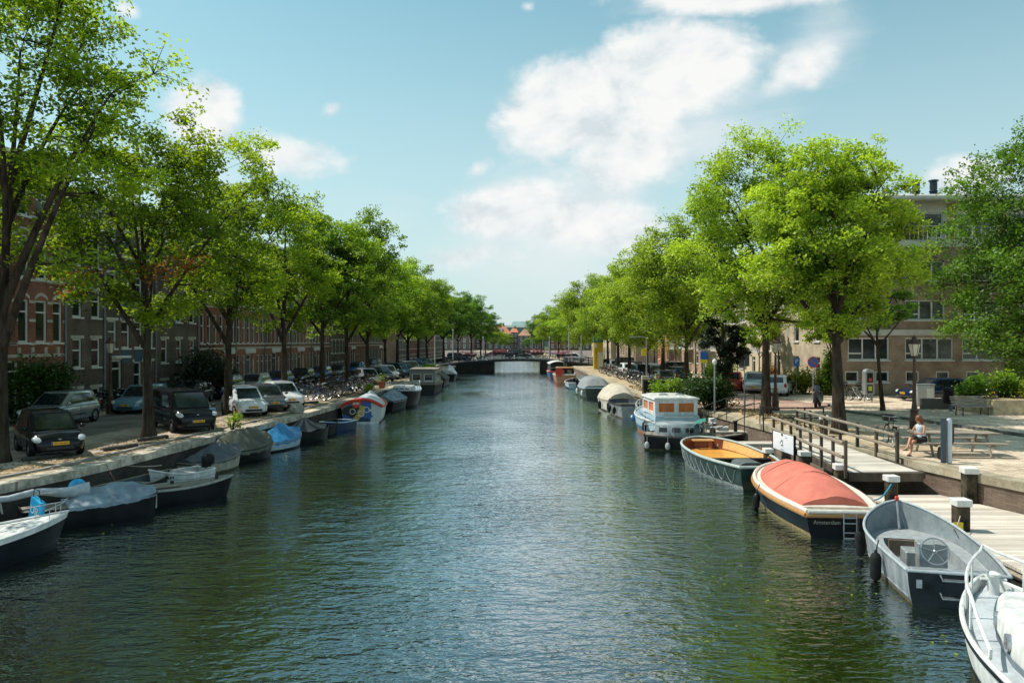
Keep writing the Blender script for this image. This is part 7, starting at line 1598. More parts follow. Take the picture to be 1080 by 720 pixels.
LC = [(69.5, 'a', 'silver hatchback, first of the cars past the bicycle row on the left', P_SIL, 'hatch', 4.0), (72.4, 'b', 'black estate, second of the cars past the bicycle row on the left', P_BLK, 'wagon', 4.4), (75.6, 'c', 'grey hatchback, third of the cars past the bicycle row on the left', P_GRY, 'hatch', 4.1), (79.0, 'a', 'silver hatchback, fourth of the cars past the bicycle row on the left', P_SIL, 'hatch', 4.0),
      (82.3, 'd', 'navy blue car, fifth of the cars past the bicycle row on the left', P_NAVY, 'suv', 4.3), (86.3, 'e', 'blue hatchback, sixth of the cars past the bicycle row on the left', P_BLU, 'hatch', 3.9), (90.0, 'b', 'black estate, seventh of the cars past the bicycle row on the left', P_BLK, 'wagon', 4.4), (95.0, 'a', 'silver hatchback above the far end of the houseboat', P_SIL, 'hatch', 4.0), (99.5, 'e', 'blue hatchback parked above the low quay hedge', P_BLU, 'hatch', 3.9), (104.5, 'd', 'navy blue car, second last before the far bridge on the left', P_NAVY, 'suv', 4.3), (109.5, 'c', 'grey hatchback, last before the far bridge on the left', P_GRY, 'hatch', 4.1)]
for Y, k, lab, p, kd, l_ in LC: repeat_car(k, lab, (qL(Y) - 3.3, Y, S), -60 - random.uniform(0, 6), p, kd, l_, 1.72, {'suv': 1.6}.get(kd, 1.46), group=GL)
for i, (Y, k) in enumerate([(53.0, 'd'), (58.5, 'a'), (64.0, 'e'), (70.0, 'b'), (76.0, 'e'), (83.0, 'c'), (91, 'e'), (100, 'd')]):
    dup(PROTO[k], (fX(Y) + 2.5, Y, S), R(-90), ['navy car along the house fronts, beside the dark hedge', 'silver car along the house fronts behind the left end of the bicycles', 'blue car along the house fronts behind the middle of the bicycles', 'black estate along the house fronts behind the right end of the bicycles', 'blue car along the house fronts, behind the first silver quay car', 'grey car along the house fronts, behind the navy quay car', 'blue car along the house fronts above the houseboat', 'navy car along the house fronts, farthest one'][i], 'cars parked along the left house fronts')
# right bank
make_car('dark navy estate car seen from its side before the brown apartment block', (28.1, 50.6, S), 190, P_NAVY, 'wagon', 4.6, 1.8, 1.46, '9-XGT-41')
dup(PROTO['b'], (34.2, 50.9, S), R(188), 'dark car behind the planter shrubs, right of the navy estate', GL.replace('left quay past the bicycles', 'brown block'))
make_car('bright red hatchback seen from behind, right bank, beside the copper-leaved tree', (17.8, 61.0, S), 70, P_RED, 'hatch', 3.8, 1.66, 1.5)
make_car('silver crossover seen from behind, between the red and the white car', (18.9, 58.5, S), 66, P_SIL, 'suv', 4.2, 1.78, 1.62)
make_car('white hatchback seen from behind, parked right of the silver crossover', (19.6, 55.8, S), 64, P_WHT, 'hatch', 4.0, 1.72, 1.48)
GRR = 'cars parked along the right bank'
RC = [(70.5, 'd', 'navy car behind the big bush on the right bank'), (74.5, 'f', 'black van behind the big bush on the right bank'), (79.0, 'c', 'grey car on the right bank beside the black van'), (84.0, 'g', 'white car on the right bank left of the grey one'), (89.5, 'd', 'navy car on the right bank behind the bicycle row'), (95.5, 'f', 'black van on the right bank behind the bicycle row'), (102.0, 'g', 'white car on the right bank near the yellow kiosk'), (109, 'a', 'silver car on the right bank, farthest before the bridge')]
PROTO['f'] = make_car(RC[1][2], (15.6, RC[1][0], S), 100, P_BLK, 'van', 4.6, 1.85, 1.95, group=GRR); PROTO['g'] = make_car(RC[3][2], (15.3, RC[3][0], S), 98, P_WHT, 'hatch', 4.0, 1.72, 1.48, group=GRR)
for Y, k, lab in RC:
    if k in ('f', 'g') and (Y in (74.5, 84.0)): continue
    dup(PROTO[k], (15.2 - .012 * (Y - 70) * 4, Y, S), R(96 + random.uniform(-5, 5)), lab, GRR)
for Y, k, lab in [(66.5, 'c', 'grey car half hidden by the bush, nearest of the verge-side row'), (87, 'g', 'white car of the verge-side row beside the bicycles'), (78, 'd', 'navy car of the verge-side row behind the slim trunks')]: dup(PROTO[k], (13.1, Y, S), R(94), lab, GRR)
# cars on the bridge
for x, k, lab in [(-9.0, 'd', 'dark car on the left end of the far bridge'), (1.0, 'b', 'black car in the middle of the far bridge'), (10.5, 'g', 'white car on the right end of the far bridge')]: dup(PROTO[k], (x, 127.5, BZ(x) + .1), R(0), lab, 'cars on the far bridge')

# ------------------------------------------------------------------ bicycles
def make_bike(label, loc, rz, col, group=None, basket=False):
    t = thing('bicycle', label, 'bicycle', loc, rz, group); r_ = .35
    for x in (-.54, .54):
        o = bpy.data.objects.new('wheel', None); COL.objects.link(o); o.parent = t; o.location = (x, 0, r_)
        mb = MB(); mb.tube([(r_ * math.cos(a), 0, r_ * math.sin(a)) for a in [2 * PI * i / 22 for i in range(22)]], .024, 6, closed=True); mb.build('tyre', RUBBER, o)
        mb = MB(); mb.tube([(r_ * .92 * math.cos(a), 0, r_ * .92 * math.sin(a)) for a in [2 * PI * i / 22 for i in range(22)]], .012, 4, closed=True)
        for k in range(9): a = 2 * PI * k / 9; mb.tube([(0, .03 * (-1)**k, 0), (r_ * .92 * math.cos(a), 0, r_ * .92 * math.sin(a))], .004, 3)
        mb.tube([(0, -.05, 0), (0, .05, 0)], .03, 6); mb.build('rim', STEEL, o)
    mb = MB(); bb = (-.08, 0, .30); seat = (-.24, 0, .82); head = (.36, 0, .86); hd_ = (.40, 0, .66)
    for a, b, q in ((bb, seat, .019), (bb, hd_, .021), (seat, (.37, 0, .80), .018), ((-.54, .0, .35), bb, .013), ((-.54, 0, .35), (-.22, 0, .76), .012), (hd_, head, .02), (hd_, (.54, 0, .35), .016)): mb.tube([a, b], q, 6)
    mb.build('frame', col, t)
    mb = MB(); mb.tube([head, (.35, 0, 1.02)], .014, 6); mb.tube([(.12, -.28, 1.04), (.28, -.25, 1.06), (.35, -.1, 1.03), (.35, .1, 1.03), (.28, .25, 1.06), (.12, .28, 1.04)], .013, 6); mb.build('handlebar', STEEL, t)
    mb = MB(); mb.loft([[(-.40, -.09, .92), (-.40, .09, .92), (-.38, .08, .96), (-.38, -.08, .96)], [(-.12, -.025, .92), (-.12, .025, .92), (-.12, .02, .95), (-.12, -.02, .95)]], True, True, True); mb.tube([seat, (-.26, 0, .92)], .013, 6); mb.build('saddle', BLACK, t)
    mb = MB(); mb.box((-.62, 0, .74), (.42, .13, .02)); mb.tube([(-.78, .06, .74), (-.54, .06, .35)], .007, 4); mb.tube([(-.78, -.06, .74), (-.54, -.06, .35)], .007, 4); mb.build('luggage_rack', BLACK, t)
    mb = MB()
    for x in (-.54, .54): mb.tube([(x + .385 * math.cos(a), 0, r_ + .385 * math.sin(a)) for a in [R(15 + 14 * i) for i in range(11)]], .022, 4, flat=.4)
    mb.build('mudguard', col, t)
    mb = MB(); mb.lathe([(.09, -.006), (.09, .006)], (-.08, -.05, .30), 12, axis='Y'); mb.tube([(-.08, -.05, .30), (.02, -.06, .17)], .01, 4); mb.tube([(-.08, .05, .30), (-.18, .06, .43)], .01, 4); mb.build('crank', STEEL, t)
    if basket: mb = MB(); mb.loft([[(.42, -.16, .85), (.68, -.16, .85), (.68, .16, .85), (.42, .16, .85)], [(.38, -.2, 1.1), (.76, -.2, 1.1), (.76, .2, 1.1), (.38, .2, 1.1)]], True, True); mb.build('basket', PLAST, t)
    return t
BC = [('black', pm('bike_black', (.015, .015, .016), .4)), ('silver', pm('bike_silver', (.45, .47, .48), .35, metal=.5)), ('blue', pm('bike_blue', (.03, .12, .32), .4)), ('red', pm('bike_red', (.4, .03, .03), .4)), ('cream', pm('bike_cream', (.55, .5, .38), .45))]
BP = {}
def bike(ci, label, loc, rz, group, lean=None):
    if ci not in BP: BP[ci] = make_bike(label, loc, rz, BC[ci][1], group, ci in (0, 4)); o = BP[ci]
    else: o = dup(BP[ci], loc, rz, label, group)
    o.rotation_euler = (R(lean if lean is not None else random.uniform(-5, 5)), 0, rz); return o
ORD = ['first', 'second', 'third', 'fourth', 'fifth', 'sixth', 'seventh', 'eighth', 'ninth', 'tenth', 'eleventh', 'twelfth', 'thirteenth', 'fourteenth', 'fifteenth', 'sixteenth', 'seventeenth', 'eighteenth', 'nineteenth', 'twentieth']
rnd = random.Random(5)
for i in range(20):
    ci = rnd.choice([0, 0, 1, 0, 2, 1, 4, 0]); Y = 50.5 + .80 * i
    bike(ci, '%s bicycle, %s from the white estate car in the left quay row' % (BC[ci][0], ORD[i]), (qL(Y) - 2.5 + rnd.uniform(-.3, .3), Y, S), R(-35 + rnd.uniform(-18, 18)), 'bicycles in the left quay row')
for i in range(12):
    ci = rnd.choice([0, 1, 0, 2, 0, 3, 4]); Y = 51.5 + 1.25 * i
    bike(ci, '%s bicycle, %s from the left in the rear row behind the quay bicycles' % (BC[ci][0], ORD[i]), (qL(Y) - 4.6 + rnd.uniform(-.3, .3), Y, S), R(-35 + rnd.uniform(-18, 18)), 'bicycles in the rear left row')
for i in range(12):
    ci = rnd.choice([0, 0, 1, 3, 4, 0]); Y = 38.6 + 1.15 * i
    bike(ci, '%s bicycle leaning on the house fronts at left, %s from the left' % (BC[ci][0], ORD[i]), (fX(Y) + .75, Y, S + .12), R(88 + rnd.uniform(-8, 8)), 'bicycles leaning on the left house fronts', 9)
for i in range(18):
    ci = rnd.choice([0, 1, 1, 0, 2, 3, 1]); Y = 62.5 + 1.9 * i
    bike(ci, '%s bicycle, %s from the near end of the right bank row' % (BC[ci][0], ORD[i]), (12.0 - .012 * (Y - 60) + rnd.uniform(-.2, .2), Y, S), R(10 + rnd.uniform(-15, 15)), 'bicycles in the right bank row')
for i in range(4): bike([0, 0, 1, 0][i], '%s bicycle, %s from the left beside the ticket machine' % (BC[[0, 0, 1, 0][i]][0], ORD[i]), (22.05 + .55 * i, 51.0, S), R(80 + 5 * i), 'bicycles beside the ticket machine')
bike(0, 'black bicycle parked behind the seated woman', (14.3, 28.7, S), R(78), None, 4)
bike(2, 'blue bicycle lying against the quay tree behind the painted boat', (-11.5, 56.0, S), R(-20), None, 40)
for i in range(14):
    ci = rnd.choice([0, 0, 1, 2, 3, 4]); x = -9.5 + 1.55 * i + rnd.uniform(-.3, .3)
    bike(ci, '%s bicycle on the far bridge railing, %s from the left' % (BC[ci][0], ORD[i]), (x, 122.2, BZ(x) + .1), R(rnd.uniform(-10, 10)), 'bicycles on the far bridge')

# ------------------------------------------------------------------ street furniture
def lamp_post(label, loc, mat=None, proto=[None]):
    if proto[0]: return dup(proto[0], loc, None, label, 'classic street lamps')
    t = thing('street_lamp', label, 'street lamp', loc, 0, 'classic street lamps'); m = pm('red_brown_lamp_paint', (.085, .04, .028), .5, var=.3, scale=8)
    mb = MB(); mb.lathe([(.24, 0), (.24, .12), (.19, .16), (.19, .42), (.22, .48), (.17, .55), (.15, .85), (.18, .92), (.12, 1.0), (.085, 1.3), (.075, 2.2), (.10, 2.24), (.075, 2.3), (.055, 3.0), (.08, 3.04), (.05, 3.1), (.05, 3.22)], (0, 0, 0), 14); mb.build('post', m, t, smooth=True, angle=35)
    mb = MB(); mb.loft([[(.13 * math.cos(a), .13 * math.sin(a), 3.28) for a in [PI / 4 + 2 * PI * i / 6 for i in range(6)]], [(.24 * math.cos(a), .24 * math.sin(a), 3.78) for a in [PI / 4 + 2 * PI * i / 6 for i in range(6)]]], True, True, True); mb.build('lamp_glass', pm('milky_lamp_glass', (.62, .56, .44), .25, var=.1), t)
    mb = MB(); r_ = lambda q, z: [(q * math.cos(a), q * math.sin(a), z) for a in [PI / 4 + 2 * PI * i / 6 for i in range(6)]]
    mb.loft([r_(.29, 3.79), r_(.28, 3.82), r_(.12, 3.98), r_(.10, 4.06), r_(.02, 4.16)], True, True, True); mb.loft([r_(.05, 3.2), r_(.14, 3.27)], True, True, True)
    for i in range(6): a = PI / 4 + 2 * PI * i / 6; mb.tube([(.132 * math.cos(a), .132 * math.sin(a), 3.28), (.245 * math.cos(a), .245 * math.sin(a), 3.78)], .012, 4)
    mb.build('lantern_frame', m, t); proto[0] = t; return t
lamp_post('red-brown lamp post with milky lantern beside the picnic table', (17.4, 32.8, S))
lamp_post('lamp post in front of the beige flats, beside the blue parking sign', (19.4, 55.2, S))
lamp_post('dark lamp post just right of the tall broad tree on the right quay', (15.0, 43.2, S))
lamp_post('lamp post on the left in front of the blue-panelled dark house', (fX(42) + 1.3, 41.0, S))
lamp_post('lamp post on the left in front of the first red arcade house', (fX(56.5) + 1.5, 55.6, S))
def sign_post(label, loc, h, kind, rz=0, r_=.03):
    t = thing('traffic_sign', label, 'sign', loc, rz); mb = MB(); mb.tube([(0, 0, 0), (0, 0, h)], r_, 8); mb.build('pole', GREYMET, t)
    if kind == 'P':
        mb = MB(); mb.box((0, -.04, h - .35), (.46, .02, .62), bev=.008); o = mb.build('plate', pm('sign_blue', (.012, .12, .42), .4, var=.06), t); text_mesh('P', .46, CAPW, 'letter', t, (0, -.052, h - .33), (R(90), 0, 0), .001)
    elif kind == 'nostop':
        mb = MB(); mb.lathe([(.36, -.045), (.36, -.03)], (0, 0, h - .36), 28, axis='Y'); mb.build('plate', pm('sign_red', (.50, .02, .02), .4, var=.06), t)
        mb = MB(); mb.lathe([(.30, -.05), (.30, -.046)], (0, 0, h - .36), 28, axis='Y'); mb.build('face', pm('sign_blue', (.012, .12, .42), .4), t)
        mb = MB(); mb.box((0, -.053, h - .36), (.60, .004, .08), rot=(0, R(45), 0)); mb.build('bar', pm('sign_red', (.5, .02, .02), .4), t)
    elif kind == 'back':
        mb = MB(); mb.box((0, .04, h - .5), (.62, .02, .9), bev=.01); mb.build('plate', pm('sign_back_grey', (.10, .12, .13), .6), t)
    elif kind == 'square':
        mb = MB(); mb.box((0, -.04, h - .3), (.5, .02, .5), bev=.01); mb.build('plate', pm('sign_blue', (.012, .12, .42), .4), t); mb = MB(); mb.box((0, -.04, h - .68), (.5, .02, .2), bev=.01); mb.build('under_plate', YEL, t)
    return t
sign_post('blue parking sign with white letter P on a thin pole', (21.0, 56.0, S), 2.75, 'P')
sign_post('round blue no-stopping sign with red ring and bar', (19.05, 48.0, S), 2.95, 'nostop')
sign_post('thin pole with a grey sign seen from behind, left of the tall broad tree', (13.6, 44.4, S), 3.4, 'back')
sign_post('small blue square sign with yellow under-plate beside the copper tree', (12.4, 49.0, S), 3.3, 'square')
t = thing('light_pole', 'plain grey pole with a round white head standing in the big bush', 'pole', (10.95, 41.0, S)); mb = MB(); mb.tube([(0, 0, 0), (0, 0, 2.7)], .045, 8); mb.build('pole', GREYMET, t); mb = MB(); mb.ball((0, 0, 2.8), (.13, .13, .16), 10, 8); mb.build('lamp', CAPW, t)
t = thing('light_pole', 'grey lamp pole with an outstretched arm and yellow box, right bank bicycle row', 'pole', (11.35, 64.0, S)); mb = MB(); mb.tube([(0, 0, 0), (0, 0, 4.2)], .06, 8); mb.build('pole', GREYMET, t); mb = MB(); mb.tube([(0, 0, 4.2), (-.5, 0, 4.3), (-1.0, 0, 4.3)], .04, 6); mb.box((-1.1, 0, 4.28), (.6, .2, .1), bev=.02); mb.build('lamp_arm', GREYMET, t); mb = MB(); mb.box((-.22, -.05, 3.0), (.4, .1, .6), bev=.02); mb.build('box', YEL, t)
t = thing('street_cabinet', 'grey-beige street cabinet beside the leaning lamp on the right bank', 'cabinet', (10.9, 62.0, S)); mb = MB(); mb.box((0, 0, .55), (.6, .4, 1.1), bev=.02); mb.build('body', pm('cabinet_beige', (.40, .38, .30), .6, var=.2), t); mb = MB(); mb.box((0, -.205, .5), (.3, .02, .5)); mb.build('door', PLAST, t)
t = thing('wooden_post', 'square wooden post on the right verge beside the grey-beige cabinet', 'post', (11.5, 60.2, S)); mb = MB(); mb.box((0, 0, .65), (.28, .28, 1.3), bev=.03); mb.build('post', GREYWOOD, t); mb = MB(); mb.box((0, 0, 1.33), (.32, .32, .06), bev=.01); mb.build('cap', GREYWOOD, t)
for i, (x, y, h) in enumerate([(-12.6, 124, 5.4), (-9.8, 126, 5.0), (9.3, 124, 5.6), (11.6, 127, 5.2), (-5.0, 131.6, 3.8), (6.5, 131.6, 3.8)]):
    t = thing('light_pole', ['pale tall pole at the left bridge end, left one', 'pale tall pole at the left bridge end, right one', 'pale tall pole at the right bridge end, left one', 'grey tall pole at the right bridge end, right one', 'thin lamp pole on the far rail of the bridge, left', 'thin lamp pole on the far rail of the bridge, right'][i], 'pole', (x, y, 1.9)); mb = MB(); mb.tube([(0, 0, -.5), (0, 0, h)], [.11, .07], 8); mb.build('pole', pm('pale_pole', (.5, .51, .5), .5), t); mb = MB(); mb.lathe([(.12, h - .1), (.16, h), (.05, h + .2)], (0, 0, 0), 8); mb.build('head', GREYMET, t)
t = thing('kiosk', 'tall yellow advertising kiosk with a green top on the right bank by the bridge', 'kiosk', (12.2, 107.5, S)); mb = MB(); mb.box((0, 0, 1.9), (1.3, 1.2, 3.8), bev=.05); mb.build('body', pm('kiosk_yellow', (.50, .36, .02), .6, var=.12), t); mb = MB(); mb.box((0, 0, 4.15), (1.4, 1.3, .7), bev=.06); mb.build('top', pm('kiosk_green', (.03, .16, .14), .5), t); mb = MB(); mb.box((.25, -.615, 1.3), (.7, .03, 2.2)); mb.build('poster', pm('pale_poster', (.6, .56, .45), .6), t); mb = MB(); mb.box((-.4, -.61, 3.3), (.35, .03, .6)); mb.build('notice', CAPW, t)
# ticket machine
t = thing('ticket_machine', 'grey parking ticket machine with rounded top, yellow sticker and two legs', 'ticket machine', (23.2, 49.4, S), R(10))
mb = MB(); P = [(-.32, .45), (.32, .45), (.32, 1.9)] + [(.32 * math.cos(a), 1.9 + .22 * math.sin(a)) for a in [PI * i / 8 for i in range(1, 8)]] + [(-.32, 1.9)]
mb.loft([[(x, -.18, z) for x, z in P], [(x, .18, z) for x, z in P]], True, True, True); mb.build('body', GREYMET, t); mb = MB(); mb.box((0, -.19, 1.55), (.42, .02, .62), bev=.008); mb.build('panel', BLACK, t); mb = MB(); mb.box((0, -.203, 1.42), (.2, .008, .2)); mb.build('red_display', REDP, t); mb = MB(); mb.box((0, -.19, .82), (.4, .02, .55)); mb.build('lower_panel', PLAST, t); mb = MB(); mb.box((0, -.203, .85), (.26, .008, .3)); mb.build('sticker', pm('yellow_green_sticker', (.55, .6, .03), .5), t)
for s in (-.26, .26): mb = MB(); mb.box((s, 0, .23), (.06, .08, .46)); mb.build('leg', GREYMET, t)
# waste bin and cabinet
t = thing('waste_bin', 'black waste bin on a post near the slatted bench', 'waste bin', (23.7, 41.2, S + .11)); mb = MB(); mb.loft([[(q * math.cos(a), q * math.sin(a), z) for a in [2 * PI * i / 14 for i in range(14)]] for q, z in ((.20, .42), (.25, .5), (.27, 1.1), (.29, 1.15), (.26, 1.25), (.12, 1.3))], True, True, True); mb.build('body', BLACK, t, smooth=True, angle=40); mb = MB(); mb.box((.14, 0, .35), (.09, .2, .7)); mb.build('post', pm('slate_blue_post', (.12, .18, .22), .5), t)
t = thing('utility_cabinet', 'pale concrete-grey utility cabinet behind the waste bin, before the navy car', 'cabinet', (24.2, 44.6, S + .11)); mb = MB(); mb.box((0, 0, .62), (1.05, .5, 1.24), bev=.03); mb.build('body', pm('cabinet_pale', (.48, .48, .45), .7, var=.12), t); mb = MB(); mb.box((0, 0, 1.27), (1.12, .58, .06), bev=.02); mb.build('lid', GREYMET, t); mb = MB(); mb.box((.25, -.255, .75), (.4, .015, .6)); mb.build('poster', CAPW, t)
# planter wall
t = thing('planter_wall', 'long low sunlit concrete planter wall filled with shrubs at the right', 'planter', (0, 0, 0)); CW = pm('weathered_concrete', (.46, .38, .24), .85, var=.25, scale=3, bump=.3)
mb = MB(); mb.box((28.6, 39.2, S + .50), (7.6, .25, .78), bev=.02); mb.box((24.75, 40.7, S + .50), (.25, 2.75, .78), bev=.02); mb.build('wall', CW, t); mb = MB(); mb.box((28.7, 41.4, S + .74), (7.6, 4.1, .1)); mb.build('soil', DIRT, t)
t = thing('bed_wall', 'dark low wall of the planting bed behind the bench', 'wall', (23.6, 42.6, S + .11)); mb = MB(); mb.box((.3, 0, .3), (1.9, .25, .6), bev=.02); mb.build('wall', pm('shaded_concrete', (.12, .11, .10), .85, var=.2), t)  # back part of the planter wall, its shade put into darker concrete
# bench with slats
def slat_bench(label, loc, rz):
    t = thing('bench', label, 'bench', loc, rz); mb = MB()
    for i in range(4): mb.box((0, -.22 + .13 * i, .45 + .012 * i), (2.0, .105, .045), bev=.01)
    mb.build('seat', GREYWOOD, t); mb = MB()
    for i in range(4): mb.box((0, .27 + .045 * i, .56 + .12 * i), (2.0, .035, .10), rot=(R(-20), 0, 0), bev=.01)
    mb.build('backrest', GREYWOOD, t)
    for x in (-.75, .75):
        mb = MB(); mb.tube([(x, -.22, 0), (x, -.22, .42), (x, .24, .44), (x, .44, 1.0)], .028, 6); mb.tube([(x, .20, .44), (x, .26, 0)], .028, 6); mb.build('leg', IRON, t)
    return t
slat_bench('slatted wooden bench with sloping back in front of the planter wall', (23.6, 38.9, S + .11), R(12))
# picnic table
def picnic(label, loc, rz):
    t = thing('picnic_table', label, 'picnic table', loc, rz); mb = MB()
    for i in range(5): mb.box((0, -.34 + .17 * i, .74), (2.75, .155, .055), bev=.01)
    mb.build('tabletop', GREYWOOD, t)
    for s in (-1, 1):
        mb = MB(); [mb.box((0, s * .78 + d, .45), (2.75, .145, .05), bev=.01) for d in (-.08, .08)]; mb.build('seat', GREYWOOD, t)
    for x in (-.95, .95):
        for s in (-1, 1): mb = MB(); mb.tube([(x, s * .28, .71), (x, s * .62, 0)], .045, 4); mb.build('leg', GREYWOOD, t)
        mb = MB(); mb.box((x, 0, .39), (.07, 1.7, .09)); mb.box((x, 0, .68), (.07, .7, .08)); mb.build('crossbar', GREYWOOD, t)
    return t
picnic('long weathered picnic table with attached benches on the plaza', (15.35, 26.4, S), R(-4))
# info steles
t = thing('info_stele', 'flat dark blue stele with a rounded aluminium post beside the picnic table', 'stele', (13.95, 24.35, S), R(14)); mb = MB(); mb.box((-.10, .02, .72), (.17, .09, 1.44), bev=.015); mb.build('panel', pm('dark_slate_blue', (.035, .06, .085), .35, var=.15), t); mb = MB(); mb.lathe([(.085, 0), (.085, 1.36), (.06, 1.42), (.02, 1.44)], (.10, .0, 0), 16); mb.build('post', pm('pale_aluminium', (.55, .57, .60), .35, metal=.4, var=.08), t, smooth=True, angle=40)
t = thing('waste_bin', 'black bag-shaped bin hanging behind the aluminium stele post', 'waste bin', (14.22, 24.7, S)); mb = MB(); mb.loft([[(q * math.cos(a), q * .7 * math.sin(a), z) for a in [2 * PI * i / 12 for i in range(12)]] for q, z in ((.12, .55), (.17, .65), (.17, 1.15), (.10, 1.28))], True, True, True); mb.build('body', BLACK, t, smooth=True); mb = MB(); mb.tube([(0, .08, 0), (0, .08, 1.1)], .03, 6); mb.build('post', IRON, t)
# white sign board on the gangway rail
t = thing('notice_board', 'white notice board with small dark drawing hung on the gangway railing', 'sign', (10.22, 28.55, 1.24), R(-88)); mb = MB(); mb.box((0, 0, 0), (2.0, .04, .66), bev=.01); mb.build('board', pm('notice_white', (.78, .80, .84), .4, var=.05), t); mb = MB(); mb.box((1.03, .0, -.25), (.06, .07, 1.3)); mb.box((-1.03, .0, -.25), (.05, .06, 1.2)); mb.build('post', BLACK, t)
mb = MB(); [mb.box((-.16 + .05 * i, -.024, .29), (.032, .006, .07 + .02 * (i % 2))) for i in range(4)]; [mb.box((-.15 + .05 * i, -.024, -.10), (.03, .006, .05)) for i in range(4)]
mb.tube([(-.30, -.024, -.04), (-.20, -.024, .04), (-.12, -.024, .03), (-.08, -.024, .12)], .012, 4); mb.tube([(-.08, -.024, .12), (-.02, -.024, .05), (-.03, -.024, -.04)], .012, 4); [mb.box((.26 + .05 * i, -.024, .22), (.03, .006, .025)) for i in range(3)]; [mb.box((-.2 + .06 * i, -.024, -.26), (.04, .006, .02)) for i in range(5)]; mb.build('drawing', pm('sign_ink', (.05, .06, .08), .6), t)
# little post signs and bollards on the left quay
t = thing('mooring_sign', 'small blue mooring sign on two legs at the left quay edge', 'sign', (qL(33.0) - .9, 33.0, S)); mb = MB(); [mb.tube([(x, 0, 0), (x, 0, .95)], .02, 6) for x in (-.09, .09)]; mb.build('leg', GREYMET, t); mb = MB(); mb.box((0, -.01, .85), (.26, .03, .30), bev=.008); mb.build('plate', pm('pale_sign_blue', (.10, .26, .38), .5), t)
t = thing('traffic_cone', 'small orange cone at the foot of the tree by the white hatchback', 'cone', (-14.0, 38.6, S)); mb = MB(); mb.box((0, 0, .02), (.3, .3, .04), bev=.01); mb.lathe([(.11, .04), (.03, .45)], (0, 0, 0), 12); mb.build('body', pm('cone_orange', (.75, .22, .02), .5), t); mb = MB(); mb.lathe([(.088, .17), (.068, .27)], (0, 0, 0), 12, cap=False); mb.build('band', CAPW, t)
t = thing('banner', 'narrow red banner on a pole behind the trunk by the white hatchback', 'banner', (fX(56) + 1.4, 53.5, S)); mb = MB(); mb.tube([(0, 0, 0), (0, 0, 3.4)], .025, 6); mb.build('pole', IRON, t); mb = MB(); mb.loft([[(.03 + .05 * math.sin(i), .02 * i, 3.3 - .25 * i), (.05, .42 - .03 * i, 3.3 - .26 * i)] for i in range(9)], closed=False); mb.build('cloth', REDP, t)
for i, (x, y) in enumerate([(qL(30.2) - 1.9, 30.2), (qL(27.6) - 1.6, 27.6), (qL(24.6) - 2.6, 25.2), (qL(45) - 1.8, 47.8)]):
    t = thing('kerb_block', ['dark flat kerb block on the left quay before the black van', 'dark flat kerb block on the left quay between the second tree and the black hatchback', 'dark flat kerb block beside the wheel of the black hatchback', 'dark flat kerb block beside the white estate car'][i], 'kerb block', (x, y, S), R(60)); mb = MB(); mb.box((0, 0, .06), (1.3, .22, .13), bev=.04); mb.build('block', pm('dark_block', (.06, .055, .05), .9, var=.3), t)
for i, (tx, ty) in enumerate([(-14.75, 30.9), (-15.1, 40.5)]):
    pass
# scooter under a cover
t = thing('scooter', 'parked motor scooter with grey windscreen behind the thick bare trunk', 'scooter', (18.3, 45.4, S), R(238))
for x in (-.6, .6): mb = MB(); mb.lathe([(.13, -.05), (.25, -.06), (.25, .06), (.13, .05)], (x, 0, .25), 18, axis='Y', cap=True); mb.build('wheel', RUBBER, t)
mb = MB(); mb.loft([[(x, y * w, z0 + zz * hh) for y, zz in ((-1, 0), (-1, .7), (-.6, 1), (.6, 1), (1, .7), (1, 0))] for x, w, z0, hh in ((-.95, .10, .45, .25), (-.75, .2, .35, .45), (-.3, .22, .28, .5), (.0, .2, .25, .22), (.25, .2, .25, .2), (.36, .2, .3, .65), (.5, .12, .5, .5))], True, True, True); mb.build('body', pm('scooter_grey', (.05, .06, .075), .35, coat=.3), t, smooth=True, angle=40)
mb = MB(); mb.box((-.5, 0, .84), (.75, .3, .1), bev=.04); mb.build('saddle', BLACK, t); mb = MB(); mb.tube([(.36, 0, .9), (.34, 0, 1.05)], .03, 6); mb.tube([(.25, -.32, 1.06), (.36, 0, 1.05), (.25, .32, 1.06)], .018, 6); mb.build('handlebar', BLACK, t); mb = MB(); mb.loft([[(.42, -.2, .95), (.46, 0, .95), (.42, .2, .95)], [(.34, -.16, 1.28), (.38, 0, 1.33), (.34, .16, 1.28)]], closed=False); mb.build('windscreen', pm('smoky_screen', (.06, .07, .08), .2), t)
# dark bag by the table, small pipe stub on the quay
t = thing('bag', 'black shopping bag standing by the picnic bench at the woman\'s feet', 'bag', (14.35, 25.15, S)); mb = MB(); mb.loft([[(x * w, y * w2, z) for x, y in ((-.2, -.1), (.2, -.1), (.2, .1), (-.2, .1))] for w, w2, z in ((.9, 1, 0), (1, 1.1, .12), (.95, .8, .36), (.9, .3, .42))], True, True, True); mb.build('body', BLACK, t, smooth=True, angle=60); mb = MB(); mb.tube([(-.1, 0, .4), (-.06, 0, .55), (.06, 0, .55), (.1, 0, .4)], .01, 5); mb.build('handle', BLACK, t)
t = thing('pipe_stub', 'short dark pipe stub lying on the plaza near the tall pile', 'pipe', (16.3, 23.5, S), R(25)); mb = MB(); mb.tube([(-.06, 0, .05), (.10, 0, .18)], [.09, .085], 12); mb.build('pipe', IRON, t); mb = MB(); mb.box((.3, .1, .015), (1.1, .3, .03), bev=.01); mb.build('base', IRON, t)
t = thing('plant_pot', 'terracotta pot with a small plant on the left quay past the painted boat', 'plant pot', (qL(63) - .7, 63, S)); mb = MB(); mb.lathe([(.22, 0), (.32, .5), (.35, .5), (.35, .58)], (0, 0, 0), 14); mb.build('pot', pm('terracotta', (.30, .10, .05), .8), t)
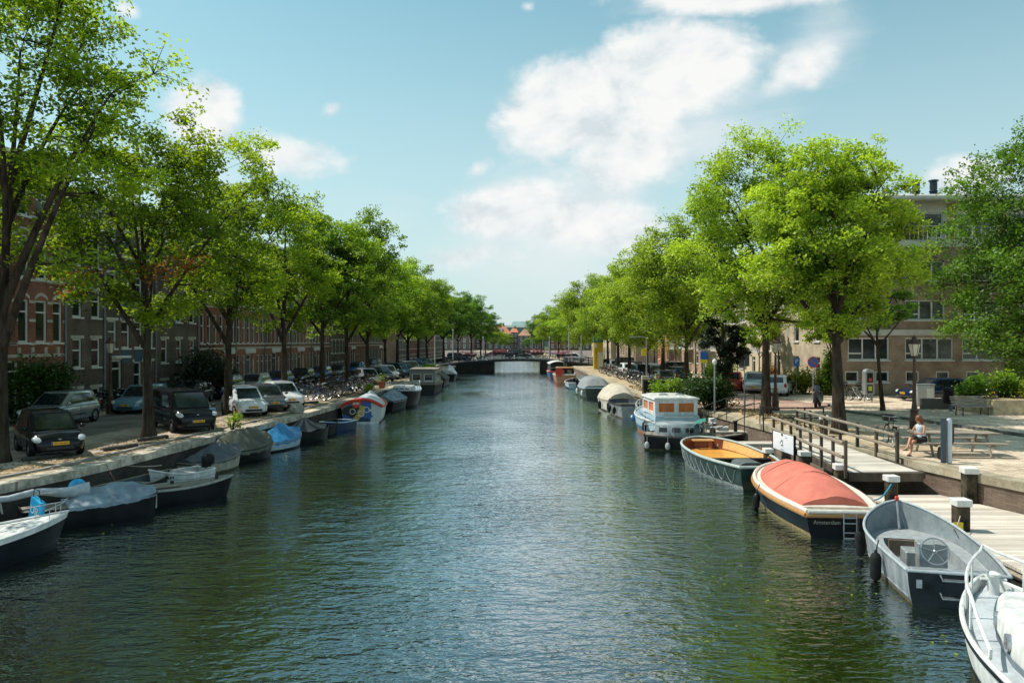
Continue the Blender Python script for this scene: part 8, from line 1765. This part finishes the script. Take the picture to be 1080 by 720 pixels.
rng = np.random.default_rng(9); c = rng.normal(size=(160, 3)) * np.array([.22, .22, .2]) + np.array([0, 0, .8]); me = leaf_mesh('leaves', c, .12, rng, rng.uniform(0, 1, 160)); me.materials.append(LEAF_YEL); link('leaves', me, t)
t = thing('boulder', 'pale round boulder on the left quay edge above the striped cover boat', 'boulder', (qL(41.0) - .45, 41.0, S)); mb = MB(); mb.ball((0, 0, .25), (.42, .36, .34), 12, 8); o = mb.build('stone', pm('pale_boulder', (.36, .34, .29), .9, var=.25, scale=4, bump=.8, bscale=6), t, smooth=True)

# ------------------------------------------------------------------ seated woman
def woman():
    t = thing('person', 'woman in a pale top and dark shorts sitting sideways on the picnic bench, legs crossed', 'person', (14.05, 26.0, S), R(196))
    # faces local +X; seat height .45
    V = Vector; J = {'pel': V((0, 0, .56)), 'waist': V((.02, 0, .74)), 'chest': V((.07, 0, .94)), 'neck': V((.11, 0, 1.08)), 'head0': V((.14, 0, 1.16)), 'head1': V((.16, 0, 1.25)), 'head2': V((.15, 0, 1.33)),
         'hipL': V((.03, .10, .53)), 'kneeL': V((.47, .08, .52)), 'ankL': V((.52, .06, .12)), 'toeL': V((.68, .07, .04)),
         'hipR': V((.03, -.10, .53)), 'kneeR': V((.45, -.02, .64)), 'ankR': V((.70, .10, .30)), 'toeR': V((.86, .13, .24)),
         'shL': V((.06, .17, 1.03)), 'elL': V((.16, .25, .78)), 'wrL': V((.36, .12, .76)), 'shR': V((.06, -.17, 1.03)), 'elR': V((.18, -.24, .79)), 'wrR': V((.37, -.08, .78))}
    rad = {'pel': .125, 'waist': .10, 'chest': .115, 'neck': .05, 'head0': .062, 'head1': .092, 'head2': .075, 'hipL': .09, 'kneeL': .058, 'ankL': .036, 'toeL': .03, 'hipR': .09, 'kneeR': .058, 'ankR': .036, 'toeR': .03, 'shL': .052, 'elL': .038, 'wrL': .026, 'shR': .052, 'elR': .038, 'wrR': .026}
    E = [('pel', 'waist'), ('waist', 'chest'), ('chest', 'neck'), ('neck', 'head0'), ('head0', 'head1'), ('head1', 'head2'), ('pel', 'hipL'), ('hipL', 'kneeL'), ('kneeL', 'ankL'), ('ankL', 'toeL'), ('pel', 'hipR'), ('hipR', 'kneeR'), ('kneeR', 'ankR'), ('ankR', 'toeR'), ('chest', 'shL'), ('shL', 'elL'), ('elL', 'wrL'), ('chest', 'shR'), ('shR', 'elR'), ('elR', 'wrR')]
    for sd, s in (('L', 1), ('R', -1)):                          # palms and five fingers each
        w = J['wr' + sd]; p = w + V((.085, -s * .03, -.005)); J['palm' + sd] = p; rad['palm' + sd] = .026; E.append(('wr' + sd, 'palm' + sd))
        for k, (dy, ln) in enumerate(((-.028, .05), (-.01, .062), (.01, .058), (.028, .045))):
            a = f'f{k}a{sd}'; b = f'f{k}b{sd}'; J[a] = p + V((ln * .7, dy, -.004)); J[b] = p + V((ln * 1.25, dy, -.028)); rad[a] = .0095; rad[b] = .008; E += [('palm' + sd, a), (a, b)]
        J['th' + sd] = w + V((.07, -s * .065, .02)); rad['th' + sd] = .011; E.append(('wr' + sd, 'th' + sd))
    ks = list(J); me = bpy.data.meshes.new('body'); me.from_pydata([J[k] for k in ks], [(ks.index(a), ks.index(b)) for a, b in E], [])
    SK = pm('tanned_skin', (.50, .24, .14), .55, var=.08, scale=10); o = link('body', me, t); md = o.modifiers.new('s', 'SKIN'); md.use_smooth_shade = True
    for i, k in enumerate(ks): me.skin_vertices[0].data[i].radius = (rad[k], rad[k])
    me.skin_vertices[0].data[0].use_root = True
    o.modifiers.new('u', 'SUBSURF').levels = 1; bpy.context.view_layer.update(); apply_mods(o); o.data.materials.clear(); o.data.materials.append(SK)
    mb = MB()                                                     # sleeveless top following the torso
    prof = [(.64, .145, .155, .01), (.74, .125, .135, .02), (.86, .13, .15, .05), (.96, .135, .165, .07), (1.04, .10, .14, .085), (1.08, .065, .075, .10)]
    mb.loft([[(cx + a * math.cos(q), b * math.sin(q), z) for q in [2 * PI * i / 18 for i in range(18)]] for z, a, b, cx in prof], True, False, False); mb.build('top', pm('pale_blue_top', (.55, .62, .68), .8, var=.1, scale=12), t, smooth=True)
    mb = MB(); mb.loft([[(cx + a * math.cos(q), b * math.sin(q), z) for q in [2 * PI * i / 18 for i in range(18)]] for z, a, b, cx in ((.44, .15, .17, .02), (.52, .165, .19, .01), (.60, .155, .175, .0), (.68, .14, .15, .01))], True, True, True)
    for sd in 'LR': mb.tube([J['hip' + sd], J['hip' + sd].lerp(J['knee' + sd], .72)], [.115, .088], 12)
    mb.build('shorts', pm('black_shorts', (.014, .014, .017), .85, var=.2), t, smooth=True)
    mb = MB(); mb.ball((.125, 0, 1.275), (.115, .108, .125), 16, 10); mb.loft([[(.06 + a * math.cos(q) - k, b * math.sin(q), z) for q in [2 * PI * i / 12 for i in range(12)]] for z, a, b, k in ((1.27, .09, .10, .0), (1.15, .075, .105, .01), (1.02, .06, .10, .02), (.92, .04, .075, .02), (.86, .015, .03, .02))], True, True, True); mb.build('hair', pm('auburn_hair', (.20, .065, .022), .5, var=.35, scale=20, stretch=(8, 8, 1)), t, smooth=True)
    mb = MB(); mb.ball((.248, 0, 1.245), (.018, .014, .022), 8, 6); mb.ball((.236, 0, 1.20), (.012, .026, .008), 8, 6); mb.build('face', SK, t)
    mb = MB(); [mb.ball((.238, s * .035, 1.27), (.010, .014, .009), 8, 6) for s in (-1, 1)]; mb.build('eyes', BLACK, t)
    mb = MB(); mb.ball((J['toeL'] * .45 + J['ankL'] * .55) - V((0, 0, .05)), (.13, .045, .02), 10, 6); mb.ball((J['toeR'] * .45 + J['ankR'] * .55) - V((0, 0, .045)), (.13, .045, .02), 10, 6); mb.build('sandals', BLACK, t)
    b = thing('book', 'open pale book held by the woman at the picnic table', 'book', (13.62, 25.88, S + .80), R(196)); mb = MB(); mb.loft([[(-.02 + .02 * abs(y) / .15, y, .0 + .05 * abs(y) / .15), (.17 + .02 * abs(y) / .15, y, .09 + .05 * abs(y) / .15)] for y in (-.15, -.08, -.01, .01, .08, .15)], closed=False); mb.build('pages', CAPW, b)
woman()
